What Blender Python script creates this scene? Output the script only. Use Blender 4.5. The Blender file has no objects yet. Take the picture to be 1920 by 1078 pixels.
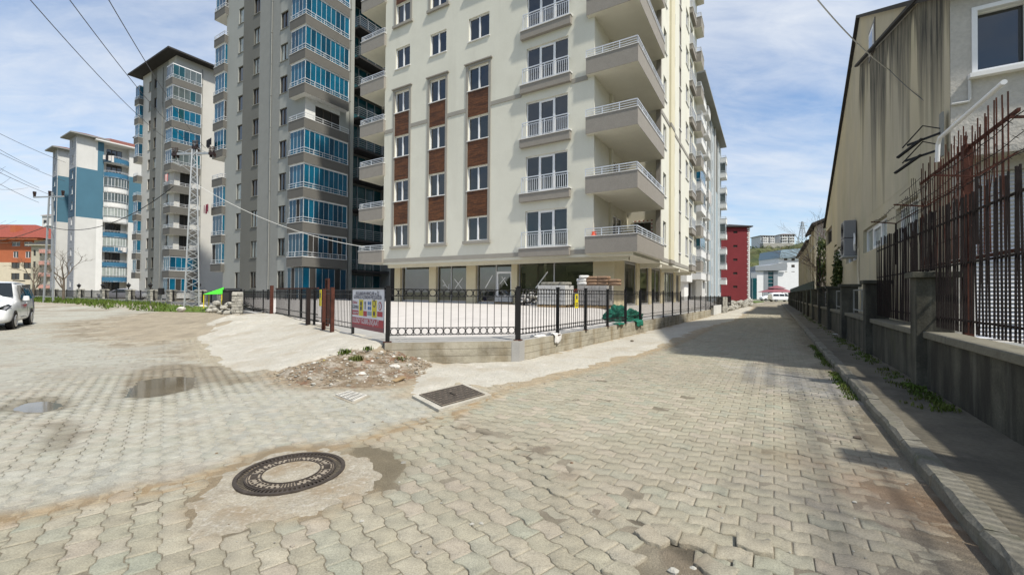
import bpy, math, random
import numpy as np
from mathutils import Vector, Matrix
random.seed(7)
R_ = math.radians
scene = bpy.context.scene
col = scene.collection
# ------------------------------------------------------------------ camera
FPX, CAMH, PIT, ROL = 790.0, 1.55, math.atan(10/790.0), 0.0084
cam = bpy.data.cameras.new("camera"); cam.lens = 36*FPX/1920; cam.sensor_width = 36
cam.clip_start = 0.05; cam.clip_end = 4000
camo = bpy.data.objects.new("camera", cam); col.objects.link(camo)
_f = Vector((0, math.cos(PIT), math.sin(PIT))); _u = Vector((0, -math.sin(PIT), math.cos(PIT))); _r = Vector((1, 0, 0))
_cr = _r*math.cos(ROL)+_u*math.sin(ROL); _cu = -_r*math.sin(ROL)+_u*math.cos(ROL)
camo.matrix_world = Matrix(((_cr.x, _cu.x, -_f.x, 0), (_cr.y, _cu.y, -_f.y, 0), (_cr.z, _cu.z, -_f.z, CAMH), (0, 0, 0, 1)))
scene.camera = camo
# ------------------------------------------------------------------ sun, sky, exposure
SUN_AZ = Vector((.667, -.744)); SUN_EL = R_(55)
sdir = Vector((SUN_AZ.x*math.cos(SUN_EL), SUN_AZ.y*math.cos(SUN_EL), math.sin(SUN_EL)))
sun = bpy.data.lights.new("sun", 'SUN'); sun.energy = 3.6; sun.angle = R_(2.2); sun.color = (1, .945, .84)
suno = bpy.data.objects.new("sun", sun); col.objects.link(suno)
suno.rotation_mode = 'QUATERNION'; suno.rotation_quaternion = (-sdir).to_track_quat('-Z', 'Y'); suno.location = (20, -20, 60)
scene.view_settings.view_transform = 'Standard'; scene.view_settings.look = 'None'
scene.view_settings.exposure = 0.56; scene.view_settings.gamma = 1
world = bpy.data.worlds.new("World"); scene.world = world; world.use_nodes = True
nt = world.node_tree; nt.nodes.clear()
def N(nt, t, **k):
    n = nt.nodes.new(t)
    for a, v in k.items():
        if a.startswith('i_'):
            key = a[2:]
            key = int(key) if key.isdigit() else key.replace('_', ' ')
            n.inputs[key].default_value = v
        else: setattr(n, a, v)
    return n
sky = N(nt, 'ShaderNodeTexSky', sky_type='NISHITA', sun_disc=False, sun_elevation=SUN_EL, sun_rotation=R_(138), air_density=1.0, dust_density=1.2, ozone_density=1.3)
bg = N(nt, 'ShaderNodeBackground'); bg.inputs[1].default_value = 0.125
out = N(nt, 'ShaderNodeOutputWorld')
tc = N(nt, 'ShaderNodeTexCoord'); sep = N(nt, 'ShaderNodeSeparateXYZ'); nt.links.new(tc.outputs['Generated'], sep.inputs[0])
zadd = N(nt, 'ShaderNodeMath', operation='ADD'); nt.links.new(sep.outputs[2], zadd.inputs[0]); zadd.inputs[1].default_value = .18
zmx = N(nt, 'ShaderNodeMath', operation='MAXIMUM'); nt.links.new(zadd.outputs[0], zmx.inputs[0]); zmx.inputs[1].default_value = .05
dx = N(nt, 'ShaderNodeMath', operation='DIVIDE'); dy = N(nt, 'ShaderNodeMath', operation='DIVIDE')
nt.links.new(sep.outputs[0], dx.inputs[0]); nt.links.new(zmx.outputs[0], dx.inputs[1])
nt.links.new(sep.outputs[1], dy.inputs[0]); nt.links.new(zmx.outputs[0], dy.inputs[1])
cmb = N(nt, 'ShaderNodeCombineXYZ'); nt.links.new(dx.outputs[0], cmb.inputs[0]); nt.links.new(dy.outputs[0], cmb.inputs[1])
mp = N(nt, 'ShaderNodeMapping'); mp.inputs['Scale'].default_value = (1.1, 2.4, 1); mp.inputs['Rotation'].default_value = (0, 0, R_(-28)); mp.inputs['Location'].default_value = (2.3, .7, 0)
nt.links.new(cmb.outputs[0], mp.inputs[0])
n1 = N(nt, 'ShaderNodeTexNoise', i_Scale=.55, i_Detail=9.0, i_Roughness=.6, i_Distortion=.35); nt.links.new(mp.outputs[0], n1.inputs['Vector'])
n2 = N(nt, 'ShaderNodeTexNoise', i_Scale=3.4, i_Detail=8.0, i_Roughness=.62, i_Distortion=.5); nt.links.new(mp.outputs[0], n2.inputs['Vector'])
mixn = N(nt, 'ShaderNodeMath', operation='MULTIPLY_ADD'); nt.links.new(n2.outputs[0], mixn.inputs[0]); mixn.inputs[1].default_value = .38; nt.links.new(n1.outputs[0], mixn.inputs[2])
cr = N(nt, 'ShaderNodeValToRGB'); nt.links.new(mixn.outputs[0], cr.inputs[0])
cr.color_ramp.elements[0].position = .52; cr.color_ramp.elements[0].color = (.08, .08, .08, 1)
cr.color_ramp.elements[1].position = .90; cr.color_ramp.elements[1].color = (.88, .88, .88, 1)
hs_ = N(nt, 'ShaderNodeHueSaturation', i_Saturation=1.2, i_Value=1.0); nt.links.new(sky.outputs[0], hs_.inputs['Color'])
mx = N(nt, 'ShaderNodeMixRGB'); nt.links.new(cr.outputs[0], mx.inputs[0]); nt.links.new(hs_.outputs[0], mx.inputs[1]); mx.inputs[2].default_value = (4.6, 4.85, 5.2, 1)
nt.links.new(mx.outputs[0], bg.inputs[0]); nt.links.new(bg.outputs[0], out.inputs[0])

# ------------------------------------------------------------------ helpers
def pray(px, py):
    a = (px-960)/FPX; b = -(py-539)/FPX
    return Vector((_f+_cr*a+_cu*b))
def gp(px, py, z=0.0):                      # photo pixel -> point of the plane at height z
    d = pray(px, py); t = (z-CAMH)/d.z; return (d.x*t, d.y*t)
def tag(o, label=None, cat=None, group=None, kind=None):
    if label: o['label'] = label
    if cat: o['category'] = cat
    if group: o['group'] = group
    if kind: o['kind'] = kind
    return o
def empty(name, loc=(0, 0, 0), rz=0.0, label=None, cat=None, group=None, kind=None):
    o = bpy.data.objects.new(name, None); col.objects.link(o); o.empty_display_size = .3
    o.location = (loc[0], loc[1], loc[2] if len(loc) > 2 else 0); o.rotation_euler = (0, 0, rz); return tag(o, label, cat, group, kind)
class MB:
    def __init__(s): s.v = []; s.f = []; s.m = []; s.mats = []; s.M = None
    def mi(s, mat):
        if mat not in s.mats: s.mats.append(mat)
        return s.mats.index(mat)
    def add(s, vs, fs, mat, M=None):
        M = M if M is not None else s.M
        b = len(s.v)
        for p in vs:
            p = Vector(p); s.v.append(tuple(M @ p) if M is not None else tuple(p))
        i = s.mi(mat)
        for f in fs: s.f.append(tuple(b+k for k in f)); s.m.append(i)
    def quad(s, a, b, c, d, mat, M=None): s.add([a, b, c, d], [(0, 1, 2, 3)], mat, M)
    def box(s, x0, x1, y0, y1, z0, z1, mat, M=None, skip=''):
        if x0 > x1: x0, x1 = x1, x0
        if y0 > y1: y0, y1 = y1, y0
        vs = [(x0, y0, z0), (x1, y0, z0), (x1, y1, z0), (x0, y1, z0), (x0, y0, z1), (x1, y0, z1), (x1, y1, z1), (x0, y1, z1)]
        fs = {'b': (3, 2, 1, 0), 't': (4, 5, 6, 7), 'f': (0, 1, 5, 4), 'r': (1, 2, 6, 5), 'k': (2, 3, 7, 6), 'l': (3, 0, 4, 7)}
        s.add(vs, [fs[k] for k in 'btfrkl' if k not in skip], mat, M)
    def bar(s, p, q, w, mat, h=None, M=None):
        p = Vector(p); q = Vector(q); d = (q-p)
        if d.length < 1e-6: return
        d.normalize(); up = Vector((0, 0, 1)) if abs(d.z) < .95 else Vector((1, 0, 0))
        a = d.cross(up).normalized()*(w/2); b = a.cross(d).normalized()*((h or w)/2)
        vs = [p-a-b, p+a-b, p+a+b, p-a+b, q-a-b, q+a-b, q+a+b, q-a+b]
        s.add(vs, [(3, 2, 1, 0), (4, 5, 6, 7), (0, 1, 5, 4), (1, 2, 6, 5), (2, 3, 7, 6), (3, 0, 4, 7)], mat, M)
    def tube(s, pts, r, mat, n=6, M=None, caps=True):
        pts = [Vector(p) for p in pts]; rs = r if isinstance(r, (list, tuple)) else [r]*len(pts)
        vs = []; fs = []; prev = None
        for i, p in enumerate(pts):
            d = (pts[min(i+1, len(pts)-1)]-pts[max(i-1, 0)])
            d = d.normalized() if d.length > 1e-9 else Vector((0, 0, 1))
            if prev is None:
                up = Vector((0, 0, 1)) if abs(d.z) < .9 else Vector((1, 0, 0)); a = d.cross(up).normalized()
            else:
                a = prev-d*prev.dot(d); a = a.normalized() if a.length > 1e-6 else d.orthogonal().normalized()
            prev = a; b = d.cross(a)
            for k in range(n):
                t = 2*math.pi*k/n; vs.append(p+(a*math.cos(t)+b*math.sin(t))*rs[i])
        for i in range(len(pts)-1):
            for k in range(n): fs.append((i*n+k, i*n+(k+1) % n, (i+1)*n+(k+1) % n, (i+1)*n+k))
        if caps: fs.append(tuple(range(n))[::-1]); fs.append(tuple((len(pts)-1)*n+k for k in range(n)))
        s.add(vs, fs, mat, M)
    def cyl(s, c, r, z0, z1, mat, n=16, M=None, r2=None):
        r2 = r if r2 is None else r2; vs = []
        for k in range(n):
            t = 2*math.pi*k/n; vs.append((c[0]+r*math.cos(t), c[1]+r*math.sin(t), z0))
        for k in range(n):
            t = 2*math.pi*k/n; vs.append((c[0]+r2*math.cos(t), c[1]+r2*math.sin(t), z1))
        fs = [(k, (k+1) % n, n+(k+1) % n, n+k) for k in range(n)]+[tuple(range(n))[::-1], tuple(range(n, 2*n))]
        s.add(vs, fs, mat, M)
    def prism(s, poly, z0, z1, mat, M=None, top=None):
        n = len(poly); vs = [(p[0], p[1], z0) for p in poly]+[(p[0], p[1], z1) for p in poly]
        s.add(vs, [(k, (k+1) % n, n+(k+1) % n, n+k) for k in range(n)]+[tuple(range(n))[::-1]], mat, M)
        s.add(vs[n:], [tuple(range(n))], top or mat, M)
    def xprism(s, poly, y0, y1, mat, M=None):   # polygon in xz, extruded along y
        n = len(poly); vs = [(p[0], y0, p[1]) for p in poly]+[(p[0], y1, p[1]) for p in poly]
        s.add(vs, [(k, n+k, n+(k+1) % n, (k+1) % n) for k in range(n)]+[tuple(range(n)), tuple(range(n, 2*n))[::-1]], mat, M)
    def mesh(s, name):
        me = bpy.data.meshes.new(name); me.from_pydata(s.v, [], s.f)
        for m in s.mats: me.materials.append(m)
        me.polygons.foreach_set('material_index', s.m); me.update(); return me
    def build(s, name, parent=None, M=None, bevel=0, smooth=False, loc=None, rz=0):
        o = bpy.data.objects.new(name, s.mesh(name)); col.objects.link(o)
        if parent: o.parent = parent
        if M is not None: o.matrix_basis = M
        if loc is not None: o.location = loc; o.rotation_euler = (0, 0, rz)
        if smooth: o.data.polygons.foreach_set('use_smooth', [True]*len(o.data.polygons))
        if bevel:
            b = o.modifiers.new('bevel', 'BEVEL'); b.width = bevel; b.segments = 2; b.limit_method = 'ANGLE'; b.angle_limit = R_(40)
        return o
def obj(name, me, parent=None, M=None):
    o = bpy.data.objects.new(name, me); col.objects.link(o); o.parent = parent
    if M is not None: o.matrix_basis = M
    return o
def npmesh(name, V, F, mats, mi=None, smooth=False):
    me = bpy.data.meshes.new(name); V = np.asarray(V, dtype=np.float32); F = np.asarray(F, dtype=np.int32)
    me.vertices.add(len(V)); me.vertices.foreach_set('co', V.ravel())
    nf, k = F.shape; me.loops.add(nf*k); me.loops.foreach_set('vertex_index', F.ravel())
    me.polygons.add(nf); me.polygons.foreach_set('loop_start', np.arange(nf, dtype=np.int32)*k)
    me.polygons.foreach_set('loop_total', np.full(nf, k, dtype=np.int32))
    for m in mats: me.materials.append(m)
    if mi is not None: me.polygons.foreach_set('material_index', np.asarray(mi, dtype=np.int32))
    if smooth: me.polygons.foreach_set('use_smooth', np.ones(nf, dtype=bool))
    me.update(calc_edges=True); me.validate(); return me
def T(x, y, z): return Matrix.Translation((x, y, z))
def RZ(a): return Matrix.Rotation(a, 4, 'Z')
# value noise
_rg = np.random.RandomState(3); _tab = _rg.rand(256, 256)
def vn(x, y):
    xi = np.floor(x).astype(int); yi = np.floor(y).astype(int); fx = x-xi; fy = y-yi
    fx = fx*fx*(3-2*fx); fy = fy*fy*(3-2*fy)
    a = _tab[xi % 256, yi % 256]; b = _tab[(xi+1) % 256, yi % 256]; c = _tab[xi % 256, (yi+1) % 256]; d = _tab[(xi+1) % 256, (yi+1) % 256]
    return (a*(1-fx)+b*fx)*(1-fy)+(c*(1-fx)+d*fx)*fy
def fbm(x, y, o=4):
    x = np.asarray(x, float); y = np.asarray(y, float); s = 0; a = .5; t = 0
    for i in range(o): s = s+a*vn(x*2**i+17.3*i, y*2**i+5.1*i); t += a; a *= .5
    return s/t
def sstep(a, b, x):
    t = np.clip((x-a)/(b-a), 0, 1); return t*t*(3-2*t)
def seg_d(X, Y, pts):
    d = np.full(np.shape(X), 1e9)
    for (ax, ay), (bx, by) in zip(pts[:-1], pts[1:]):
        vx, vy = bx-ax, by-ay; t = np.clip(((X-ax)*vx+(Y-ay)*vy)/(vx*vx+vy*vy+1e-12), 0, 1)
        d = np.minimum(d, np.hypot(X-ax-t*vx, Y-ay-t*vy))
    return d
def in_poly(X, Y, P):
    ins = np.zeros(np.shape(X), bool); n = len(P)
    for i in range(n):
        (ax, ay), (bx, by) = P[i], P[(i+1) % n]
        if ay == by: continue
        c = ((ay > Y) != (by > Y)) & (X < (bx-ax)*(Y-ay)/(by-ay)+ax); ins ^= c
    return ins
def sdf(X, Y, P):
    d = seg_d(X, Y, list(P)+[P[0]]); return np.where(in_poly(X, Y, P), d, -d)

# ------------------------------------------------------------------ materials
def lin(c): return tuple(pow((x/255+.055)/1.055, 2.4) if x > 10 else x/255/12.92 for x in c)
def mat(name, base, rough=.85, var=.12, vs=1.2, fine=.06, fs=40., bump=.25, bs=60., bd=.004, spec=.3, metal=0., streak=None, patch=None, emis=None, coat=0., alpha=None, bands=None):
    m = bpy.data.materials.new(name); m.use_nodes = True; nt = m.node_tree; L = nt.links
    b = nt.nodes['Principled BSDF']; b.inputs['Roughness'].default_value = rough; b.inputs['Metallic'].default_value = metal
    b.inputs['Specular IOR Level'].default_value = spec; b.inputs['Coat Weight'].default_value = coat
    g = N(nt, 'ShaderNodeNewGeometry'); pos = g.outputs['Position']
    c0 = tuple(base)+(1,)
    cur = None
    def noise(scale, det=5, vec=None, ro=.6):
        n = N(nt, 'ShaderNodeTexNoise', i_Scale=scale, i_Detail=float(det), i_Roughness=ro); L.new(vec or pos, n.inputs['Vector']); return n.outputs[0]
    if var or fine:
        a = noise(vs, 6); r = N(nt, 'ShaderNodeMapRange'); L.new(a, r.inputs[0]); r.inputs[1].default_value = .3; r.inputs[2].default_value = .7
        r.inputs[3].default_value = 1-var; r.inputs[4].default_value = 1+var
        f = noise(fs, 3); r2 = N(nt, 'ShaderNodeMapRange'); L.new(f, r2.inputs[0]); r2.inputs[1].default_value = .3; r2.inputs[2].default_value = .7
        r2.inputs[3].default_value = 1-fine; r2.inputs[4].default_value = 1+fine
        mu = N(nt, 'ShaderNodeMath', operation='MULTIPLY'); L.new(r.outputs[0], mu.inputs[0]); L.new(r2.outputs[0], mu.inputs[1])
        vm = N(nt, 'ShaderNodeVectorMath', operation='SCALE'); vm.inputs[0].default_value = base; L.new(mu.outputs[0], vm.inputs['Scale']); cur = vm.outputs[0]
    def mixin(fac, colr):
        nonlocal cur
        mxx = N(nt, 'ShaderNodeMixRGB'); L.new(fac, mxx.inputs[0])
        if cur is not None: L.new(cur, mxx.inputs[1])
        else: mxx.inputs[1].default_value = c0
        mxx.inputs[2].default_value = tuple(colr)+(1,); cur = mxx.outputs[0]
    def ramp(v, lo, hi, amt):
        r = N(nt, 'ShaderNodeMapRange'); L.new(v, r.inputs[0]); r.inputs[1].default_value = lo; r.inputs[2].default_value = hi; r.inputs[3].default_value = 0; r.inputs[4].default_value = amt; return r.outputs[0]
    if streak:
        for (colr, amt, sx, sz, lo, hi) in streak:
            mp = N(nt, 'ShaderNodeMapping'); mp.inputs['Scale'].default_value = (sx, sx, sz); L.new(pos, mp.inputs[0])
            mixin(ramp(noise(1., 7, mp.outputs[0]), lo, hi, amt), colr)
    if patch:
        for (colr, amt, sc, lo, hi) in patch: mixin(ramp(noise(sc, 8), lo, hi, amt), colr)
    if bands:      # horizontal board / course lines along z
        (h, colr, amt) = bands
        sp = N(nt, 'ShaderNodeSeparateXYZ'); L.new(pos, sp.inputs[0])
        dv = N(nt, 'ShaderNodeMath', operation='DIVIDE'); L.new(sp.outputs[2], dv.inputs[0]); dv.inputs[1].default_value = h
        fr = N(nt, 'ShaderNodeMath', operation='FRACT'); L.new(dv.outputs[0], fr.inputs[0])
        lt = N(nt, 'ShaderNodeMath', operation='LESS_THAN'); L.new(fr.outputs[0], lt.inputs[0]); lt.inputs[1].default_value = .08
        ml = N(nt, 'ShaderNodeMath', operation='MULTIPLY'); L.new(lt.outputs[0], ml.inputs[0]); ml.inputs[1].default_value = amt
        mixin(ml.outputs[0], colr)
    if cur is not None: L.new(cur, b.inputs['Base Color'])
    else: b.inputs['Base Color'].default_value = c0
    if bump:
        bn = N(nt, 'ShaderNodeBump'); bn.inputs['Strength'].default_value = bump; bn.inputs['Distance'].default_value = bd
        L.new(noise(bs, 4), bn.inputs['Height']); L.new(bn.outputs[0], b.inputs['Normal'])
    if emis: b.inputs['Emission Color'].default_value = tuple(emis)+(1,); b.inputs['Emission Strength'].default_value = 1
    if alpha is not None: b.inputs['Alpha'].default_value = alpha
    return m
def plain(name, base, rough=.5, **k):
    k.setdefault('var', .05); k.setdefault('fine', .03); k.setdefault('bump', 0); return mat(name, base, rough, **k)
def wavy_glass(name, base, rough=.04, spec=.5, wob=.06, sc=1.5, metal=0):
    m = plain(name, base, rough, spec=spec, metal=metal, var=.25, vs=.9, fine=0); nt = m.node_tree; b = nt.nodes['Principled BSDF']
    g = N(nt, 'ShaderNodeNewGeometry'); n = N(nt, 'ShaderNodeTexNoise', i_Scale=sc, i_Detail=1.0); nt.links.new(g.outputs['Position'], n.inputs['Vector'])
    bn = N(nt, 'ShaderNodeBump'); bn.inputs['Strength'].default_value = wob; bn.inputs['Distance'].default_value = .1
    nt.links.new(n.outputs[0], bn.inputs['Height']); nt.links.new(bn.outputs[0], b.inputs['Normal']); return m
M = {}
def clear_glass(name, tint, refl=.12):
    m = bpy.data.materials.new(name); m.use_nodes = True; nt = m.node_tree; nt.nodes.clear()
    o = N(nt, 'ShaderNodeOutputMaterial'); t = N(nt, 'ShaderNodeBsdfTransparent'); t.inputs[0].default_value = tuple(tint)+(1,)
    g = N(nt, 'ShaderNodeBsdfGlossy'); g.inputs['Roughness'].default_value = .02
    fr = N(nt, 'ShaderNodeFresnel'); fr.inputs[0].default_value = 1.6
    ad = N(nt, 'ShaderNodeMath', operation='MAXIMUM'); ad.inputs[1].default_value = refl; nt.links.new(fr.outputs[0], ad.inputs[0])
    mx = N(nt, 'ShaderNodeMixShader'); nt.links.new(ad.outputs[0], mx.inputs[0]); nt.links.new(t.outputs[0], mx.inputs[1]); nt.links.new(g.outputs[0], mx.inputs[2])
    nt.links.new(mx.outputs[0], o.inputs[0]); return m
STK = (.12, .115, .09)
M['cream'] = mat('cream_render', (.66, .65, .56), .9, var=.04, vs=.5, fine=.05, fs=30, bump=.35, bs=22, bd=.01, patch=[((.58, .565, .48), .45, .7, .48, .75)], streak=[((.50, .485, .41), .35, .9, .10, .55, .75)])
M['cream2'] = mat('cream_soffit', (.64, .62, .52), .9, var=.04, bump=.1)
M['yellowish'] = mat('yellow_pilaster', (.62, .575, .42), .9, var=.04, bump=.25, bs=22)
M['shopwall'] = mat('shop_front_render', (.60, .53, .36), .9, var=.04, bump=.15, bs=22)
M['taupe'] = mat('taupe_render', (.27, .25, .22), .92, var=.05, vs=3, fine=.10, fs=25, bump=.5, bs=18, bd=.012)
M['taupeb'] = mat('taupe_band', (.30, .285, .25), .9, var=.05, bump=.2)
M['whitepvc'] = plain('white_pvc', (.78, .79, .80), .35, spec=.5)
M['whitecap'] = plain('white_marble_cap', (.72, .72, .71), .5)
M['rail'] = plain('white_rail', (.66, .68, .70), .3, metal=.35)
M['glassW'] = wavy_glass('window_glass_dark', (.016, .018, .018), .03, 1.)
M['glassW2'] = wavy_glass('window_glass_green', (.02, .024, .02), .04, .9)
M['blueglass'] = wavy_glass('blue_film_glass', (.003, .088, .155), .14, .45)
M['blueglass2'] = wavy_glass('deep_blue_film_glass', (.002, .045, .085), .12, .45)
M['tealglass'] = wavy_glass('teal_film_glass', (.008, .06, .075), .1, .5)
M['greyglass'] = wavy_glass('grey_balcony_glass', (.08, .10, .10), .08, .6)
M['curtain'] = wavy_glass('curtained_glass', (.30, .33, .31), .12, .5)
M['darkroom'] = mat('dark_room', (.035, .033, .03), .9)
M['brownwin'] = plain('brown_window', (.05, .04, .032), .4)
M['lgrey'] = mat('light_grey_render', (.315, .325, .305), .92, var=.05, vs=.35, fine=.04, bump=.2, bs=20, streak=[((.28, .29, .26), .35, 1.3, .12, .52, .75)])
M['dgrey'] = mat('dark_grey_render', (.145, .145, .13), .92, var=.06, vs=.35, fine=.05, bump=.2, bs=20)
M['mgrey'] = mat('mid_grey_render', (.25, .255, .24), .92, var=.05, bump=.2)
M['parapet'] = mat('parapet_grey', (.125, .12, .108), .9, var=.06, fine=.08, bump=.3, bs=30)
M['lgreyC'] = mat('pale_render', (.50, .49, .455), .92, var=.05, vs=.5, bump=.3, bs=12, bd=.02)
M['stonemud'] = mat('muddy_pebble', (.27, .23, .17), .95, var=.4, vs=9, bump=.4)
M['roofdark'] = mat('dark_roof', (.035, .033, .032), .8)
M['rooftile'] = mat('roof_tile', (.16, .06, .045), .85, var=.2, vs=4)
M['redtile'] = mat('red_roof_tile', (.24, .06, .04), .85, var=.2, vs=3)
M['white'] = mat('white_render', (.66, .66, .64), .9, var=.05, bump=.2)
M['offwhite'] = mat('offwhite_render', (.55, .55, .53), .92, var=.05, vs=.6, bump=.25, bs=10, streak=[((.42, .42, .39), .3, 1.0, .08, .55, .75)])
M['blueD'] = mat('blue_render', (.065, .155, .215), .9, var=.06, vs=.4, bump=.2, bs=12)
M['blueD2'] = mat('blue_balcony', (.04, .14, .235), .85, var=.05)
M['cladding'] = mat('grey_cladding', (.33, .34, .36), .8, var=.06, bands=(.55, (.16, .16, .17), .7), bump=.1)
M['claddingb'] = mat('blue_grey_cladding', (.05, .10, .15), .8, var=.08, bands=(.55, (.03, .04, .05), .7), bump=.1)
M['orange'] = mat('orange_render', (.42, .13, .06), .9, var=.06)
M['creamE'] = mat('cream_wall', (.62, .55, .42), .9, var=.06)
M['beigeE'] = mat('beige_wall', (.45, .42, .33), .9, var=.08, vs=.6)
M['pink'] = mat('pink_parapet', (.55, .30, .25), .9)
M['redwall'] = mat('red_render', (.18, .028, .033), .9, var=.08, vs=.4, fine=.06, bump=.3, bs=6, bd=.03)
M['bluegrey'] = mat('blue_grey_render', (.28, .34, .37), .92, var=.05, vs=.4, bump=.15)
M['modwhite'] = mat('modern_white', (.66, .67, .68), .8, var=.04)
M['modgrey'] = mat('modern_grey_metal', (.24, .26, .28), .6, var=.05)
M['modblue'] = mat('modern_blue_metal', (.24, .32, .38), .6, var=.05)
M['wood'] = mat('brown_wood_slats', (.125, .05, .020), .6, var=.15, vs=3, fine=.25, fs=8, bump=.3, bs=14, streak=[((.035, .015, .008), .8, 1.2, 14., .45, .62), ((.20, .085, .03), .55, 1.5, 22., .55, .75)])
M['black'] = plain('black_iron', (.012, .012, .013), .45, metal=.2, spec=.5)
M['rust'] = mat('rusty_iron', (.075, .026, .017), .85, var=.35, vs=6, fine=.25, fs=60, bump=.5, bs=90, bd=.003, metal=.1)
M['rustdark'] = mat('dark_rusty_iron', (.020, .014, .013), .8, var=.35, vs=5, fine=.2, bump=.4, bs=90, bd=.002, metal=.2)
M['galv'] = plain('galvanised_steel', (.40, .42, .43), .45, metal=.5)
M['concwall'] = mat('board_marked_concrete', (.335, .31, .245), .93, var=.13, vs=1.7, fine=.08, bump=.5, bs=22, bd=.012, bands=(.155, (.10, .09, .065), .75),
    streak=[((.20, .155, .09), .75, 2.2, .5, .47, .66), ((.12, .105, .075), .75, 1.1, 2.6, .5, .7)], patch=[((.44, .41, .34), .6, 1.4, .5, .68), ((.11, .10, .075), .6, 3.2, .58, .72)])
M['ledge'] = mat('grey_ledge', (.33, .325, .31), .9, var=.10, vs=2, bump=.3)
M['slab'] = mat('pale_courtyard_slab', (.50, .475, .45), .85, var=.07, vs=1.4, fine=.05, bump=.15, patch=[((.40, .38, .36), .4, .9, .52, .75)])
M['cement'] = mat('fresh_cement', (.43, .41, .355), .92, var=.10, vs=2.2, fine=.10, fs=35, bump=1., bs=14, bd=.03, patch=[((.33, .29, .225), .75, 1.1, .47, .66), ((.62, .60, .56), .6, 3.5, .55, .7), ((.34, .31, .25), .6, 7., .53, .66), ((.25, .225, .17), .55, 34., .58, .66), ((.58, .56, .52), .5, 60., .6, .7)])
M['cement2'] = mat('worn_cement', (.50, .47, .40), .93, var=.12, vs=2, fine=.14, fs=45, bump=.7, bs=30, bd=.015, patch=[((.30, .275, .22), .7, 1.1, .5, .66), ((.62, .60, .54), .5, 5, .55, .75)])
M['patchconc'] = mat('manhole_concrete', (.315, .285, .225), .93, var=.14, vs=3, fine=.22, fs=70, bump=.9, bs=55, bd=.012, patch=[((.24, .18, .11), .75, 2.2, .48, .66), ((.48, .45, .40), .6, 22, .52, .7), ((.15, .12, .085), .6, 6., .56, .7), ((.16, .14, .11), .6, 45., .6, .67)])
M['kerb'] = mat('kerb_concrete', (.17, .16, .13), .93, var=.2, vs=2.5, fine=.15, bump=.7, bs=30, bd=.01, patch=[((.06, .075, .03), .7, 3., .55, .72), ((.26, .25, .22), .5, 9, .55, .75)])
M['sidewalk'] = mat('sidewalk_concrete', (.125, .112, .085), .93, var=.2, vs=1.6, fine=.15, fs=30, bump=.5, bs=40, bd=.006, patch=[((.06, .055, .045), .7, .9, .5, .68), ((.19, .17, .14), .5, 4.5, .55, .75)])
M['oldwall'] = mat('blackened_concrete', (.085, .083, .065), .95, var=.3, vs=2.4, fine=.2, bump=.6, bs=30, bd=.01,
    streak=[((.03, .028, .024), .85, 2.6, .5, .45, .62), ((.15, .15, .125), .5, 5., .35, .62, .74), ((.085, .095, .03), .4, 2., 1., .6, .75)])
M['capwall'] = mat('mossy_cap_concrete', (.17, .16, .125), .95, var=.2, vs=3, fine=.15, bump=.5, bs=40, bd=.006, patch=[((.06, .055, .04), .7, 3., .5, .7)])
M['fac'] = mat('stained_factory_render', (.47, .425, .32), .95, var=.10, vs=.45, fine=.05, bump=.35, bs=12, bd=.01,
    streak=[((.36, .335, .27), .6, .6, .10, .46, .66), ((.53, .46, .29), .55, .5, .2, .48, .7), ((.22, .21, .165), .45, 1.1, .18, .6, .78)], patch=[((.34, .335, .22), .45, .5, .55, .72)])
def stain_below(m, x0, slope, z0, depth, colr):      # run-off stains hanging below a flashing line (object space)
    nt = m.node_tree; L = nt.links; b = nt.nodes['Principled BSDF']; src = b.inputs['Base Color'].links[0].from_socket
    t = N(nt, 'ShaderNodeTexCoord'); sp = N(nt, 'ShaderNodeSeparateXYZ'); L.new(t.outputs['Object'], sp.inputs[0])
    ln = N(nt, 'ShaderNodeMath', operation='MULTIPLY_ADD'); L.new(sp.outputs[1], ln.inputs[0]); ln.inputs[1].default_value = slope; ln.inputs[2].default_value = z0-slope*x0
    d = N(nt, 'ShaderNodeMath', operation='SUBTRACT'); L.new(ln.outputs[0], d.inputs[0]); L.new(sp.outputs[2], d.inputs[1])
    mp = N(nt, 'ShaderNodeMapping'); mp.inputs['Scale'].default_value = (1, .9, .04); L.new(t.outputs['Object'], mp.inputs[0])
    n = N(nt, 'ShaderNodeTexNoise', i_Scale=1.0, i_Detail=5., i_Roughness=.6); L.new(mp.outputs[0], n.inputs['Vector'])
    ln2 = N(nt, 'ShaderNodeMapRange', i_1=.40, i_2=.66, i_3=depth*.1, i_4=depth*1.7); L.new(n.outputs[0], ln2.inputs[0])
    q = N(nt, 'ShaderNodeMath', operation='DIVIDE'); L.new(d.outputs[0], q.inputs[0]); L.new(ln2.outputs[0], q.inputs[1])
    f = N(nt, 'ShaderNodeMapRange', i_1=.3, i_2=1.1, i_3=1.15, i_4=0.); L.new(q.outputs[0], f.inputs[0])
    mp2 = N(nt, 'ShaderNodeMapping'); mp2.inputs['Scale'].default_value = (1, 5.5, .5); L.new(t.outputs['Object'], mp2.inputs[0])
    n2 = N(nt, 'ShaderNodeTexNoise', i_Scale=1.0, i_Detail=8., i_Roughness=.7); L.new(mp2.outputs[0], n2.inputs['Vector'])
    g = N(nt, 'ShaderNodeMapRange', i_1=.32, i_2=.6, i_3=1., i_4=.5); L.new(n2.outputs[0], g.inputs[0])
    mu = N(nt, 'ShaderNodeMath', operation='MULTIPLY', use_clamp=True); L.new(f.outputs[0], mu.inputs[0]); L.new(g.outputs[0], mu.inputs[1])
    mx = N(nt, 'ShaderNodeMixRGB'); L.new(mu.outputs[0], mx.inputs[0]); L.new(src, mx.inputs[1]); mx.inputs[2].default_value = tuple(colr)+(1,)
    L.new(mx.outputs[0], b.inputs['Base Color'])
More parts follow.
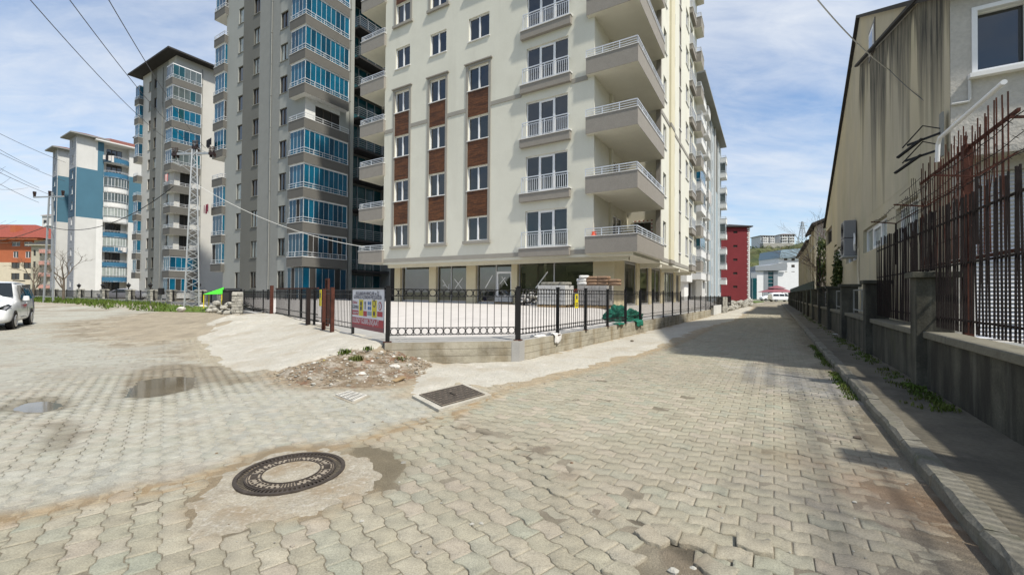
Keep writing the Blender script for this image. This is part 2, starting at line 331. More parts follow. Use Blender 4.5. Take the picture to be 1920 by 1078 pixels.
M['facstain'] = mat('water_stained_render', (.47, .425, .32), .95, var=.10, vs=.45, fine=.05, bump=.35, bs=12, bd=.01,
    streak=[((.36, .335, .27), .6, .6, .10, .46, .66), ((.53, .46, .29), .55, .5, .2, .48, .7), ((.22, .21, .165), .45, 1.1, .18, .6, .78)], patch=[((.34, .335, .22), .45, .5, .55, .72)])
stain_below(M['facstain'], 1.85, .2776, 7.94, 3.3, (.045, .045, .04))
M['facend'] = mat('rough_end_render', (.47, .45, .41), .95, var=.08, vs=1.2, fine=.08, fs=20, bump=.8, bs=14, bd=.02, streak=[((.25, .24, .21), .5, 2., .25, .58, .75)])
M['shutter'] = plain('roller_shutter', (.56, .58, .62), .4, metal=.15)
M['acgrey'] = plain('appliance_grey', (.22, .225, .235), .5)
M['foliage'] = mat('leaf_green', (.035, .065, .014), .7, var=.4, vs=2, fine=0, bump=0)
M['foliage2'] = mat('leaf_olive', (.085, .10, .022), .7, var=.4, vs=2, fine=0, bump=0)
M['grass'] = mat('grass_green', (.07, .115, .015), .8, var=.45, vs=1.6, fine=0, bump=0, patch=[((.14, .15, .03), .6, 1.0, .5, .7)])
M['bark'] = mat('bark', (.13, .105, .08), .9, var=.2, vs=6, bump=.5, bs=40)
M['stone'] = mat('field_stone', (.36, .35, .31), .9, var=.3, vs=4, fine=.1, bump=.6, bs=20, bd=.02, patch=[((.12, .115, .10), .7, 5., .5, .65)])
M['stonelt'] = mat('pale_stone', (.52, .50, .45), .9, var=.2, vs=7, bump=.5)
M['stonegrey'] = mat('grey_pebble', (.22, .21, .18), .9, var=.35, vs=9, bump=.4)
M['reddirt'] = mat('red_brown_soil', (.20, .155, .105), .97, var=.25, vs=4, fine=.35, fs=60, bump=1., bs=50, bd=.02, patch=[((.21, .105, .06), .8, 1.5, .52, .66), ((.35, .32, .27), .8, 4., .5, .62), ((.13, .11, .085), .6, 14., .56, .68)])
M['dirt'] = mat('grey_brown_soil', (.30, .26, .195), .97, var=.15, vs=2, fine=.2, fs=50, bump=1., bs=35, bd=.02, patch=[((.19, .16, .115), .6, 1.2, .5, .7)])
M['castiron'] = mat('cast_iron', (.075, .062, .052), .6, var=.3, vs=9, fine=.2, bump=.4, bs=60, bd=.003, metal=.35)
M['ironconc'] = mat('iron_frame_dirt', (.25, .215, .17), .9, var=.2, vs=9, fine=.2, bump=.4, bs=60)
M['rubber'] = plain('tyre_rubber', (.012, .012, .012), .8)
M['carwhite'] = plain('white_car_paint', (.76, .78, .79), .25, spec=.5, coat=.5)
M['carpurple'] = plain('purple_livery', (.045, .03, .15), .3, spec=.5, coat=.5)
M['cargrey'] = plain('grey_livery', (.25, .25, .28), .3, coat=.5)
M['cardark'] = plain('dark_plastic', (.015, .015, .016), .5)
M['carglass'] = wavy_glass('car_glass', (.012, .016, .018), .03, .6)
M['alloy'] = plain('alloy_rim', (.5, .5, .51), .3, metal=.8)
M['tarp'] = mat('green_net', (.010, .14, .09), .75, var=.3, vs=9, bump=1., bs=24, bd=.03)
M['limegreen'] = plain('lime_tarp', (.06, .55, .03), .6)
M['bagwhite'] = mat('white_sack', (.60, .59, .57), .7, var=.1, vs=8, bump=.4)
M['bagbrown'] = mat('brown_paper_sack', (.24, .155, .10), .8, var=.2, vs=6, bump=.3)
M['bagpink'] = plain('pink_print', (.45, .22, .18), .7)
M['palletstone'] = mat('stacked_paver_blocks', (.33, .32, .31), .9, var=.15, vs=6, bands=(.1, (.06, .06, .06), .8), bump=.4)
M['palwood'] = mat('pallet_wood', (.28, .20, .11), .8, var=.2, vs=7)
M['signwhite'] = plain('sign_white', (.66, .66, .70), .5)
M['signred'] = plain('sign_red', (.38, .035, .05), .5)
M['signdred'] = plain('sign_dull_red', (.23, .08, .09), .6)
M['signyellow'] = plain('sign_yellow', (.62, .52, .02), .5)
M['signblue'] = plain('sign_blue', (.05, .16, .42), .5)
M['signink'] = plain('sign_ink', (.03, .03, .07), .5)
M['orangeplastic'] = plain('orange_plastic', (.75, .12, .06), .5)
M['tapewhite'] = plain('white_tape', (.75, .75, .72), .6)
M['tapered'] = plain('red_tape', (.3, .05, .05), .6)
M['cloth'] = plain('white_cloth', (.62, .60, .58), .9)
M['clothdark'] = plain('dark_cloth', (.02, .022, .03), .9)
M['clothred'] = plain('striped_red_cloth', (.22, .05, .08), .9)
M['clothpink'] = plain('pink_cloth', (.55, .25, .25), .9)
M['insul'] = plain('brown_insulator', (.03, .018, .015), .35)
M['cablew'] = plain('white_cable', (.62, .62, .60), .5)
M['cableb'] = plain('black_cable', (.01, .01, .01), .5)
M['wire'] = plain('bare_wire', (.10, .10, .11), .5, metal=.4)
M['interior'] = mat('unfinished_plaster', (.55, .52, .42), .95, var=.1)
M['interiorf'] = mat('screed_floor', (.30, .29, .26), .9, var=.1)
M['shopglass'] = clear_glass('shop_glass', (.82, .86, .78), .2)
M['alu'] = plain('aluminium_frame', (.42, .42, .42), .4, metal=.4)
M['vanish'] = plain('brown_post', (.10, .03, .02), .6)
# ================================================================== GROUND
RA = Vector((.8494, -.5278)); RB = Vector((.5278, .8494))           # across / along the right-hand street
def rp(a, b, z=0.0): return (RA.x*a+RB.x*b, RA.y*a+RB.y*b, z)
P0 = (-2.66, 9.05); GD = (-.64, .768); GN = (-.768, -.64)             # gate line: start, direction, outward (to the road)
WC0 = (-2.69, 8.93); WC1 = (.16, 9.5); WC2 = (14.4, 30.5)
def px(*pts): return [gp(x, y) for x, y in pts]
PUD = [px((243, 741), (252, 722), (262, 712), (300, 706), (340, 703), (364, 705), (366, 722), (345, 730), (310, 738), (270, 743)),
       px((22, 764), (40, 751), (90, 747), (124, 752), (112, 762), (85, 769), (40, 769)),
       px((100, 834), (104, 812), (116, 795), (130, 797), (128, 810), (118, 826), (106, 838))]
MH = gp(547, 886); MHR = .425
MPATCH = px((392, 1000), (360, 950), (405, 918), (440, 880), (520, 846), (600, 840), (650, 848), (690, 856), (706, 872), (722, 893), (712, 912), (668, 925), (640, 940), (560, 962), (470, 980), (430, 992))
WETM = px((240, 720), (256, 694), (330, 682), (412, 692), (462, 712), (420, 722), (368, 706), (300, 702))
MUDP = px((640, 848), (690, 838), (730, 850), (762, 866), (735, 893), (722, 912), (690, 880))
CEM = [WC1]+px((1160, 636), (1334, 593), (1352, 588), (1400, 574), (1412, 577), (1390, 592), (1370, 602), (1320, 614), (1250, 642), (1190, 664), (1110, 686), (1045, 702), (985, 716), (915, 724), (860, 718), (790, 736), (770, 722), (782, 706), (800, 688))+[(-1.9, 9.05)]
HEAP = [gp(512, 707), gp(550, 699, .01), gp(600, 690, .05), gp(642, 677, .12), gp(688, 661, .27), gp(716, 655, .34)]+[(-2.5, 9.0)]+px((801, 682), (812, 690), (790, 702), (762, 714), (720, 722), (640, 726), (560, 724))
RAMP = [gp(722, 640, .46), gp(712, 652, .36), gp(690, 655, .33), gp(660, 667, .2), gp(625, 684, .06), gp(560, 697), gp(520, 704), gp(450, 694), gp(425, 688), gp(398, 668), gp(384, 655), gp(386, 648), gp(366, 637), gp(384, 622, .05), gp(440, 606, .2), gp(512, 590, .44), gp(511, 587, .46)]
TRAIL = px((0, 975), (110, 952), (220, 925), (340, 905), (420, 880), (520, 848), (640, 838), (720, 812), (800, 790), (870, 768), (905, 745), (960, 728), (1060, 702), (1150, 680), (1260, 648), (1330, 618))
MUD = px((150, 640), (120, 605), (260, 588), (330, 583), (430, 586), (440, 604), (380, 625), (372, 650), (395, 676), (300, 668), (360, 640), (250, 650))
SEAM = px((1420, 1078), (1311, 1050), (1180, 960), (1000, 855), (930, 830), (870, 800), (840, 790), (800, 795))
ZR = SEAM+TRAIL[8:]+[(17, 33), (60, 98), (70, 98), (20, 29), (1.4, -.5)]    # zone of street-aligned pavers
UPZ = TRAIL[:12]+[(1.5, 12), (-2, 14), (-30, 62), (-90, 60), (-90, 1.0), (-9, 1.0)]   # dust-covered upper left area
def g_h(X, Y):
    dX, dY = X-P0[0], Y-P0[1]; t = dX*GD[0]+dY*GD[1]; d = dX*GN[0]+dY*GN[1]
    hr = .46*np.clip(1-np.maximum(d, 0)/2.55, 0, 1)*sstep(-1.1, .5, t)*(1-sstep(14.5, 21, t))
    hr = np.where(d < -.2, .40*sstep(-1.1, .3, t)*(1-sstep(17, 25, t))*sstep(-2.3, -2.9, X), hr)
    mound = .34*np.exp(-((t-10.9)/3.2)**2-((d-1.7)/1.5)**2)+.14*np.exp(-((t-14)/3.5)**2-((d-2.8)/1.6)**2)
    dc = np.hypot(X-WC0[0], Y-WC0[1]); g2 = .22*np.clip(1-dc/1.25, 0, 1)
    g = np.maximum(hr, g2)+mound*(.7+.6*fbm(X*1.5, Y*1.5, 3))
    verge = .28*sstep(30, 36, Y)*sstep(-10, -17, X-0*Y)
    g = np.maximum(g, verge)
    und = .018*(fbm(X*.35+3, Y*.35, 3)-.5)
    dep = 0
    for P in PUD: dep = dep+.04*sstep(-.16, .16, sdf(X, Y, P)+.1*(fbm(X*5, Y*5, 3)-.5))
    return g+und*sstep(80, 15, Y)-dep
def tint(X, Y):                             # stains: soil, cement film, damp — rgb + cover
    n1 = fbm(X*1.1, Y*1.1, 4); n2 = fbm(X*4.3+9, Y*4.3, 4); n3 = fbm(X*13, Y*13+4, 3)
    rgb = np.stack([np.full_like(X, v) for v in (.33, .30, .24)], -1); A = np.zeros_like(X)
    def lay(m, c):
        nonlocal rgb, A
        m = np.clip(m, 0, 1); na = m+A*(1-m); w = np.where(na > 1e-4, m/np.maximum(na, 1e-4), 0)[..., None]
        rgb = rgb*(1-w)+np.array(c)*w; A = na
    zl = sstep(-.12, .25, sdf(X, Y, UPZ)+.3*(n2-.5))
    lay(zl*(.62+.3*sstep(.3, .6, n1))*(.7+.3*sstep(.25, .5, n2))*sstep(34, 20, Y), (.375, .368, .318)); lay(zl*.5*sstep(.56, .68, n1)*sstep(.4, .6, n2), (.345, .30, .24))
    lay(.55*sstep(.5, .7, n1)*sstep(.35, .6, n2)*(1-zl), (.35, .315, .24))
    dt = seg_d(X, Y, TRAIL); lay(.95*sstep(.28, .0, dt+.42*(n2-.5)+.15*(n3-.5))*sstep(.32, .6, n3*.6+.55*n2), (.315, .235, .14))
    dm = sdf(X, Y, MUD); lay(.9*sstep(-.8, .8, dm+1.8*(n1-.5)+1.2*(n2-.5)), (.345, .30, .225)); lay(.8*sstep(-.9, .5, dm)*sstep(.47, .56, n2*.6+n1*.4), (.185, .155, .11)); lay(.5*sstep(-.9, .5, dm)*sstep(.54, .6, fbm(X*2.2+40, Y*6, 3)), (.42, .385, .31))
    dce = sdf(X, Y, CEM); lay(.85*sstep(-.55, -.02, dce+.5*(n2-.5)), (.36, .30, .21))
    dr = sdf(X, Y, RAMP); lay(.9*sstep(-.7, 0, dr+.6*(n2-.5)), (.36, .32, .24))
    dh = sdf(X, Y, HEAP); lay(.9*sstep(-.5, 0, dh+.5*(n2-.5)), (.28, .22, .15))
    for P in PUD: lay(.8*sstep(-.24, -.02, sdf(X, Y, P)+.35*(n2-.5)), (.16, .14, .105))
    lay(.9*sstep(-.25, .1, sdf(X, Y, WETM)+.5*(n2-.5)), (.20, .168, .118)); lay(.75*sstep(.22, .0, np.abs(sdf(X, Y, MPATCH))+.35*(n2-.5)), (.27, .215, .14))
    a = X*RA.x+Y*RA.y; dk = 1.079-a
    lay(.9*sstep(.62, .03, dk+.8*(n1-.45)+.25*(n2-.5))*(dk > -.2), (.175, .15, .105))
    q = gp(1690, 935); lay(.75*sstep(.75, .1, np.hypot(X-q[0], (Y-q[1])*.6)+.5*(n2-.5)), (.20, .125, .075))
    q = gp(1590, 990); lay(.6*sstep(.9, .1, np.hypot(X-q[0], (Y-q[1])*.6)+.9*(n2-.5)), (.19, .175, .15))
    q = gp(1440, 850); lay(.6*sstep(.42, .05, np.hypot(X-q[0], Y-q[1])+.5*(n2-.5)), (.20, .165, .11))
    q = gp(1500, 715); lay(.5*sstep(1.2, .2, np.hypot(X-q[0], (Y-q[1])*.5)+1.2*(n2-.5)), (.47, .47, .47))
    lay(.9*sstep(-.15, .03, sdf(X, Y, MUDP)+.25*(n2-.5)), (.17, .145, .10))
    for (x0, y0, r) in ((900, 815, .14), (1065, 895, .16), (1020, 843, .15), (985, 850, .12), (1130, 965, .1), (1285, 1052, .2), (870, 800, .16), (760, 690, .5), (720, 700, .4)):
        q = gp(x0, y0); lay(.85*sstep(r, r*.4, np.hypot(X-q[0], Y-q[1])+.12*(n3-.5)), (.20, .165, .12))
    lay(.35*sstep(.55, .75, fbm(X*.5+30, Y*.5, 3)), (.27, .24, .19))
    return rgb, A
def cover_h(X, Y, A):
    zl = sstep(-.1, .3, sdf(X, Y, UPZ)); wet = 0
    for P in PUD: wet = np.maximum(wet, sstep(-1.1, -.2, sdf(X, Y, P)))
    sm = seg_d(X, Y, SEAM); c = -.0055+.0035*zl*(1-wet)+.009*sstep(.62, .98, A)*(1-zl)+.004*(fbm(X*9, Y*9, 3)-.5)-.0012*zl+.0042*zl*sstep(6, 13, np.hypot(X, Y))+.0012*zl-.008*wet-.012*sstep(.12, .02, sm)
    c = np.where(Y > 44, .004, c); return np.where((Y > 26) & (X < -2), .004, c)
def tint_attr(me, rgb, A):
    at = me.color_attributes.new('tint', 'FLOAT_COLOR', 'POINT'); at.data.foreach_set('color', np.concatenate([rgb, A[:, None]], 1).astype(np.float32).ravel())
def ground_mat(name, islands):
    m = bpy.data.materials.new(name); m.use_nodes = True; nt = m.node_tree; L = nt.links; b = nt.nodes['Principled BSDF']
    g = N(nt, 'ShaderNodeNewGeometry'); at = N(nt, 'ShaderNodeVertexColor', layer_name='tint')
    r = N(nt, 'ShaderNodeValToRGB'); e = r.color_ramp.elements
    if islands:
        L.new(g.outputs['Random Per Island'], r.inputs[0])
        e[0].color = (.30, .275, .21, 1); e[1].color = (.375, .348, .27, 1)
        for p, c in ((.25, (.34, .315, .24, 1)), (.45, (.315, .30, .23, 1)), (.62, (.355, .32, .25, 1)), (.72, (.30, .305, .24, 1)), (.86, (.365, .32, .255, 1))): r.color_ramp.elements.new(p).color = c
    else:
        n0 = N(nt, 'ShaderNodeTexNoise', i_Scale=3., i_Detail=6.); L.new(g.outputs['Position'], n0.inputs['Vector']); L.new(n0.outputs[0], r.inputs[0])
        e[0].position = .3; e[1].position = .7; e[0].color = (.17, .15, .11, 1); e[1].color = (.25, .22, .165, 1)
    n1 = N(nt, 'ShaderNodeTexNoise', i_Scale=110., i_Detail=4., i_Roughness=.7); L.new(g.outputs['Position'], n1.inputs['Vector'])
    n2 = N(nt, 'ShaderNodeTexNoise', i_Scale=5., i_Detail=8., i_Roughness=.65); L.new(g.outputs['Position'], n2.inputs['Vector'])
    m1 = N(nt, 'ShaderNodeMapRange', i_1=.3, i_2=.7, i_3=.72, i_4=1.28); L.new(n1.outputs[0], m1.inputs[0])
    m2 = N(nt, 'ShaderNodeMapRange', i_1=.3, i_2=.7, i_3=.84, i_4=1.12); L.new(n2.outputs[0], m2.inputs[0])
    mu = N(nt, 'ShaderNodeMath', operation='MULTIPLY'); L.new(m1.outputs[0], mu.inputs[0]); L.new(m2.outputs[0], mu.inputs[1])
    # tint factor broken up by fine noise
    f = N(nt, 'ShaderNodeMapRange', i_1=.35, i_2=.65, i_3=.5 if islands else 1., i_4=1.2); L.new(n2.outputs[0], f.inputs[0])
    fm = N(nt, 'ShaderNodeMath', operation='MULTIPLY', use_clamp=True); L.new(at.outputs['Alpha'], fm.inputs[0]); L.new(f.outputs[0], fm.inputs[1])
    mx = N(nt, 'ShaderNodeMixRGB'); L.new(fm.outputs[0], mx.inputs[0]); L.new(r.outputs[0], mx.inputs[1]); L.new(at.outputs['Color'], mx.inputs[2])
    sc = N(nt, 'ShaderNodeVectorMath', operation='SCALE'); L.new(mx.outputs[0], sc.inputs[0]); L.new(mu.outputs[0], sc.inputs['Scale'])
    # dark specks and pits
    n3 = N(nt, 'ShaderNodeTexNoise', i_Scale=38., i_Detail=5., i_Roughness=.75); L.new(g.outputs['Position'], n3.inputs['Vector'])
    sp = N(nt, 'ShaderNodeMapRange', i_1=.61, i_2=.70, i_3=0., i_4=.65); L.new(n3.outputs[0], sp.inputs[0])
    m3 = N(nt, 'ShaderNodeMixRGB'); L.new(sp.outputs[0], m3.inputs[0]); L.new(sc.outputs[0], m3.inputs[1]); m3.inputs[2].default_value = (.13, .115, .09, 1)
    L.new(m3.outputs[0], b.inputs['Base Color']); b.inputs['Roughness'].default_value = .93; b.inputs['Specular IOR Level'].default_value = .25
    bn = N(nt, 'ShaderNodeBump'); bn.inputs['Strength'].default_value = 1.; bn.inputs['Distance'].default_value = .006 if islands else .012
    ad = N(nt, 'ShaderNodeMath', operation='ADD'); L.new(n1.outputs[0], ad.inputs[0]); L.new(n3.outputs[0], ad.inputs[1])
    L.new(ad.outputs[0], bn.inputs['Height']); L.new(bn.outputs[0], b.inputs['Normal']); return m
M['paver'] = ground_mat('interlocking_pavers', True); M['joint'] = ground_mat('joint_soil', False)
# --- joint soil sheet (fine near, coarse far)
def grid_faces(nr, nc):
    i = np.arange(nr-1)[:, None]*nc+np.arange(nc-1)[None, :]
    return np.stack([i, i+1, i+nc+1, i+nc], -1).reshape(-1, 4)
rr = .55*1.0125**np.arange(0, 400); rr = rr[rr < 75]; rr = np.append(rr, [90, 120]); th = np.radians(np.linspace(-72, 78, 560))
Rg, Tg = np.meshgrid(rr, th, indexing='ij'); X = Rg*np.sin(Tg); Y = Rg*np.cos(Tg)
Xf, Yf = X.ravel(), Y.ravel(); rgb, A = tint(Xf, Yf); wet = np.zeros_like(Xf)
for P in PUD: wet = np.maximum(wet, sstep(-1.1, -.2, sdf(Xf, Yf, P)))
wet = np.maximum(wet, .8*sstep(.14, .03, seg_d(Xf, Yf, SEAM))); rgb = rgb*(1-wet[:, None])+np.array((.075, .065, .048))*wet[:, None]; A = np.maximum(np.maximum(A, wet), .9*sstep(-.1, .3, sdf(Xf, Yf, UPZ))); Z = g_h(Xf, Yf)+cover_h(Xf, Yf, A)
far = sstep(60, 90, np.hypot(Xf, Yf)); Z = Z*(1-far)-.02*far
me = npmesh('road_bed', np.stack([Xf, Yf, Z], 1), grid_faces(len(rr), len(th)), [M['joint']], smooth=True); tint_attr(me, rgb, A)
o = obj('road_bed', me); tag(o, 'sandy bed of the paved junction showing in the joints and under mud', kind='structure')
mb = MB(); S = 2600
M['farground'] = mat('far_ground', (.20, .20, .14), .95, var=.3, vs=.05, fine=0, bump=0)
ring = 100
for a0 in range(24):
    t0, t1 = math.radians(a0*15), math.radians(a0*15+15)
    inner = 118 if -75 <= ((a0*15+7.5+180) % 360-180) <= 75 else .5
    p = lambda r, t: (r*math.sin(t), r*math.cos(t), -.035)
    mb.quad(p(inner, t0), p(S, t0), p(S, t1), p(inner, t1), M['farground'])
tag(mb.build('ground'), 'flat open ground beyond the paved streets', kind='structure')
# --- pavers
PL, PW = .20, .146; AMP = .0115; GAP = .0022
us = np.array([0, .12, .38, .62, .88, 1.0]); 
def fwave(u): 
    p = np.mod(u/PL, 1); return AMP*np.interp(p, [0, .16, .32, .66, .82, 1], [1, 1, -1, -1, 1, 1])
def make_pavers(e1, e2, test, bounds, org=(0, 0)):
    (i0, i1, j0, j1) = bounds
    I, J = np.meshgrid(np.arange(i0, i1), np.arange(j0, j1), indexing='ij'); I = I.ravel(); J = J.ravel()
    cu = (I+.5*(J % 2)+.5)*PL; cv = (J+.5)*PW
    X = org[0]+e1[0]*cu+e2[0]*cv; Y = org[1]+e1[1]*cu+e2[1]*cv
    k = test(X, Y); I, J, cu, cv, X, Y = [q[k] for q in (I, J, cu, cv, X, Y)]
    return cu, cv, X, Y
def paver_geo(cu, cv, X, Y, e1, e2, org, bevel):
    n = len(cu); rs = np.random.RandomState(5)
    t = np.array([0, .08, .17, .24, .32, .5, .66, .74, .82, .92, 1.]); m = len(t)
    rings = ([(.0062, 0.), (.0030, -.004), (.0030, -.035)] if bevel else [(.0045, 0.), (.0045, -.03)])
    dz = rs.normal(0, .0022, n); tx = rs.normal(0, .011, n); ty = rs.normal(0, .011, n); rot = rs.normal(0, .012, n)
    jl = rs.normal(0, .0012, n)
    broken = np.hypot(X-gp(1285, 1040)[0], Y-gp(1285, 1040)[1]) < .5
    cr_ = seg_d(X, Y, SEAM) < .28
    tx = tx+cr_*rs.normal(0, .03, n)+broken*rs.normal(0, .05, n); dz = dz+cr_*rs.normal(.002, .006, n)+broken*rs.normal(.006, .01, n); rot = rot+cr_*rs.normal(0, .03, n)+broken*rs.normal(0, .06, n)
    V = []; 
    for inset, z in rings:
        u0 = cu-PL/2+inset; u1 = cu+PL/2-inset
        U = u0[:, None]+(u1-u0)[:, None]*t[None, :]
        vb = cv[:, None]-PW/2+inset+fwave(U); vt = cv[:, None]+PW/2-inset+fwave(U)
        U2 = np.concatenate([U, U[:, ::-1]], 1); V2 = np.concatenate([vb, vt[:, ::-1]], 1)
        du = U2-cu[:, None]; dv = V2-cv[:, None]
        c, s = np.cos(rot)[:, None], np.sin(rot)[:, None]; du, dv = du*c-dv*s+jl[:, None], du*s+dv*c
        UU = cu[:, None]+du; VV = cv[:, None]+dv
        Z = z+dz[:, None]+tx[:, None]*du+ty[:, None]*dv
        V.append(np.stack([org[0]+e1[0]*UU+e2[0]*VV, org[1]+e1[1]*UU+e2[1]*VV, Z], -1))
    V = np.stack(V, 1); nr = len(rings); k = 2*m; per = nr*k
    Vf = V.reshape(-1, 3); Vf[:, 2] += g_h(Vf[:, 0], Vf[:, 1])
    F = []
    for i in range(m-1): F.append([i, i+1, k-2-i, k-1-i])
    for r in range(nr-1):
        for i in range(k): F.append([r*k+(i+1) % k, r*k+i, (r+1)*k+i, (r+1)*k+(i+1) % k])
    F = np.array(F)[None]+(np.arange(n)*per)[:, None, None]
    return Vf, F.reshape(-1, 4)
def seen(X, Y, far):
    r = np.hypot(X, Y); a = np.degrees(np.arctan2(X, Y)); return (Y > .6) & (r < far) & (a > -60) & (a < 62)
def off_patch(X, Y):
    k = (sdf(X, Y, MPATCH) < -.03) & (sdf(X, Y, CEM) < -.02) & (sdf(X, Y, RAMP) < .1) & (sdf(X, Y, HEAP) < .1) & (g_h(X, Y) < .06)
    k &= ~((sdf(X, Y, MUDP) > .02) & (fbm(X*3, Y*3, 2) > .35))
    q = gp(1275, 1068); k &= ~(np.hypot(X-q[0], (Y-q[1])) < .17)
    q = gp(645, 743); k &= ~(np.hypot(X-q[0]-.05, (Y-q[1])) < .22)
    return k & (X*RA.x+Y*RA.y < 1.079-.07)
rs_e1, rs_e2 = (RA.x, RA.y), (RB.x, RB.y)
le2 = (math.sin(R_(50.5)), math.cos(R_(50.5))); le1 = (le2[1], -le2[0])
VV = []; FF = []; off = 0
def test_R(X, Y): return seen(X, Y, 56) & off_patch(X, Y) & (sdf(X, Y, ZR) > -.05)
def test_L(X, Y): return seen(X, Y, 27) & off_patch(X, Y) & (sdf(X, Y, ZR) < -.04)
for e1, e2, test, bd in ((rs_e1, rs_e2, test_R, (-60, 8, 0, 400)), (le1, le2, test_L, (-190, 30, -130, 110))):
    cu, cv, X, Y = make_pavers(e1, e2, test, bd)
    near = np.hypot(X, Y) < 7.5
    for sel, bev in ((near, True), (~near, False)):
        v, f = paver_geo(cu[sel], cv[sel], X[sel], Y[sel], e1, e2, (0, 0), bev); VV.append(v); FF.append(f+off); off += len(v)
V = np.concatenate(VV); F = np.concatenate(FF); rgb, A = tint(V[:, 0], V[:, 1])
me = npmesh('paved_road', V, F, [M['paver']]); tint_attr(me, rgb, A)
o = obj('paved_road', me); tag(o, 'grey interlocking concrete pavers of the junction and street', kind='structure')
print('pavers faces', len(F))
# --- water
M['water'] = plain('muddy_water', (.135, .112, .075), .06, spec=.5, var=.15, vs=3, fine=0)
for i, P in enumerate(PUD):
    c = np.mean(P, 0); mb = MB(); z = float(np.mean(g_h(np.array([c[0]]), np.array([c[1]]))))+(.024, .016, .006)[i]
    pts = []
    n = len(P)
    for k in range(n):
        for s in range(4):
            a, b = np.array(P[k]), np.array(P[(k+1) % n]); q = a+(b-a)*s/4; d = q-c; q = c+d*(1.3+.14*(random.random()-.5)); pts.append((q[0], q[1], z))
    mb.add(pts, [tuple(range(len(pts)))], M['water'])
    tag(mb.build('puddle'), ('muddy puddle mirroring the pale tower', 'shallow dark puddle at the left edge among sunken pavers', 'narrow damp puddle in the paver joints below the dark one')[i], kind='structure')
# --- patches
def patch(name, P, res, thick, ew, mat_, label, amp=.12, nf=3., extra=None, zbase=None, kind='structure', smooth=True):
    P = [tuple(p) for p in P]; a = np.array(P); x0, y0 = a.min(0)-.3; x1, y1 = a.max(0)+.3
    xs = np.arange(x0, x1, res); ys = np.arange(y0, y1, res); X, Y = np.meshgrid(xs, ys, indexing='ij'); s = X.shape; X = X.ravel(); Y = Y.ravel()
    d = sdf(X, Y, P)+amp*(fbm(X*nf, Y*nf, 4)-.5)*2
    Z = (g_h(X, Y) if zbase is None else zbase(X, Y))+thick*np.clip(d/ew, -1.5, 1)
    if extra is not None: Z = Z+extra(X, Y, d)
    F = grid_faces(*s); keep = (d[F] > -ew*1.4).any(1); F = F[keep]
    me = npmesh(name, np.stack([X, Y, Z], 1), F, [mat_], smooth=smooth)
    o = obj(name, me); tag(o, label, kind=kind); return o
patch('manhole_patch', MPATCH, .022, .0055, .06, M['patchconc'], 'rough concrete patch around the round manhole cover', amp=.085, nf=4.5, extra=lambda X, Y, d: .008*(fbm(X*12, Y*12, 3)-.5)-.02*(np.hypot(X-MH[0], Y-MH[1]) < MHR-.02))
patch('concrete_pavement', CEM, .05, .014, .16, M['cement'], 'strip of fresh pale cement along the foot of the retaining wall', amp=.26, nf=2.6, extra=lambda X, Y, d: .018*(fbm(X*2.2, Y*2.2, 4)-.5)+.008*(fbm(X*9, Y*9, 3)-.5))
patch('concrete_ramp', RAMP, .05, .02, .14, M['cement'], 'pale rough concrete ramp rising from the road to the sliding gate', amp=.2, nf=2.6, extra=lambda X, Y, d: .022*(fbm(X*1.8, Y*1.8, 4)-.5)+.010*(fbm(X*3+Y*6, Y*2-X*1, 3)-.5))
heap_x = lambda X, Y, d: .03*sstep(0, .4, d)+.05*(fbm(X*4, Y*4, 4)-.5)+.025*(fbm(X*14, Y*14, 3)-.5)
patch('rubble_heap', HEAP, .035, .05, .25, M['reddirt'], 'heap of reddish soil and rubble at the wall corner', amp=.10, nf=4, extra=heap_x)
DM = [gp(180, 628), gp(215, 600), gp(300, 585), (-18.2, 28), (-15.6, 25.3), (-14.0, 22.6), (-12, 20), (-10.3, 18.3), (-11.1, 17.1), (-9.6, 13.9), gp(345, 640), gp(260, 640)]
patch('soil_mound', DM, .1, .03, .5, M['dirt'], 'mound of grey brown soil between the ramp and the lattice pylon', amp=.5, nf=1., extra=lambda X, Y, d: .09*(fbm(X*1.6, Y*1.6, 4)-.5)+.04*(fbm(X*5, Y*5, 3)-.5))
# --- kerb and sidewalk on the right
mb = MB(); b = -1.2; rs = random.Random(4)
KS = []
while b < 82:
    L_ = rs.uniform(.75, 1.0) if b < 40 else 2; g = .012; z = .125+rs.uniform(-.008, .008); a0 = 1.079+rs.uniform(-.008, .008)
    poly = [(a0, -.05), (a0+.006, z-.03), (a0+.03, z), (a0+.155, z+.004), (a0+.155, -.05)]
    n = len(poly); st = 5 if b < 12 else 2; vs = []
    for s in range(st+1):
        bb = b+g+(L_-2*g)*s/st
        for (aa, zz) in poly:
            j = (rs.uniform(-.009, .009) if b < 14 else 0); vs.append(rp(aa+j*(zz > 0), bb, zz+j*.7*(zz > .05)))
    fs = []
    for s in range(st):
        for k in range(n-1): fs.append((s*n+k, s*n+k+1, (s+1)*n+k+1, (s+1)*n+k))
    fs += [tuple(range(n)), tuple(st*n+k for k in range(n))[::-1]]
    mb.add(vs, fs, M['kerb']); b += L_
tag(mb.build('kerb'), 'chipped concrete kerb stones along the right-hand sidewalk', kind='structure')
bs = np.concatenate([np.arange(-1.5, 14, .06), np.arange(14, 84, .5)]); as_ = np.linspace(1.225, 2.36, 20)
Bg, Ag = np.meshgrid(bs, as_, indexing='ij'); X = RA.x*Ag+RB.x*Bg; Y = RA.y*Ag+RB.y*Bg
Z = .118+.014*(fbm(X*2, Y*2, 4)-.5)-.012*sstep(.35, .3, fbm(X*1.1+5, Y*1.1, 3))+.01*sstep(1.9, 2.1, Ag)
me = npmesh('sidewalk', np.stack([X.ravel(), Y.ravel(), Z.ravel()], 1), grid_faces(len(bs), len(as_)), [M['sidewalk']], smooth=True)
tag(obj('sidewalk', me), 'narrow dark stained concrete sidewalk beside the old wall', kind='structure')
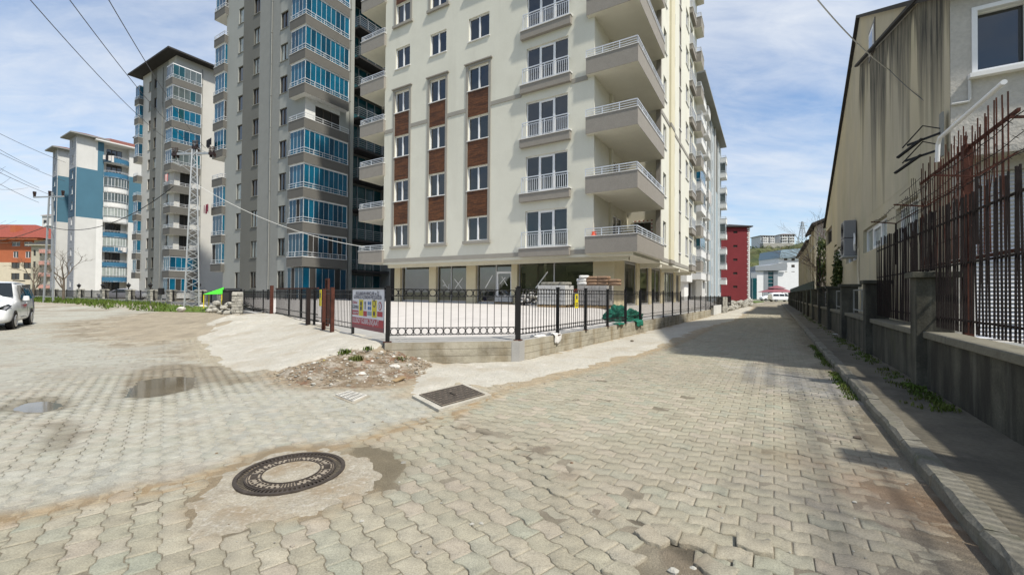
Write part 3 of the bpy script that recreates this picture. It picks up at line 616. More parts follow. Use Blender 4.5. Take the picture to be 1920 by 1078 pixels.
# lot ground behind the old wall, on which the factory stands
mb = MB(); mb.quad(rp(2.37, -6, .10), rp(40, -6, .10), rp(40, 84, .10), rp(2.37, 84, .10), M['farground']); tag(mb.build('factory_yard'), 'bare ground of the factory lot behind the old wall', kind='structure')
# ================================================================== BUILDINGS
XA = Vector((.8546, -.5193)); YA = Vector((.5193, .8546)); BANG = math.atan2(-.5193, .8546); ORG = Vector((1.9, 23.0))
def wl(x, y, z=0.0): return (ORG.x+XA.x*x+YA.x*y, ORG.y+XA.y*x+YA.y*y, z)     # grid shared by all the blocks
FLOOR = 3.07
def wall(mb, Mx, u0, u1, z0, z1, holes, matfn, rev=.16, revmat=None):
    us = sorted(set([u0, u1]+[h[0] for h in holes]+[h[1] for h in holes])); zs = sorted(set([z0, z1]+[h[2] for h in holes]+[h[3] for h in holes]))
    us = [u for u in us if u0 <= u <= u1]; zs = [z for z in zs if z0 <= z <= z1]
    mf = matfn if callable(matfn) else (lambda u, z: matfn)
    for ua, ub in zip(us[:-1], us[1:]):
        run = None
        for za, zb in zip(zs[:-1], zs[1:]):
            uc, zc = (ua+ub)/2, (za+zb)/2
            if any(h[0] < uc < h[1] and h[2] < zc < h[3] for h in holes):
                if run: mb.quad((ua, 0, run[0]), (ub, 0, run[0]), (ub, 0, run[1]), (ua, 0, run[1]), run[2], Mx); run = None
                continue
            m_ = mf(uc, zc)
            if run and run[2] is m_: run = (run[0], zb, m_)
            else:
                if run: mb.quad((ua, 0, run[0]), (ub, 0, run[0]), (ub, 0, run[1]), (ua, 0, run[1]), run[2], Mx)
                run = (za, zb, m_)
        if run: mb.quad((ua, 0, run[0]), (ub, 0, run[0]), (ub, 0, run[1]), (ua, 0, run[1]), run[2], Mx)
    for (a, b, c, d) in holes:
        if a < u0-1e-6 or b > u1+1e-6 or b-a < 1e-6 or d-c < .05: continue
        m_ = revmat or mf((a+b)/2, c-.01)
        mb.quad((a, 0, c), (a, rev, c), (a, rev, d), (a, 0, d), m_, Mx); mb.quad((b, rev, c), (b, 0, c), (b, 0, d), (b, rev, d), m_, Mx)
        mb.quad((a, 0, d), (a, rev, d), (b, rev, d), (b, 0, d), m_, Mx); mb.quad((a, rev, c), (a, 0, c), (b, 0, c), (b, rev, c), m_, Mx)
_wc = {}
def win_mesh(w, h, style):
    k = (round(w, 2), round(h, 2), style)
    if k in _wc: return _wc[k]
    fr = MB(); pn = MB(); sl = None
    fm = {'w': M['whitepvc'], 'b': M['brownwin'], 't': M['modgrey']}[style[0]]; n = int(style[1]); gl = {'d': M['glassW'], 'g': M['glassW2'], 'c': M['curtain'], 'b': M['blueglass'], 't': M['tealglass'], 'x': M['darkroom']}[style[2]]
    t = .06; y0, y1 = .10, .16
    fr.box(0, t, y0, y1, 0, h, fm); fr.box(w-t, w, y0, y1, 0, h, fm); fr.box(t, w-t, y0, y1, 0, t, fm); fr.box(t, w-t, y0, y1, h-t, h, fm)
    for i in range(1, n):
        x = w*i/n; ww = .05 if n < 3 else .065; fr.box(x-ww, x+ww, y0-.015, y1, t, h-t, fm)
    if n == 3:                              # door leaf in the middle
        fr.box(w/3+.065, 2*w/3-.065, y0-.012, y1, t, t+.07, fm); fr.box(w/3+.065, 2*w/3-.065, y0-.012, y1, h-t-.09, h-t, fm)
    pn.quad((.03, .14, .03), (w-.03, .14, .03), (w-.03, .14, h-.03), (.03, .14, h-.03), gl)
    if len(style) > 3 and style[3] == 's':
        sl = MB(); sl.box(-.06, w+.06, -.07, .12, -.045, 0, M['whitecap'] if style[0] == 'w' else M['mgrey'])
    _wc[k] = (fr.mesh('window'), pn.mesh('pane'), sl.mesh('sill') if sl else None); return _wc[k]
def window(root, Mx, u, z, w, h, style, name='window', label=None):
    f, p, s = win_mesh(w, h, style); o = obj(name, f, root, Mx @ T(u, 0, z)); obj('pane', p, o)
    if s: obj('sill', s, o)
    if label: o['label'] = label
    return o
I4 = Matrix.Identity(4)
def railing(mb, pts, z0, h, mat_, nr=3, post=1.0, w=.045, baluster=0):
    for a, b in zip(pts[:-1], pts[1:]):
        a = Vector((a[0], a[1], 0)); b = Vector((b[0], b[1], 0)); L_ = (b-a).length
        for i in range(nr):
            z = z0+h*(1-i/nr); mb.bar((a.x, a.y, z), (b.x, b.y, z), w if i == 0 else w*.6, mat_)
        n = max(1, round(L_/post))
        for i in range(n+1):
            q = a+(b-a)*i/n; mb.bar((q.x, q.y, z0), (q.x, q.y, z0+h), w*.8, mat_)
        if baluster:
            k = int(L_/baluster)
            for i in range(1, k): q = a+(b-a)*i/k; mb.bar((q.x, q.y, z0+.06), (q.x, q.y, z0+h*.86), w*.42, mat_)
            mb.bar((a.x, a.y, z0+.07), (b.x, b.y, z0+.07), w*.5, mat_); mb.bar((a.x, a.y, z0+h*.86), (b.x, b.y, z0+h*.86), w*.5, mat_)
def balcony(root, x0, x1, y0, y1, zb, zt, sides, pm, sm=None, rail=.35, railmat=None, glaze=None, gtop=None, name='balcony', capm=None, railn=3, gstep=.55, Mx=None, gin=.0, lip=0.03):
    """parapet box from zb to zt on the given sides (f=-y, r=+x, l=-x, k=+y) with a floor slab, metal rail and optional glazing"""
    sm = sm or pm; t = .12; mb = MB(); mb.M = Mx
    mb.box(x0, x1, y0, y1, zb, zb+.16, pm)
    seg = {'f': ((x0, y0), (x1, y0)), 'r': ((x1, y0), (x1, y1)), 'l': ((x0, y1), (x0, y0)), 'k': ((x1, y1), (x0, y1))}
    if 'f' in sides: mb.box(x0, x1, y0, y0+t, zb+.16, zt, pm)
    if 'k' in sides: mb.box(x0, x1, y1-t, y1, zb+.16, zt, pm)
    ya = y0+t if 'f' in sides else y0; yb = y1-t if 'k' in sides else y1
    if 'r' in sides: mb.box(x1-t, x1, ya, yb, zb+.16, zt, pm)
    if 'l' in sides: mb.box(x0, x0+t, ya, yb, zb+.16, zt, pm)
    mb.quad((x0+.01, y0+.01, zb-.004), (x1-.01, y0+.01, zb-.004), (x1-.01, y1, zb-.004), (x0+.01, y1, zb-.004), sm)
    o = mb.build(name, root)
    cp = MB(); cp.M = Mx; c = capm or M['whitecap']
    if 'f' in sides: cp.box(x0-lip, x1+lip, y0-lip, y0+t+.01, zt, zt+.035, c)
    if 'k' in sides: cp.box(x0-lip, x1+lip, y1-t-.01, y1+lip, zt, zt+.035, c)
    a = y0+t+.01 if 'f' in sides else y0; b = y1-t-.01 if 'k' in sides else y1
    if 'r' in sides: cp.box(x1-t-.01, x1+lip, a, b, zt, zt+.035, c)
    if 'l' in sides: cp.box(x0-lip, x0+t+.01, a, b, zt, zt+.035, c)
    cp.build('coping', o)
    order = [s for s in 'lfrk' if s in sides]
    if rail:
        rb = MB(); rb.M = Mx; e = .04
        X0, X1, Y0, Y1 = x0+(e if 'l' in sides else 0), x1-(e if 'r' in sides else 0), y0+(e if 'f' in sides else 0), y1-(e if 'k' in sides else 0)
        sg = {'l': [(X0, Y1), (X0, Y0)], 'f': [(X0, Y0), (X1, Y0)], 'r': [(X1, Y0), (X1, Y1)], 'k': [(X1, Y1), (X0, Y1)]}
        for s in order: railing(rb, sg[s], zt+.035, rail, railmat or M['rail'], railn)
        rb.build('railing', o)
    if glaze:
        e = .13+gin; X0, X1, Y0, Y1 = x0+e*('l' in sides), x1-e*('r' in sides), y0+e*('f' in sides), y1-e*('k' in sides); z0g = zt+.035
        sg = {'l': [(X0, Y1), (X0, Y0)], 'f': [(X0, Y0), (X1, Y0)], 'r': [(X1, Y0), (X1, Y1)], 'k': [(X1, Y1), (X0, Y1)]}
        fr = MB(); fr.M = Mx; gl = MB(); gl.M = Mx; rs = random.Random(int(zb*10+x0))
        for s in order:
            a, b = [Vector((p[0], p[1], 0)) for p in sg[s]]; L_ = (b-a).length; n = max(1, round(L_/gstep))
            fr.bar((a.x, a.y, gtop-.06), (b.x, b.y, gtop-.06), .07, M['whitepvc'], .12); fr.bar((a.x, a.y, z0g+.02), (b.x, b.y, z0g+.02), .05, M['whitepvc'], .04)
            for i in range(n+1):
                q = a+(b-a)*i/n; fr.bar((q.x, q.y, z0g+.04), (q.x, q.y, gtop-.12), .02 if 0 < i < n else .045, M['whitepvc'] if 0 < i < n else M['whitepvc'])
            for i in range(n):
                p, q = a+(b-a)*i/n, a+(b-a)*(i+1)/n; g_ = glaze[rs.randrange(len(glaze))]
                gl.quad((p.x, p.y, z0g+.04), (q.x, q.y, z0g+.04), (q.x, q.y, gtop-.12), (p.x, p.y, gtop-.12), g_)
        go = fr.build('glazing', o); gl.build('glass_panels', go)
    return o
def pipe(root, x, y, z0, z1, m_=None, r=.05, name='drainpipe'):
    mb = MB(); mb.tube([(x, y, z0), (x, y, z1)], r, m_ or M['mgrey'], 8)
    z = z0+1.5
    while z < z1: mb.cyl((x, y), r*1.6, z, z+.06, m_ or M['mgrey'], 8); z += 3.07
    return mb.build(name, root)
SF = RZ(math.pi/2)
# ------------------------------------------------------------------ the cream tower (W)
W = empty('apartment_tower', wl(0, 0), BANG, 'cream new apartment tower with brown wood window strips above empty glass shops', 'apartment building')
XL, XR, YB, ZB, ZT = -12.9, 4.7, 21.0, 3.62, 37.4
cA, cB, cC, cD = (-11.85, -10.5), (-8.66, -7.3), (-5.5, -3.97), (-1.38, 1.17)
NF = 11; wz = [4.70+FLOOR*k for k in range(NF)]; fz = [4.07+FLOOR*k for k in range(NF)]
holes = []
for k in range(NF):
    for c in (cA, cB, cC): holes.append((c[0], c[1], wz[k], wz[k]+1.45))
    holes.append((cD[0], cD[1], fz[k], fz[k]+2.07))
mb = MB(); wall(mb, I4, XL, 2.65, ZB, ZT, holes, M['cream'], .14)
SM = T(XR, 0, 0) @ SF          # side face: u = y
sh = []
for k in range(NF):
    sh += [(6.75, 7.65, wz[k], wz[k]+1.45), (10.25, 10.6, wz[k]+.55, wz[k]+1.3), (15.1, 16.5, wz[k], wz[k]+1.5), (12.2, 13.0, wz[k]-.1, wz[k]+1.5), (17.0, 18.8, fz[k], fz[k]+2.1)]
wall(mb, SM, 6.1, YB, ZB, ZT, sh, lambda u, z: M['taupe'] if 11.8 < u < 13.1 and not 0 else M['cream'], .14)
mb.quad((XL, YB, ZB), (XL, 0, ZB), (XL, 0, ZT), (XL, YB, ZT), M['cream']); mb.quad((XR, YB, ZB), (XL, YB, ZB), (XL, YB, ZT), (XR, YB, ZT), M['cream'])
mb.quad((XL, 0, ZT), (XR, 0, ZT), (XR, YB, ZT), (XL, YB, ZT), M['roofdark'])
mb.build('wall', W)
mb = MB()      # loggia inner walls behind the corner balconies
lh = [(3.05, 5.15, fz[k]-.1, fz[k]+2.05) for k in range(NF)]
wall(mb, T(2.65, 0, 0) @ SF, 0.0, 6.1, ZB, ZT, lh, M['cream2'], .1)
bh = [(3.0, 4.15, fz[k]+.85, fz[k]+2.0) for k in range(NF)]
wall(mb, T(0, 6.1, 0), 2.65, XR, ZB, ZT, bh, M['cream2'], .1)
mb.box(2.65, 2.80, 2.45, 2.75, ZB, ZT, M['cream2'], skip='l'); mb.box(4.45, 4.72, 5.88, 6.098, ZB, ZT, M['taupe'])
mb.build('loggia_wall', W)
for k in range(8):
    window(W, T(2.65, 0, 0) @ SF, 3.05, fz[k]-.1, 2.1, 2.15, 'w2d', 'balcony_door'); window(W, T(0, 6.1, 0), 3.0, fz[k]+.85, 1.15, 1.15, 'w1d')
mb = MB()
for i in range(10):      # red and white protection tape round the lowest loggia window
    x = 2.98+i*.13; mb.box(x, x+.07, 6.02, 6.08, fz[0]+2.0, fz[0]+2.06, M['tapered'] if i % 2 else M['tapewhite'])
    z = fz[0]+.85+i*.115; mb.box(4.15, 4.21, 6.02, 6.08, z, z+.07, M['tapered'] if i % 2 == 0 else M['tapewhite'])
mb.build('protective_tape', W)
sl = MB(); sl.box(XL+.002, 4.695, .002, YB-.01, 3.45, 3.615, M['cream2'])
for y in (6.3, 12.6, 18.2): sl.box(3.35, 4.65, y, y+.35, 3.20, 3.449, M['cream2'])
sl.box(-13.0, 4.3, .55, .85, 3.25, 3.449, M['cream2']); sl.build('soffit', W)
g1 = random.Random(11)
for k in range(7):
    for c in (cA, cB, cC):
        st = 'w2d' if k > 2 or g1.random() < .5 else 'w2g'
        window(W, I4, c[0], wz[k], c[1]-c[0], 1.45, st+('s' if True else ''))
    window(W, I4, cD[0], fz[k], cD[1]-cD[0], 2.07, 'w3d' if k > 1 else 'w3g', 'french_window')
for k in range(10):
    window(W, SM, 6.75, wz[k], .9, 1.45, 'w1ds'); window(W, SM, 10.25, wz[k]+.55, .35, .75, 'w1d'); window(W, SM, 15.1, wz[k], 1.4, 1.5, 'w2ds'); window(W, SM, 12.2, wz[k]-.1, .8, 1.6, 'w1ds'); window(W, SM, 17.0, fz[k], 1.8, 2.1, 'w2d', 'french_window')
# surrounds and wood panels
for (c, nm) in ((cA, 'a'), (cB, 'b'), (cC, 'c')):
    for k0, k1 in ((0, 3), (5, 8)):
        mb = MB(); zb = wz[k0]-.02; zt = wz[k1]+1.47; a, b = c
        for x0, x1 in ((a-.17, a), (b, b+.17)): mb.box(x0, x1, -.045, .0, zb, zt, M['taupeb'])
        mb.box(a-.17, b+.17, -.05, 0, zt, zt+.16, M['taupeb']); mb.box(a-.26, b+.26, -.13, 0, zt+.16, zt+.23, M['taupe'])
        mb.box(a-.26, b+.26, -.14, 0, zb-.16, zb, M['taupeb']); mb.build('window_surround', W)
        for k in range(k0, k1): mb = MB(); mb.box(a+.003, b-.003, -.02, 0, wz[k]+1.47, wz[k+1]-.05, M['wood']); mb.build('wood_panel', W)
def bandp(*q): mb = MB(); mb.box(*q); mb.build('band_course', W)
for zz in (12.67, 28.02):
    for a, b in ((XL, cA[0]-.17), (cA[1]+.17, cB[0]-.17), (cB[1]+.17, cC[0]-.17), (cC[1]+.17, -1.70), (1.39, 2.29)): bandp(a, b, -.035, 0, zz, zz+.24, M['taupeb'])
    bandp(XR, XR+.035, 6.1, 8.55, zz, zz+.24, M['taupeb']); bandp(XR, XR+.16, 8.52, 9.83, zz, zz+.24, M['taupeb']); bandp(XR, XR+.035, 9.83, 16.7, zz, zz+.24, M['taupeb'])
bandp(XL, -1.70, -.03, 0, 3.60, 3.84, M['taupeb']); bandp(1.39, 2.29, -.03, 0, 3.60, 3.84, M['taupeb']); bandp(XR, XR+.03, 6.12, 8.5, 3.60, 3.84, M['taupeb']); bandp(XR, XR+.17, 8.5, 9.85, 3.60, 3.84, M['taupe']); bandp(XR, XR+.03, 9.85, 16.7, 3.60, 3.84, M['taupeb'])
mb = MB(); mb.box(XR, XR+.13, 8.55, 9.8, 3.84, 37.3, M['yellowish']); mb.build('pilaster', W)
for k in range(8):      # french balconies
    z = fz[k]; mb = MB(); mb.box(-1.69, 1.38, -.22, 0, z-.5, z-.05, M['taupe']); mb.box(-1.73, 1.42, -.26, 0, z-.05, z-.01, M['whitecap'])
    o = mb.build('window_ledge', W); rb = MB(); railing(rb, [(-1.52, -.19), (1.27, -.19)], z-.01, .86, M['rail'], 1, 1.4, .05, .115)
    rb.bar((-1.52, -.19, z+.85), (-1.52, 0, z+.85), .03, M['rail']); rb.bar((1.27, -.19, z+.85), (1.27, 0, z+.85), .03, M['rail']); rb.build('railing', o)
for k in range(9):
    z = 3.60+FLOOR*k
    if k < 8: balcony(W, 2.28, 4.95, -.25, 5.86, z, z+.86, 'frl' if False else 'fr', M['taupe'], M['cream2'], .36, name='corner_balcony')
    balcony(W, -15.3, -12.82, -.18, 1.9, z, z+.86, 'flr', M['taupe'], M['cream2'], .34, name='side_balcony', railn=3)
for k in range(10):
    z = 3.60+FLOOR*k; mb = MB(); mb.M = SM; mb.box(16.8, 19.0, -.25, 0, z-.05, z+.40, M['taupe']); mb.box(16.76, 19.04, -.29, 0, z+.40, z+.44, M['whitecap']); o = mb.build('window_ledge', W)
    rb = MB(); rb.M = SM; railing(rb, [(16.9, 0), (16.9, -.22), (18.9, -.22), (18.9, 0)], z+.44, .85, M['rail'], 1, 1.3, .045, .13); rb.build('railing', o)
    balcony(W, XR-.3, XR+.6, 19.3, YB+.15, z, z+.9, 'frk', M['taupe'], M['cream2'], .34, name='end_balcony')
# shops at ground level
FZ = .86; GY = 1.5; GX = 3.31
mb = MB()
for a, b in ((-13.2, -12.62), (-9.82, -9.2), (-6.58, -5.82), (-3.12, -2.70)): mb.box(a, b, GY-.12, GY+.45, FZ-.3, 3.449, M['shopwall'])
mb.box(2.12, GX, GY-.12, 3.25, FZ-.4, 3.449, M['shopwall'])
for a, b in ((5.6, 6.35), (8.85, 9.45), (12.5, 13.7), (17.8, 18.6), (20.2, 20.9)): mb.box(GX-.45, GX+.08, a, b, .4, 3.449, M['shopwall'])
mb.box(-13.2, GX, GY-.04, GY+.1, .55, FZ, M['slab']); mb.box(GX-.1, GX+.03, GY+1.7, 20.9, .35, .84, M['cream2'])
mb.build('shop_pillars', W)
mb = MB(); mb.box(-13.2, GX-.12, GY+.11, 20.8, .5, FZ-.002, M['interiorf']); mb.box(-13.2, GX-.2, 6.5, 6.7, FZ, 3.45, M['interior']); mb.box(-9.5, -9.35, GY+.5, 6.5, FZ, 3.45, M['interior']); mb.box(-1.9, -1.75, 3.4, 6.5, FZ, 3.45, M['interior'])
mb.box(-6.2, -6.05, GY+.5, 6.5, FZ, 3.45, M['interior']); mb.box(-3.6, -2.7, 4.0, 4.2, FZ, 3.45, M['interior']); mb.box(-1.6, .6, 6.38, 6.49, FZ, 3.0, M['darkroom']); mb.box(-5.6, -4.2, 6.38, 6.49, FZ, 3.0, M['darkroom'])
mb.box(-13.2, -13.05, GY, 20.8, FZ, 3.45, M['interior']); mb.box(1.0, 1.15, 6.7, 20.8, FZ, 3.45, M['interior']); mb.box(1.15, GX-.2, 12.9, 13.05, FZ, 3.45, M['interior'])
mb.build('shop_interior', W)
bays = [(-12.62, -9.82, []), (-9.2, -6.58, [-8.0]), (-5.82, -3.12, [-4.35]), (-2.70, 2.12, [-.32])]
for i, (a, b, mu) in enumerate(bays):
    fr = MB(); y = GY+.12
    for x in [a+.03]+mu+[b-.03]: fr.box(x-.04, x+.04, y-.04, y+.04, FZ, 3.42, M['alu'])
    fr.box(a+.07, b-.07, y-.039, y+.039, FZ, FZ+.1, M['alu']); fr.box(a+.07, b-.07, y-.039, y+.039, 3.34, 3.42, M['alu'])
    if i in (1, 2):
        x = mu[0]; fr.tube([(x-.13, y-.07, 1.65), (x-.13, y-.12, 1.7), (x-.13, y-.12, 2.05), (x-.13, y-.07, 2.1)] if i == 1 else [(x+.2, y-.07, 1.65), (x+.2, y-.12, 1.7), (x+.2, y-.12, 2.05), (x+.2, y-.07, 2.1)], .022, M['whitepvc'], 6)
    if i == 2: fr.box(mu[0]+.04, b-.07, y-.05, y+.038, 2.75, 2.87, M['whitepvc']); fr.box(mu[0]+.05, mu[0]+.15, y-.05, y+.038, FZ+.1, 2.75, M['whitepvc']); fr.box(b-.17, b-.071, y-.05, y+.038, FZ+.1, 2.75, M['whitepvc'])
    o = fr.build('shop_window', W); gl = MB(); gl.quad((a+.05, y, FZ+.08), (b-.05, y, FZ+.08), (b-.05, y, 3.36), (a+.05, y, 3.36), M['shopglass']); gl.build('pane', o)
    def strip(x0, z0, x1, z1, w=.05): 
        p, q = Vector((x0, y-.012, z0)), Vector((x1, y-.012, z1)); d = (q-p).normalized(); n_ = Vector((-d.z, 0, d.x))*w/2; tp = MB(); tp.add([p-n_, q-n_, q+n_, p+n_], [(0, 1, 2, 3)], M['tapewhite']); tp.build('tape_mark', o)
    if i == 1: strip(-8.8, 2.4, -8.35, 1.85); strip(-8.75, 2.0, -8.5, 2.05, .04); strip(-7.75, 2.45, -7.1, 1.8); strip(-7.7, 1.8, -7.05, 2.5)
    if i == 2: strip(-5.2, 1.85, -4.65, 2.65, .07); strip(-4.1, 2.1, -3.7, 2.5); strip(-3.95, 2.55, -3.55, 2.0)
    if i == 3: strip(-1.55, 1.85, -.75, 2.8, .07)
GS = T(GX, 0, 0) @ SF
for a, b, n in ((3.25, 5.6, 1), (6.35, 8.85, 1), (9.45, 12.5, 2), (13.7, 17.8, 4), (18.6, 20.2, 2)):
    fr = MB(); fr.M = GS
    for i in range(n+1): x = a+.04+(b-a-.08)*i/n; fr.box(x-.04, x+.04, .0, .08, .85, 3.4, M['alu'])
    fr.box(a+.08, b-.08, .001, .079, .85, .95, M['alu']); fr.box(a+.08, b-.08, .001, .079, 3.3, 3.4, M['alu'])
    o = fr.build('shop_window', W); gl = MB(); gl.M = GS; gl.quad((a+.05, .04, .9), (b-.05, .04, .9), (b-.05, .04, 3.35), (a+.05, .04, 3.35), M['shopglass']); gl.build('pane', o)
mb = MB(); mb.box(-15.6, -13.25, 3.2, 3.3, .6, 3.5, M['darkroom']); mb.box(-15.6, -13.21, 3.31, 9, .6, 3.6, M['dgrey']); mb.build('garage_shutter', W)

# ------------------------------------------------------------------ generic grey block (towers B and C)
def tile_roof(root, x0, x1, y0, y1, z, h, ov, m_, em=None, name='roof'):
    mb = MB(); a = [(x0-ov, y0-ov), (x1+ov, y0-ov), (x1+ov, y1+ov), (x0-ov, y1+ov)]; em = em or M['dgrey']
    mb.add([(p[0], p[1], z) for p in a]+[(p[0], p[1], z+.22) for p in a], [(0, 1, 2, 3), (0, 1, 5, 4), (1, 2, 6, 5), (2, 3, 7, 6), (3, 0, 4, 7)], em)
    w = min(x1-x0, y1-y0)/2; L_ = (x1-x0) > (y1-y0)
    r = [((x0+w), (y0+y1)/2), ((x1-w), (y0+y1)/2)] if L_ else [((x0+x1)/2, y0+w), ((x0+x1)/2, y1-w)]
    v = [(p[0], p[1], z+.222) for p in a]+[(p[0], p[1], z+h) for p in r]
    mb.add(v, [(0, 1, 5, 4), (1, 2, 5), (2, 3, 4, 5), (3, 0, 4)] if L_ else [(0, 1, 4), (1, 2, 5, 4), (2, 3, 5), (3, 0, 4, 5)], m_)
    return mb.build(name, root)
Bx, By = -28.44, 1.88
B = empty('apartment_tower', wl(Bx, By), BANG, 'tall grey apartment tower with bright blue glazed corner balconies beside the cream one', 'apartment building')
NB = 13; bw = [1.78+FLOOR*k for k in range(NB)]
mb = MB(); hs = []
for k in range(NB):
    hs += [(-8.75, -7.8, bw[k], bw[k]+1.65), (-5.75, -4.65, bw[k], bw[k]+1.65), (-.95, .25, bw[k], bw[k]+1.65)]
def bmat(u, z): return M['lgrey'] if (u < -7.0 or u > -2.35) else (M['dgrey'] if u < -3.0 else M['mgrey'])
wall(mb, I4, -11.3, 3.1, 0, 42, hs, bmat, .2)
BS = T(3.1, 0, 0) @ SF
wall(mb, BS, 0, 5.2, 0, 42, [(1.0, 3.6, 1.2+FLOOR*k, 3.3+FLOOR*k) for k in range(NB)], lambda u, z: M['lgrey'] if u > 3.9 else M['white'], .1)
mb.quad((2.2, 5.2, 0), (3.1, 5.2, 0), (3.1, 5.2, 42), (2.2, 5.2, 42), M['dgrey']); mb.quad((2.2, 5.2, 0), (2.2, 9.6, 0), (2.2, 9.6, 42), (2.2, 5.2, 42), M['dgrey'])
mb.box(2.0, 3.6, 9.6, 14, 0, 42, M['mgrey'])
mb.quad((-11.3, 14, 0), (-11.3, 0, 0), (-11.3, 0, 42), (-11.3, 14, 42), M['lgrey']); mb.quad((-11.3, 0, 42), (3.1, 0, 42), (3.1, 14, 42), (-11.3, 14, 42), M['roofdark'])
mb.build('wall', B)
rs = random.Random(2)
for k in range(NB-1):
    for u, w in ((-8.75, .95), (-5.75, 1.1), (-.95, 1.2)): window(B, I4, u, bw[k], w, 1.65, 'b%d%ss' % (1 if w < 1 else 2, rs.choice('dcdd')))
    window(B, BS, 1.0, 1.2+FLOOR*k, 2.6, 2.1, 'b3x', 'balcony_door')
BG = [M['blueglass']]*6+[M['blueglass2']]*3+[M['darkroom']]; BG2 = [M['blueglass2']]*3+[M['darkroom']]
for k in range(-1, 12):
    z = 3.72+FLOOR*k
    if k >= 0:
        gz = None if k == 4 else (BG if k > 0 else BG2)
        balcony(B, 1.45, 3.85, -.55, 4.05, z, z+.85, 'frl', M['parapet'], M['white'], .42, glaze=gz, gtop=z+FLOOR-.02, name='corner_balcony', gstep=.5, railn=2)
    z2 = 3.6+FLOOR*k
    if k >= 0:
        gz = None if k in (3, 8) else BG
        balcony(B, -13.3, -11.0, -.35, 1.6, z2, z2+.8, 'flr', M['parapet'], M['white'], .38, glaze=gz, gtop=z2+FLOOR-.02, name='side_balcony', gstep=.6, railn=2)
    # teal recess between the two towers
    z3 = 3.5+FLOOR*k
    mb = MB()
    if k >= 0: mb.box(2.21, 3.75, 5.3, 9.5, z3, z3+.22, M['roofdark']); o = mb.build('recess_balcony', B); rb = MB(); railing(rb, [(2.3, 5.38), (3.68, 5.38), (3.68, 9.4)], z3+.22, 1.0, M['galv'], 5, 1.0, .04); rb.build('railing', o)
    fr = MB(); fr.M = T(2.35, 0, 0) @ SF
    for i in range(5): x = 5.25+4.2*i/4; fr.box(x-.05, x+.05, -.06, .04, z3+.23, z3+FLOOR-.3, M['modgrey'])
    o = fr.build('recess_window', B); gl = MB(); gl.M = T(2.35, 0, 0) @ SF; gl.quad((5.22, 0, z3+.23), (9.5, 0, z3+.23), (9.5, 0, z3+FLOOR-.3), (5.22, 0, z3+FLOOR-.3), M['tealglass']); gl.build('pane', o)
gb = MB(); gb.box(1.45, 3.85, -.5, 4.0, .3, .9, M['parapet']); gb.build('ground_parapet', B)
fr = MB(); gl = MB()
for a, b in (((1.5, -.45), (3.8, -.45)), ((3.8, -.45), (3.8, 4.0))):
    a = Vector(a+(0,)); b = Vector(b+(0,)); n = round((b-a).length/.6)
    for i in range(n+1): q = a+(b-a)*i/n; fr.bar((q.x, q.y, .9), (q.x, q.y, 3.6), .045, M['galv'])
    for i in range(n): p, q = a+(b-a)*i/n, a+(b-a)*(i+1)/n; gl.quad((p.x, p.y, .9), (q.x, q.y, .9), (q.x, q.y, 3.6), (p.x, p.y, 3.6), BG2[(i*3) % 4])
o = fr.build('ground_glazing', B); gl.build('glass_panels', o)
pipe(B, -2.4, -.06, .5, 41.5); pipe(B, 3.16, 4.7, .5, 41.5)
Cx, Cy = -64.02, 5.85
C = empty('apartment_tower', wl(Cx, Cy), BANG, 'grey and white apartment tower with dark overhanging roof behind the lattice pylon', 'apartment building')
mb = MB(); hs = []; NC = 11; xs_ = ((-8.8, -7.95), (-6.75, -5.8), (-1.75, -.75))
for k in range(NC):
    for a, b in xs_: hs.append((a, b, 1.78+FLOOR*k, 3.43+FLOOR*k))
wall(mb, I4, -11.2, .9, 0, 35.6, hs, lambda u, z: M['lgreyC'] if (u < -7.5 or u > -3.1) else (M['dgrey'] if u < -3.8 else M['mgrey']), .2)
CS = T(.9, 0, 0) @ SF
wall(mb, CS, 0, 11, 0, 35.6, [(.7, 2.0, 1.3+FLOOR*k, 3.4+FLOOR*k) for k in range(NC)], M['lgreyC'], .1)
mb.quad((-11.2, 11, 0), (-11.2, 0, 0), (-11.2, 0, 35.6), (-11.2, 11, 35.6), M['lgreyC']); mb.build('wall', C)
for k in range(NC):
    for a, b in xs_: window(C, I4, a, 1.78+FLOOR*k, b-a, 1.65, 'b1%ss' % rs.choice('dcd'))
    window(C, CS, .7, 1.3+FLOOR*k, 1.3, 2.1, 'b2x', 'balcony_door')
CG = [M['blueglass']]*4+[M['tealglass'], M['blueglass2'], M['greyglass']]
for k in range(0, 10):
    z = 3.35+FLOOR*k; op = k in (1, 2, 3, 4)
    gz = None if op else ([M['greyglass'], M['greyglass'], M['tealglass']] if k in (5, 8, 9) else CG)
    balcony(C, -.55, 1.75, -.75, 2.9, z, z+.95, 'frl', M['parapet'], M['white'], .42, glaze=gz, gtop=z+FLOOR-.05, name='corner_balcony', gstep=.75, railn=2)
    balcony(C, -12.6, -10.9, -.6, 1.2, z, z+.9, 'flr', M['parapet'], M['white'], .38, glaze=None if k in (4, 5) else BG, gtop=z+FLOOR-.02, name='side_balcony', gstep=.7, railn=2)
balcony(C, -.55, 1.75, -.75, 2.9, .35, 1.1, 'frl', M['white'], M['white'], .3, glaze=BG, gtop=3.3, name='corner_balcony', gstep=.75, railn=2)
tile_roof(C, -11.4, 1.0, -.2, 11, 35.6, 2.2, 1.3, M['roofdark'], M['roofdark']); pipe(C, .98, 3.3, .5, 35); pipe(C, -3.45, -.07, .5, 35)
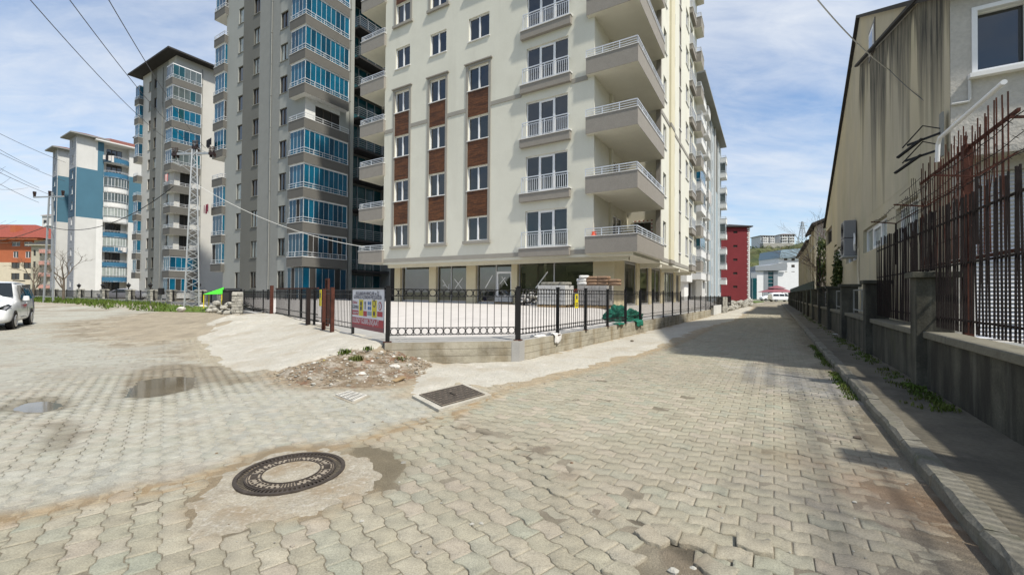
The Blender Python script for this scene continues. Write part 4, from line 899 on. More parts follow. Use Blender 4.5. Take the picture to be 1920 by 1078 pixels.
# ------------------------------------------------------------------ blue and white tower (D)
Dx, Dy = -100.9, 4.53
D = empty('apartment_tower', wl(Dx, Dy), BANG, 'white and blue apartment tower with curved blue balconies at the left of the row', 'apartment building')
mb = MB(); ztD = 31.0
def dz_(u, z): return M['blueD'] if 15.4 < z < 24.9 else M['offwhite']
def df_(u, z): return M['claddingb'] if 15.4 < z < 24.9 else M['cladding']
hf = [(-4.3, -3.4, 2.0+2.98*k, 3.5+2.98*k) for k in range(10)]; hf2 = [(-16.2, -15.3, 2.0+2.98*k, 3.5+2.98*k) for k in range(10)]
hz = [(-20, -19, 15.4, 15.41), (-20, -19, 24.9, 24.91)]
wall(mb, I4, -5.96, -1.63, 0, ztD, hf+hz, df_, .2); wall(mb, T(-1.63, 0, 0) @ SF, .003, 3.0, 0, ztD, hz, dz_)
wall(mb, T(-1.63, 0, 0) @ SF, 3.0, 3.9, 0, ztD, [(-20, -19, 15.4, 15.41)], lambda u, z: M['white'] if z < 15.4 else M['blueD'])
wall(mb, T(-1.63, 0, 0) @ SF, 7.8, 13.0, 0, ztD, hz, dz_); wall(mb, T(-2.9, 0, 0) @ SF, 3.9, 7.8, 0, ztD, [(4.6, 7.0, 1.1+2.98*k, 3.1+2.98*k) for k in range(10)], M['offwhite'], .1)
wall(mb, T(0, 3.9, 0), -2.9, -1.63, 0, ztD, [], M['offwhite']); wall(mb, T(0, 7.8, 0), -2.9, -1.63, 0, ztD, [], M['offwhite'])
wall(mb, I4, -17.4, -13.8, 0, ztD-.6, hf2+hz, df_, .2); wall(mb, T(-13.8, 0, 0) @ SF, .003, 3, 0, ztD-.6, hz, dz_)
wall(mb, T(0, 3.0, 0), -13.8, -5.96, 0, ztD-.6, hz, df_); wall(mb, T(-5.96, 0, 0) @ SF, 0, 3.0, 0, ztD, hz, df_)
for x in (-1.68, -13.85): mb.box(x, x+.25, -.04, .0, 0, ztD-.6, M['white'])
mb.build('wall', D)
for k in range(10):
    for a in (-4.3, -16.2): window(D, I4, a, 2.0+2.98*k, .9, 1.5, 'w1cs')
    window(D, T(-2.9, 0, 0) @ SF, 4.6, 1.1+2.98*k, 2.4, 2.0, 'b3d', 'balcony_door')
    z = 3.05+2.98*k-2.98*0; pm = M['blueD2'] if k in (0, 1, 2, 3, 7, 8, 9) else M['white']
    if k == 9: continue
    mb = MB(); n = 8; po = []
    for i in range(n+1):
        t = i/n; po.append((-1.63+.25+.75*math.sin(math.pi*t)**.8 if 0 < i < n else -1.63, 3.95+3.8*t))
    poly = [(-2.85, 3.95)]+po+[(-2.85, 7.75)]; mb.prism(poly, z, z+.15, M['white'])
    for (p, q) in zip(po[:-1], po[1:]): mb.add([(p[0], p[1], z-.05), (q[0], q[1], z-.05), (q[0], q[1], z+.95), (p[0], p[1], z+.95)], [(0, 1, 2, 3)], pm)
    o = mb.build('balcony', D); rb = MB(); railing(rb, po, z+.95, .35, M['rail'], 2, 1.2, .05); rb.build('railing', o)
    if k in (0, 2, 4, 5, 6):
        gl = MB(); fr = MB()
        for (p, q) in zip(po[:-1], po[1:]): 
            gl.add([(p[0]-.08, p[1], z+.97), (q[0]-.08, q[1], z+.97), (q[0]-.08, q[1], z+2.85), (p[0]-.08, p[1], z+2.85)], [(0, 1, 2, 3)], M['curtain'] if k in (0, 2, 4) else M['greyglass'])
            fr.bar((p[0]-.07, p[1], z+.97), (p[0]-.07, p[1], z+2.85), .05, M['whitepvc'])
        go = fr.build('glazing', o); gl.build('glass_panels', go)
tile_roof(D, -5.96, -1.63, 0, 3.4, ztD, 1.1, 1.1, M['rooftile'], M['mgrey']); tile_roof(D, -5, -1.63, 3.6, 13, ztD-.35, 1.6, 1.2, M['rooftile'], M['white']); tile_roof(D, -17.4, -13.8, 0, 3.0, ztD-.6, 1.0, 1.0, M['rooftile'], M['mgrey'])
mb = MB(); mb.box(-3.6, -2.7, 9.0, 9.9, ztD+.3, ztD+2.6, M['white']); mb.box(-3.75, -2.55, 8.85, 10.05, ztD+2.6, ztD+2.75, M['roofdark']); mb.build('chimney', D)
# ------------------------------------------------------------------ orange building, beige house, far tower at the left edge
def ang_at(pxx, Y): return Vector(((pxx-960)/FPX*Y, Y))
def block(name, label, cat, pxl, pxr, Y, z0, zt, wm, wins, rz=0, depth=12, roof=None, group=None, cols=None):
    a = ang_at(pxl, Y); b = ang_at(pxr, Y); o = empty(name, (a.x, a.y, z0), rz, label, cat, group); w = (b-a).length
    return o, w
E_, wE = block('apartment_house', 'orange and cream apartment house with brown tiled roof at the far left', 'apartment building', -70, 62, 112, 0, 17, None, None)
def ez(py, Y): return CAMH+(541-py)*Y/FPX
mb = MB(); h1, h2, h3 = ez(489, 112), ez(453, 112), 0.
hs = []
for pxc in (28, 51): 
    for (t, b) in ((489, 503), (525, 536), (512.5, 523.5)): pass
def ex(pxx): return (pxx+70)/FPX*112
rows = [(453, 461.5, 'w'), (471, 483, 'w'), (492, 503, 'b'), (512, 524, 'b'), (533, 545, 'b')]
for (t, b, s) in rows:
    for pxc in (-60, -35, -10, 28, 51):
        w = 8 if t != 471 else 5
        hs.append((ex(pxc-w), ex(pxc+w), ez(b, 112), ez(t, 112)))
wall(mb, I4, 0, wE, 0, ez(447, 112), hs, lambda u, z: M['brownwin'] if u < ex(6) and u > ex(-2) else (M['orange'] if z > ez(488.5, 112) else M['creamE']), .3)
wall(mb, T(wE, 0, 0) @ SF, 0, 14, 0, ez(447, 112), [], lambda u, z: M['creamE']); mb.build('wall', E_)
for i, h in enumerate(hs): window(E_, I4, h[0], h[2], h[1]-h[0], h[3]-h[2], 'w2d' if i < 10 else 'b2d')
mb = MB(); mb.box(-1, wE+2.4, -1.4, -.01, ez(450, 112), ez(446, 112), M['orange']); zr = ez(446, 112); zt_ = ez(421, 112)
mb.add([(-1, -1.6, zr), (wE+3, -1.6, zr), (wE+3, 15, zr), (-1, 15, zr), (2, 6.5, zt_+1), (wE-7.5, 6.5, zt_+1)], [(0, 1, 5, 4), (1, 2, 5), (2, 3, 4, 5), (3, 0, 4)], M['redtile']); mb.build('roof', E_)
mb = MB(); mb.box(ex(4), ex(14), 1.5, 3.2, zr+.5, ez(421, 112), M['orange']); mb.build('chimney', E_)
H2, wH = block('house', 'house with red tiled roof rising behind the orange building', 'house', 15, 60, 150, 0, 20, None, None)
mb = MB(); mb.box(0, wH, 0, 9, 0, ez(430, 150), M['creamE']); mb.build('wall', H2); tile_roof(H2, 0, wH, 0, 9, ez(430, 150), 2.4, .8, M['redtile'], M['creamE'])
F_, wF = block('apartment_house', 'beige apartment house with pink balconies partly behind the bare tree', 'apartment building', 57, 90, 98, 0, 13, None, None)
zt_ = ez(460, 98); mb = MB(); fs = []
for k in range(5): fs += [(.5, 1.1, 1.6+2.7*k-.5, 3.0+2.7*k-.5)]; fs += [(1.9, 2.5, 1.1+2.7*k, 2.5+2.7*k)]
wall(mb, I4, 0, wF, -.2, zt_, [f for f in fs if f[3] < zt_], M['beigeE'], .15); wall(mb, T(wF, 0, 0) @ SF, 0, 9, -.2, zt_, [], M['beigeE']); mb.quad((0, 9, 0), (0, 0, 0), (0, 0, zt_), (0, 9, zt_), M['beigeE']); mb.build('wall', F_)
for f in fs: 
    if f[3] < zt_: window(F_, I4, f[0], f[2], f[1]-f[0], f[3]-f[2], 'b1d')
for k in range(4): balcony(F_, wF-1.2, wF+.5, -1, 1.5, .2+2.7*k+1.5, 1.1+2.7*k+1.5, 'flr', M['pink'], rail=0)
tile_roof(F_, 0, wF, 0, 9, zt_, 1.6, .7, M['roofdark'], M['beigeE'])
K_, wK = block('apartment_tower', 'distant pale apartment block with bay balconies behind the blue and white tower', 'apartment building', 76, 100, 175, 0, 30, None, None)
zt_ = ez(404, 175); mb = MB(); mb.box(0, wK, 0, 12, 0, zt_, M['offwhite']); mb.build('wall', K_); tile_roof(K_, 0, wK, 0, 12, zt_, 1.2, .5, M['rooftile'], M['white'])
for k in range(9): 
    z = zt_-3.2-3.1*k; window(K_, T(0, -.16, 0), .7, z, 1.2, 1.5, 'b2d'); balcony(K_, 2.3, 4.6, -1, -.02, z-1, z, 'flr', M['white'], rail=0)
# ------------------------------------------------------------------ blue-grey block behind the cream tower (G)
G_ = empty('apartment_tower', wl(2.8, 36), BANG, 'blue grey apartment tower with white balconies on the street beyond the cream one', 'apartment building')
ztG = 28.6; mb = MB(); NG = 10; FG = 2.78
cols_ = [(15.2, 16.5, 'b2d'), (20.6, 21.5, 'b1d'), (25.4, 26.8, 'b2d'), (7.9, 8.7, 'b1d')]
hs = [(a, b, 1.7+FG*k, 3.2+FG*k) for k in range(NG) for a, b, s_ in cols_]
M['bluegreyl'] = mat('pale_blue_grey_render', (.36, .40, .42), .92, var=.05, vs=.4, bump=.15)
def gm(u, z):
    up = z > 18.9
    if u < 9.5: return M['offwhite']
    if u < 14.1: return M['dgrey'] if up else M['bluegrey']
    if u < 18.5: return M['bluegreyl']
    if u < 24.4: return M['dgrey'] if up else M['bluegrey']
    return M['bluegreyl']
hs2 = hs+[(-9, -8, 18.9, 18.91)]+[(u, u, 0, 0) for u in (9.5, 14.1, 18.5, 24.4)]
wall(mb, SF, 4.4, 31, .3, ztG, hs2, gm, .2); wall(mb, I4, -12, -1.2, .3, ztG, [], M['offwhite'])
wall(mb, T(-1.2, 0, 0) @ SF, 0, 4.4, .3, ztG, [(1.4, 3.4, 1.0+FG*k, 3.0+FG*k) for k in range(NG)], M['offwhite'], .1); wall(mb, T(0, 4.4, 0), -1.2, 0, .3, ztG, [], M['offwhite'])
mb.box(0, .22, 9.6, 10.0, .3, ztG, M['mgrey']); mb.box(0, .22, 18.6, 19.2, .3, ztG, M['offwhite']); mb.build('wall', G_)
for k in range(NG):
    for a, b, s_ in cols_: window(G_, SF, a, 1.7+FG*k, b-a, 1.5, s_)
    window(G_, T(-1.2, 0, 0) @ SF, 1.4, 1.0+FG*k, 2.0, 2.0, 'b2x', 'balcony_door')
    z = 3.4+FG*k
    if z > 26: continue
    gz = [M['blueglass'], M['tealglass'], M['blueglass2']] if k in (1, 3, 4) else ([M['greyglass']] if k == 0 else None)
    balcony(G_, -1.6, .55, -.7, 4.0, z, z+.85, 'fr', M['white'], M['white'], .35, glaze=gz, gtop=z+2.75, name='corner_balcony', gstep=.9, railn=2)
    balcony(G_, 0.01, .7, 4.9, 7.3, z, z+.85, 'frk', M['offwhite'], M['white'], .3, name='street_balcony', railn=2)
    balcony(G_, 0.01, 1.0, 28.6, 31.2, z, z+.85, 'frk', M['white'], M['white'], .3, glaze=[M['greyglass']] if k % 2 else None, gtop=z+2.75, name='end_balcony', gstep=.9, railn=2)
tile_roof(G_, -12, .2, -.3, 29, ztG, 2.0, .8, M['roofdark'], M['mgrey']); pipe(G_, .12, 14.3, .5, 28, M['white']); pipe(G_, .12, 24.6, .5, 28, M['white'])
# porch annexe in front of it
PO = empty('porch_annexe', wl(3.0, 26.6), BANG, 'low white entrance annexe with canopy between the cream and blue grey towers', 'annexe')
mb = MB(); mb.box(-5, -.3, .6, 3.2, .3, 2.9, M['white']); mb.build('wall', PO); mb = MB(); mb.box(-5.2, .1, -.4, 3.3, 2.9, 4.1, M['white']); mb.box(-5.3, .2, -.5, 3.35, 4.1, 4.22, M['roofdark']); mb.build('canopy', PO)
window(PO, T(0, .48, 0), -1.6, 1.2, .9, 1.1, 'b1d')
# ------------------------------------------------------------------ red building
Rd = empty('apartment_house', wl(*[((Vector((42.2, 98.3))-ORG).dot(a)) for a in (XA, YA)]), BANG, 'plain dark red rendered building side with five tiny windows', 'apartment building')
q = Vector((42.2, 98.3)); Rd.location = (54.2, 96.0, 0); Rd.rotation_euler = (0, 0, -.12)
mb = MB(); ztR = 17.0; hs = [(-3.6, -2.7, z, z+.5) for z in (15.6, 12.4, 9.3, 6.2, 3.1)]
wall(mb, I4, -6.6, -.25, 0, ztR, hs, M['redwall'], .12, M['darkroom']); wall(mb, I4, -.25, 0, 0, ztR, [], M['white']); mb.quad((0, 0, 0), (0, 12, 0), (0, 12, ztR), (0, 0, ztR), M['creamE']); mb.quad((-6.6, 12, 0), (-6.6, 0, 0), (-6.6, 0, ztR), (-6.6, 12, ztR), M['redwall'])
for h in hs: mb.quad((h[0], .12, h[2]), (h[1], .12, h[2]), (h[1], .12, h[3]), (h[0], .12, h[3]), M['darkroom'])
mb.build('wall', Rd); mb = MB()
for i in range(34): mb.box(-.62 if i % 2 else -.5, -.25, -.05, 0, i*.5, i*.5+.25, M['white'])
mb.build('quoins', Rd); tile_roof(Rd, -6.6, 0, 0, 12, ztR, 1.2, .5, M['roofdark'], M['roofdark'])
# ================================================================== FACTORY AND OLD WALL (right)
RANG = math.atan2(RA.y, RA.x)
FA = empty('factory_hall', rp(2.69, 10.52), RANG, 'tall stained beige factory hall with gabled street wall and rolling shutter', 'factory')
mb = MB(); L1 = 21.3; T1 = 14.0
prof = [(0, 6.98), (9.3, 11.8), (21.3, 5.8)]
def wallx(mb, pts, x, m_): mb.add([(x, p[0], p[1]) for p in pts], [tuple(range(len(pts)))], m_)
wins = [(5.0, 8.7, 3.03, 3.84), (2.0, 4.0, 2.9, 3.78), (14.4, 17.3, 2.95, 3.9), (18.2, 21.0, 4.5, 5.4), (10.1, 12.9, 2.92, 3.5)]
wall(mb, Matrix(((0, 1, 0, 0), (1, 0, 0, 0), (0, 0, 1, 0), (0, 0, 0, 1))), 0, 21.3, 0, 5.5, wins, M['fac'], .16)
mb.add([(0, 0, 5.5), (0, 21.3, 5.5), (0, 21.3, 5.8), (0, 9.3, 11.8), (0, 0, 6.98)], [(0, 1, 2, 3, 4)], M['fac'])
eh = [(.30, 1.9, 5.45, 6.6), (.29, 3.1, .8, 3.72)]
wall(mb, I4, 0, T1, 0, 6.98, eh, M['facend'], .14)
mb.quad((0, L1, 0), (T1, L1, 0), (T1, L1, 5.8), (0, L1, 5.8), M['fac']); mb.build('wall', FA)
mb = MB()       # lower lean-to skin of the street wall, dripping with water stains
mb.add([(-.005, 0, 4.2), (-.005, 10.6, 4.2), (-.005, 9.27, 10.0), (-.005, 1.85, 7.94), (-.005, 0, 7.42)], [(0, 1, 2, 3, 4)], M['facstain'])
mb.build('stained_wall', FA)
mb = MB(); mb.bar((-.10, 0, 7.45), (-.10, 9.35, 10.05), .10, M['roofdark'], .07); mb.bar((-.05, -.2, 6.92), (-.05, 9.3, 11.86), .12, M['roofdark'], .10); mb.bar((-.05, 9.3, 11.86), (-.05, 21.6, 5.72), .12, M['roofdark'], .10)
mb.add([(-.1, 0, 7.02), (-.1, 9.3, 11.86), (T1, 9.3, 11.86), (T1, 0, 7.02), (T1, 21.4, 5.82), (-.1, 21.4, 5.82)], [(0, 1, 2, 3), (1, 5, 4, 2)], M['roofdark']); mb.box(-.2, T1, -.3, .0, 6.99, 7.15, M['roofdark']); mb.build('roof', FA)
WM = Matrix(((0, 1, 0, 0), (1, 0, 0, 0), (0, 0, 1, 0), (0, 0, 0, 1)))
for i, h in enumerate(wins): window(FA, WM, h[0], h[2], h[1]-h[0], h[3]-h[2], ('w3c', 'w2c', 'w3c', 'b3d', 'w2d')[i])
mb = MB(); mb.box(-.02, .02, 6.5, 7.5, 9.25, 10.25, M['brownwin']); mb.box(-.035, .0, 6.62, 7.38, 9.4, 10.12, M['whitepvc']); mb.box(-.04, -.036, 6.75, 7.28, 9.5, 10.02, M['glassW']); mb.build('upper_window', FA)
window(FA, I4, .30, 5.45, 1.6, 1.15, 'w2d', 'white_window'); mb = MB(); mb.box(.22, 1.98, -.12, .1, 5.37, 5.445, M['whitecap']); mb.build('sill', FA); mb = MB(); mb.box(.27, .34, -.02, .12, 5.45, 6.63, M['whitepvc']); mb.box(.34, 1.9, -.02, .12, 6.56, 6.63, M['whitepvc']); mb.box(.34, 1.9, -.02, .12, 5.447, 5.51, M['whitepvc']); mb.box(.92, 1.04, -.01, .12, 5.51, 6.56, M['whitepvc']); mb.build('window_frame', FA)
mb = MB(); z = .8
while z < 3.70: mb.add([(.29, .10, z), (3.1, .10, z), (3.1, .075, z+.03), (.29, .075, z+.03), (3.1, .10, z+.068), (.29, .10, z+.068)], [(0, 1, 2, 3), (3, 2, 4, 5)], M['shutter']); z += .07
mb.box(.26, .31, .02, .13, .8, 3.7, M['whitepvc']); mb.box(3.08, 3.14, .02, .13, .8, 3.7, M['whitepvc']); mb.build('roller_shutter', FA)
mb = MB(); mb.box(.1, 3.6, -.32, -.001, 3.95, 4.07, M['facend']); mb.build('lintel_slab', FA); mb = MB(); mb.box(.3, 3.3, -.06, -.001, .62, .79, M['whitecap']); mb.build('threshold', FA)
mb = MB(); mb.tube([(.005, -.03, 4.98), (.22, -.03, 4.98), (.235, -.03, 5.02), (.235, -.03, 5.35)], .022, M['offwhite'], 6); mb.build('conduit', FA)
for z, l in ((4.55, .75), (4.25, .8)):      # iron brackets with insulators by the corner
    mb = MB()
    mb.bar((-.06, .12, z), (-.06-l*.6, .35, z-.1), .035, M['cableb']); mb.bar((-.10-l*.3, .2, z-.05), (-.06-l*.75, .5, z-.28), .06, M['cableb'], .03)
    mb.tube([(-.06, .12, z+.05), (-.3, .3, z+.22), (-.55, .5, z-.1)], .012, M['cableb'], 5); mb.build('bracket', FA)
mb = MB(); mb.box(-.10, -.07, .05, .2, 4.1, 4.9, M['mgrey']); mb.build('bracket_plate', FA)
mb = MB(); mb.box(-.40, -.03, 9.92, 10.85, 3.08, 3.74, M['acgrey']); mb.box(-.40, -.03, 9.92, 10.85, 3.76, 4.43, M['acgrey'])
AC = mb.build('air_conditioner', FA, bevel=.02); AC['label'] = 'pair of stacked grey outdoor units'
mb = MB()
for z in (3.41, 4.1):
    for r in (.27, .2, .12, .05): 
        pts = [(-.405, 10.38+r*math.cos(t*math.pi/8), z+r*math.sin(t*math.pi/8)) for t in range(17)]; mb.tube(pts, .008, M['cardark'], 4, caps=False)
mb.build('fan_grille', AC)
mb = MB(); mb.box(-.45, .0, 9.85, 10.95, 3.02, 3.07, M['galv']); mb.tube([(-.1, 9.85, 3.9), (-.12, 9.6, 3.7), (-.15, 9.45, 3.45), (-.12, 9.6, 3.25), (-.1, 9.8, 3.3)], .03, M['whitepvc'], 8); mb.tube([(-.03, 9.5, 3.3), (-.04, 9.45, 2.4), (-.04, 9.2, 1.6), (-.04, 9.25, .2)], .025, M['creamE'], 6); mb.build('bracket', AC)
# halls beyond
M['pinkwhite'] = mat('pinkish_peeling_render', (.52, .46, .42), .95, var=.1, vs=1, streak=[((.25, .22, .19), .6, 1.5, .25, .55, .7)])
for (b0, b1, ze, lbl) in ((38.2, 45.0, 6.7, 'old hall with pinkish end wall just past the stained factory'), (45.2, 63.5, 6.2, 'long low old hall with panelled street wall, the farther of the two')):
    H_ = empty('old_hall', rp(2.69, b0), RANG, lbl, 'factory'); mb = MB(); L_ = b1-b0; n = int(L_/2.8); hs = [(a+.6, a+1.5, 1.6, 4.8) for a in np.arange(.4, L_-2, 2.8)]
    wall(mb, WM, 0, L_, 0, ze, hs, M['fac'], .1, M['dgrey']); mb.add([(0, 0, 0), (14, 0, 0), (14, 0, ze), (7, 0, ze+2.9), (0, 0, ze)], [(0, 1, 2, 3, 4)], M['pinkwhite'])
    for a in np.arange(0, L_, 2.8): mb.box(-.12, 0, a, a+.3, 0, ze-.1, M['fac'])
    mb.box(-.05, 0, 0, L_, 5.2, 5.4, M['mgrey']); mb.build('wall', H_); mb = MB(); mb.add([(-.3, -.3, ze-.02), (7, -.3, ze+3), (14.3, -.3, ze-.02), (-.3, L_+.1, ze-.02), (7, L_+.1, ze+3), (14.3, L_+.1, ze-.02), (-.3, -.3, ze+.15), (-.3, L_+.1, ze+.15)], [(0, 1, 4, 3), (1, 2, 5, 4)], M['roofdark']); mb.bar((-.28, -.3, ze+.03), (-.28, L_, ze+.03), .16, M['roofdark']); mb.bar((-.3, -.31, ze+.05), (7, -.31, ze+3.05), .2, M['roofdark']); mb.build('roof', H_)
    fr = MB()
    for h in hs: fr.quad((.1, h[0], h[2]), (.1, h[1], h[2]), (.1, h[1], h[3]), (.1, h[0], h[3]), M['brownwin'])
    fr.build('window_panels', H_)
# old wall with pillars
OW = empty('boundary_wall', rp(0, 0), RANG, 'blackened concrete boundary wall with pillars along the right-hand sidewalk', 'wall')
mb = MB(); mb.box(2.03, 2.30, -4, 82, .06, .9, M['oldwall']); mb.build('wall', OW)
mb = MB(); b = -4.0
while b < 82: mb.box(1.98, 2.36, b, b+3.98, .9, 1.0, M['capwall']); b += 4.0
mb.build('coping', OW, bevel=.012)
for k in range(-2, 17):
    b = 9.0+4.3*k; mb = MB(); mb.box(1.90, 2.34, b, b+.32, .05, 1.84, M['oldwall']); mb.build('pillar', OW, bevel=.012); mb = MB(); mb.box(1.84, 2.42, b-.06, b+.38, 1.84, 1.93, M['oldwall']); mb.build('pillar_cap', OW, bevel=.01)
IF_ = empty('iron_bar_fence', rp(0, 0), RANG, 'dark iron bar fence standing on the boundary wall in front of the shutter', 'fence')
rs = random.Random(8); mb = MB(); b = -.6
while b < 13.4:
    inpil = any(8.95+4.3*k < b < 9.38+4.3*k for k in range(-3, 3)); z0 = 1.95 if inpil else 1.08
    mb.bar((2.12+rs.uniform(-.006, .006), b, z0), (2.12+rs.uniform(-.02, .02), b+rs.uniform(-.012, .012), 2.88+rs.uniform(-.03, .03)), .016, M['rustdark']); b += .098
mb.build('bars', IF_)
for z in (1.22, 1.98, 2.62): mb = MB(); mb.box(2.135, 2.155, -.7, 13.45, z, z+.026, M['rustdark']); mb.build('rail', IF_)
mb = MB()
for b in (1.2, 3.3, 5.4, 7.5, 9.6, 11.6): mb.bar((2.15, b, 2.2), (2.15, b, 3.05), .026, M['rustdark']); mb.bar((2.15, b, 3.05), (1.75, b, 3.12), .02, M['rust']); mb.bar((2.15, b, 3.05), (2.5, b, 3.3), .02, M['rust'])
mb.build('bracket', IF_)
mb = MB()
for (a0, z0) in ((1.78, 3.12), (1.95, 3.09), (2.32, 3.18), (2.48, 3.29)):
    pts = []; b = 1.2
    while b < 11.7: pts.append((a0+rs.uniform(-.01, .01), b, z0-.05*math.sin(math.pi*((b-1.2) % 2.1)/2.1)+rs.uniform(-.008, .008))); b += .18
    mb.tube(pts, .005, M['rustdark'], 4)
    for p in pts[::1]: mb.bar((p[0]-.02, p[1], p[2]-.02), (p[0]+.02, p[1]+.01, p[2]+.02), .004, M['rustdark']); mb.bar((p[0]+.02, p[1], p[2]-.02), (p[0]-.02, p[1]+.01, p[2]+.02), .004, M['rustdark'])
mb.build('barbed_wire', IF_)
RF = empty('rusty_fence', rp(0, 0), RANG, 'tall rusty bar screen with slanting bars behind the dark iron fence', 'fence')
mb = MB(); b = 7.75
while b < 11.5: mb.bar((2.5, b, 2.15), (2.5+rs.uniform(-.02, .02), b+rs.uniform(-.04, .04), 4.05+rs.uniform(-.12, .15)), .013, M['rust']); b += .105
mb.build('bars', RF)
for z in (2.1, 3.80): mb = MB(); mb.box(2.51, 2.54, 7.55, 11.6, z, z+.045, M['rust']); mb.build('rail', RF)
mb = MB(); mb.box(2.45, 2.55, 9.02, 9.12, .1, 3.86, M['rust']); mb.build('post', RF)
mb = MB()
for i in range(9): mb.bar((2.5, 11.55+i*.14, 2.6), (2.45, 11.6+i*.15, 4.0-.05*i+rs.uniform(-.1, .15)), .008, M['rustdark'])
for i in range(5): mb.bar((2.5, 11.4, 2.8+i*.28), (2.46, 12.9, 2.85+i*.25), .007, M['rustdark'])
mb.build('wire_mesh', RF); mb = MB()
for i in range(16): b = rs.uniform(8.2, 11.3); mb.bar((2.47, b, rs.uniform(2.3, 3.2)), (2.45+rs.uniform(-.05, .05), b+rs.uniform(-.5, .5), rs.uniform(3.3, 4.1)), .008, M['rust'])
for z in (2.5, 2.9, 3.3): mb.bar((2.485, 7.9, z), (2.485, 11.5, z+rs.uniform(-.08, .08)), .009, M['rust'])
mb.build('loose_rods', RF)
mb = MB(); q0, q1 = rp(2.45, 8.0, 4.12), rp(2.45, 10.2, 4.28); mb.tube([rp(2.45, 10.25, 3.92), rp(2.45, 10.2, 4.22), rp(2.45, 10.1, 4.3), rp(2.45, 7.7, 4.24)], .032, M['whitepvc'], 10); tag(mb.build('drain_pipe'), 'white plastic pipe lying along the top of the rusty bar screen', 'pipe')
FR = empty('frame_fence', rp(0, 0), RANG, 'low rectangular iron frames between the farther wall pillars', 'fence')
for k in range(1, 5):
    b = 9.32+4.3*k; mb = MB()
    for (p, q) in (((2.15, b+.5, 1.0), (2.15, b+.5, 1.72)), ((2.15, b+3.4, 1.0), (2.15, b+3.4, 1.72)), ((2.15, b+.5, 1.72), (2.15, b+3.4, 1.72)), ((2.15, b+.5, 1.12), (2.15, b+3.4, 1.12)), ((2.15, b+1.95, 1.12), (2.15, b+1.95, 1.72))): mb.bar(p, q, .035, M['mgrey'])
    mb.build('frame', FR)
M['darkgreen'] = mat('dark_green_mesh', (.012, .03, .024), .8, var=.3, vs=3, bump=.3)
mb = MB(); mb.M = Matrix.Translation(Vector(rp(0, 0))) @ RZ(RANG); mb.box(2.08, 2.12, 32.0, 76, 1.0, 2.45, M['darkgreen']); tag(mb.build('fence_screen'), 'dark green mesh screen along the far end of the boundary wall', 'screen')
mb = MB(); mb.M = Matrix.Translation(Vector(rp(0, 0))) @ RZ(RANG)
for i in range(22): 
    b = 31.6+i*.13; mb.bar((2.4, b, 1.0), (2.4, b, 4.0+.15*math.sin(i)), .02, M['rustdark'])
for z in (1.4, 2.4, 3.8): mb.bar((2.4, 31.5, z), (2.4, 34.5, z), .03, M['rustdark'])
tag(mb.build('bar_gate'), 'tall thin iron bar gate between the factory and the pinkish hall', 'gate')
# ================================================================== RETAINING WALL, COURTYARD, FENCES
RW = empty('retaining_wall', (0, 0, 0), 0, 'board-marked concrete retaining wall along the courtyard edge', 'wall')
def wallstrip(pts, z0, z1, th, m_, name, par, seg=.5, wob=.012, capm=None):
    mb = MB()
    for (a, b) in zip(pts[:-1], pts[1:]):
        a = Vector(a); b = Vector(b); d = (b-a); L_ = d.length; d.normalize(); n = Vector((-d.y, d.x)); k = max(1, int(L_/seg))
        for i in range(k):
            p = a+d*L_*i/k; q = a+d*L_*(i+1)/k
            mb.prism([p, q, q+n*th, p+n*th], z0, z1, m_, top=capm or m_) if i in () else None
        mb.prism([a, b, b+n*th, a+n*th], z0, z1, m_, top=capm or m_)
    return mb.build(name, par, bevel=.015)
wallstrip([WC0, WC1], -.1, .47, .22, M['concwall'], 'wall', RW, capm=M['ledge'])
wd = (Vector(WC2)-Vector(WC1)).normalized(); wallstrip([tuple(Vector(WC1)+wd*.22), WC2], -.1, .465, .22, M['concwall'], 'wall', RW, capm=M['ledge'])
mb = MB(); mb.prism([(WC1[0]-.16, WC1[1]-.04), (WC1[0]+.02, WC1[1]-.02), (WC1[0]+.14, WC1[1]+.19), (WC1[0]-.1, WC1[1]+.25)], -.1, .455, M['ledge']); mb.build('corner_post', RW)
# courtyard slab
def zc(X, Y):
    dx_, dy_ = X-ORG.x, Y-ORG.y; xl = dx_*XA.x+dy_*XA.y; yl = dx_*YA.x+dy_*YA.y
    return .455+.40*sstep(-12.6, -5., yl)*(1-sstep(3.2, 5.4, xl))*sstep(-22, -13, xl*1.0+0*yl)**.0
CY = [(WC0[0]+.06, WC0[1]+.12), (WC1[0]-.1, WC1[1]+.2), (WC2[0]-.15, WC2[1]+.1), (26, 50), (8, 62), (-30, 45), (-14.5, 22.95)]
a = np.array(CY); xs = np.arange(-31, 27, .4); ys = np.arange(9, 63, .4); Xg, Yg = np.meshgrid(xs, ys, indexing='ij'); Xg = Xg.ravel(); Yg = Yg.ravel()
V = np.stack([Xg, Yg, zc(Xg, Yg)], 1); Fq = grid_faces(len(xs), len(ys)); dd = sdf(Xg, Yg, CY)
keep = (dd[Fq] > -.02).all(1); me = npmesh('courtyard', V, Fq[keep], [M['slab']], smooth=True); tag(obj('courtyard', me), 'pale stone courtyard in front of the cream tower', kind='structure')
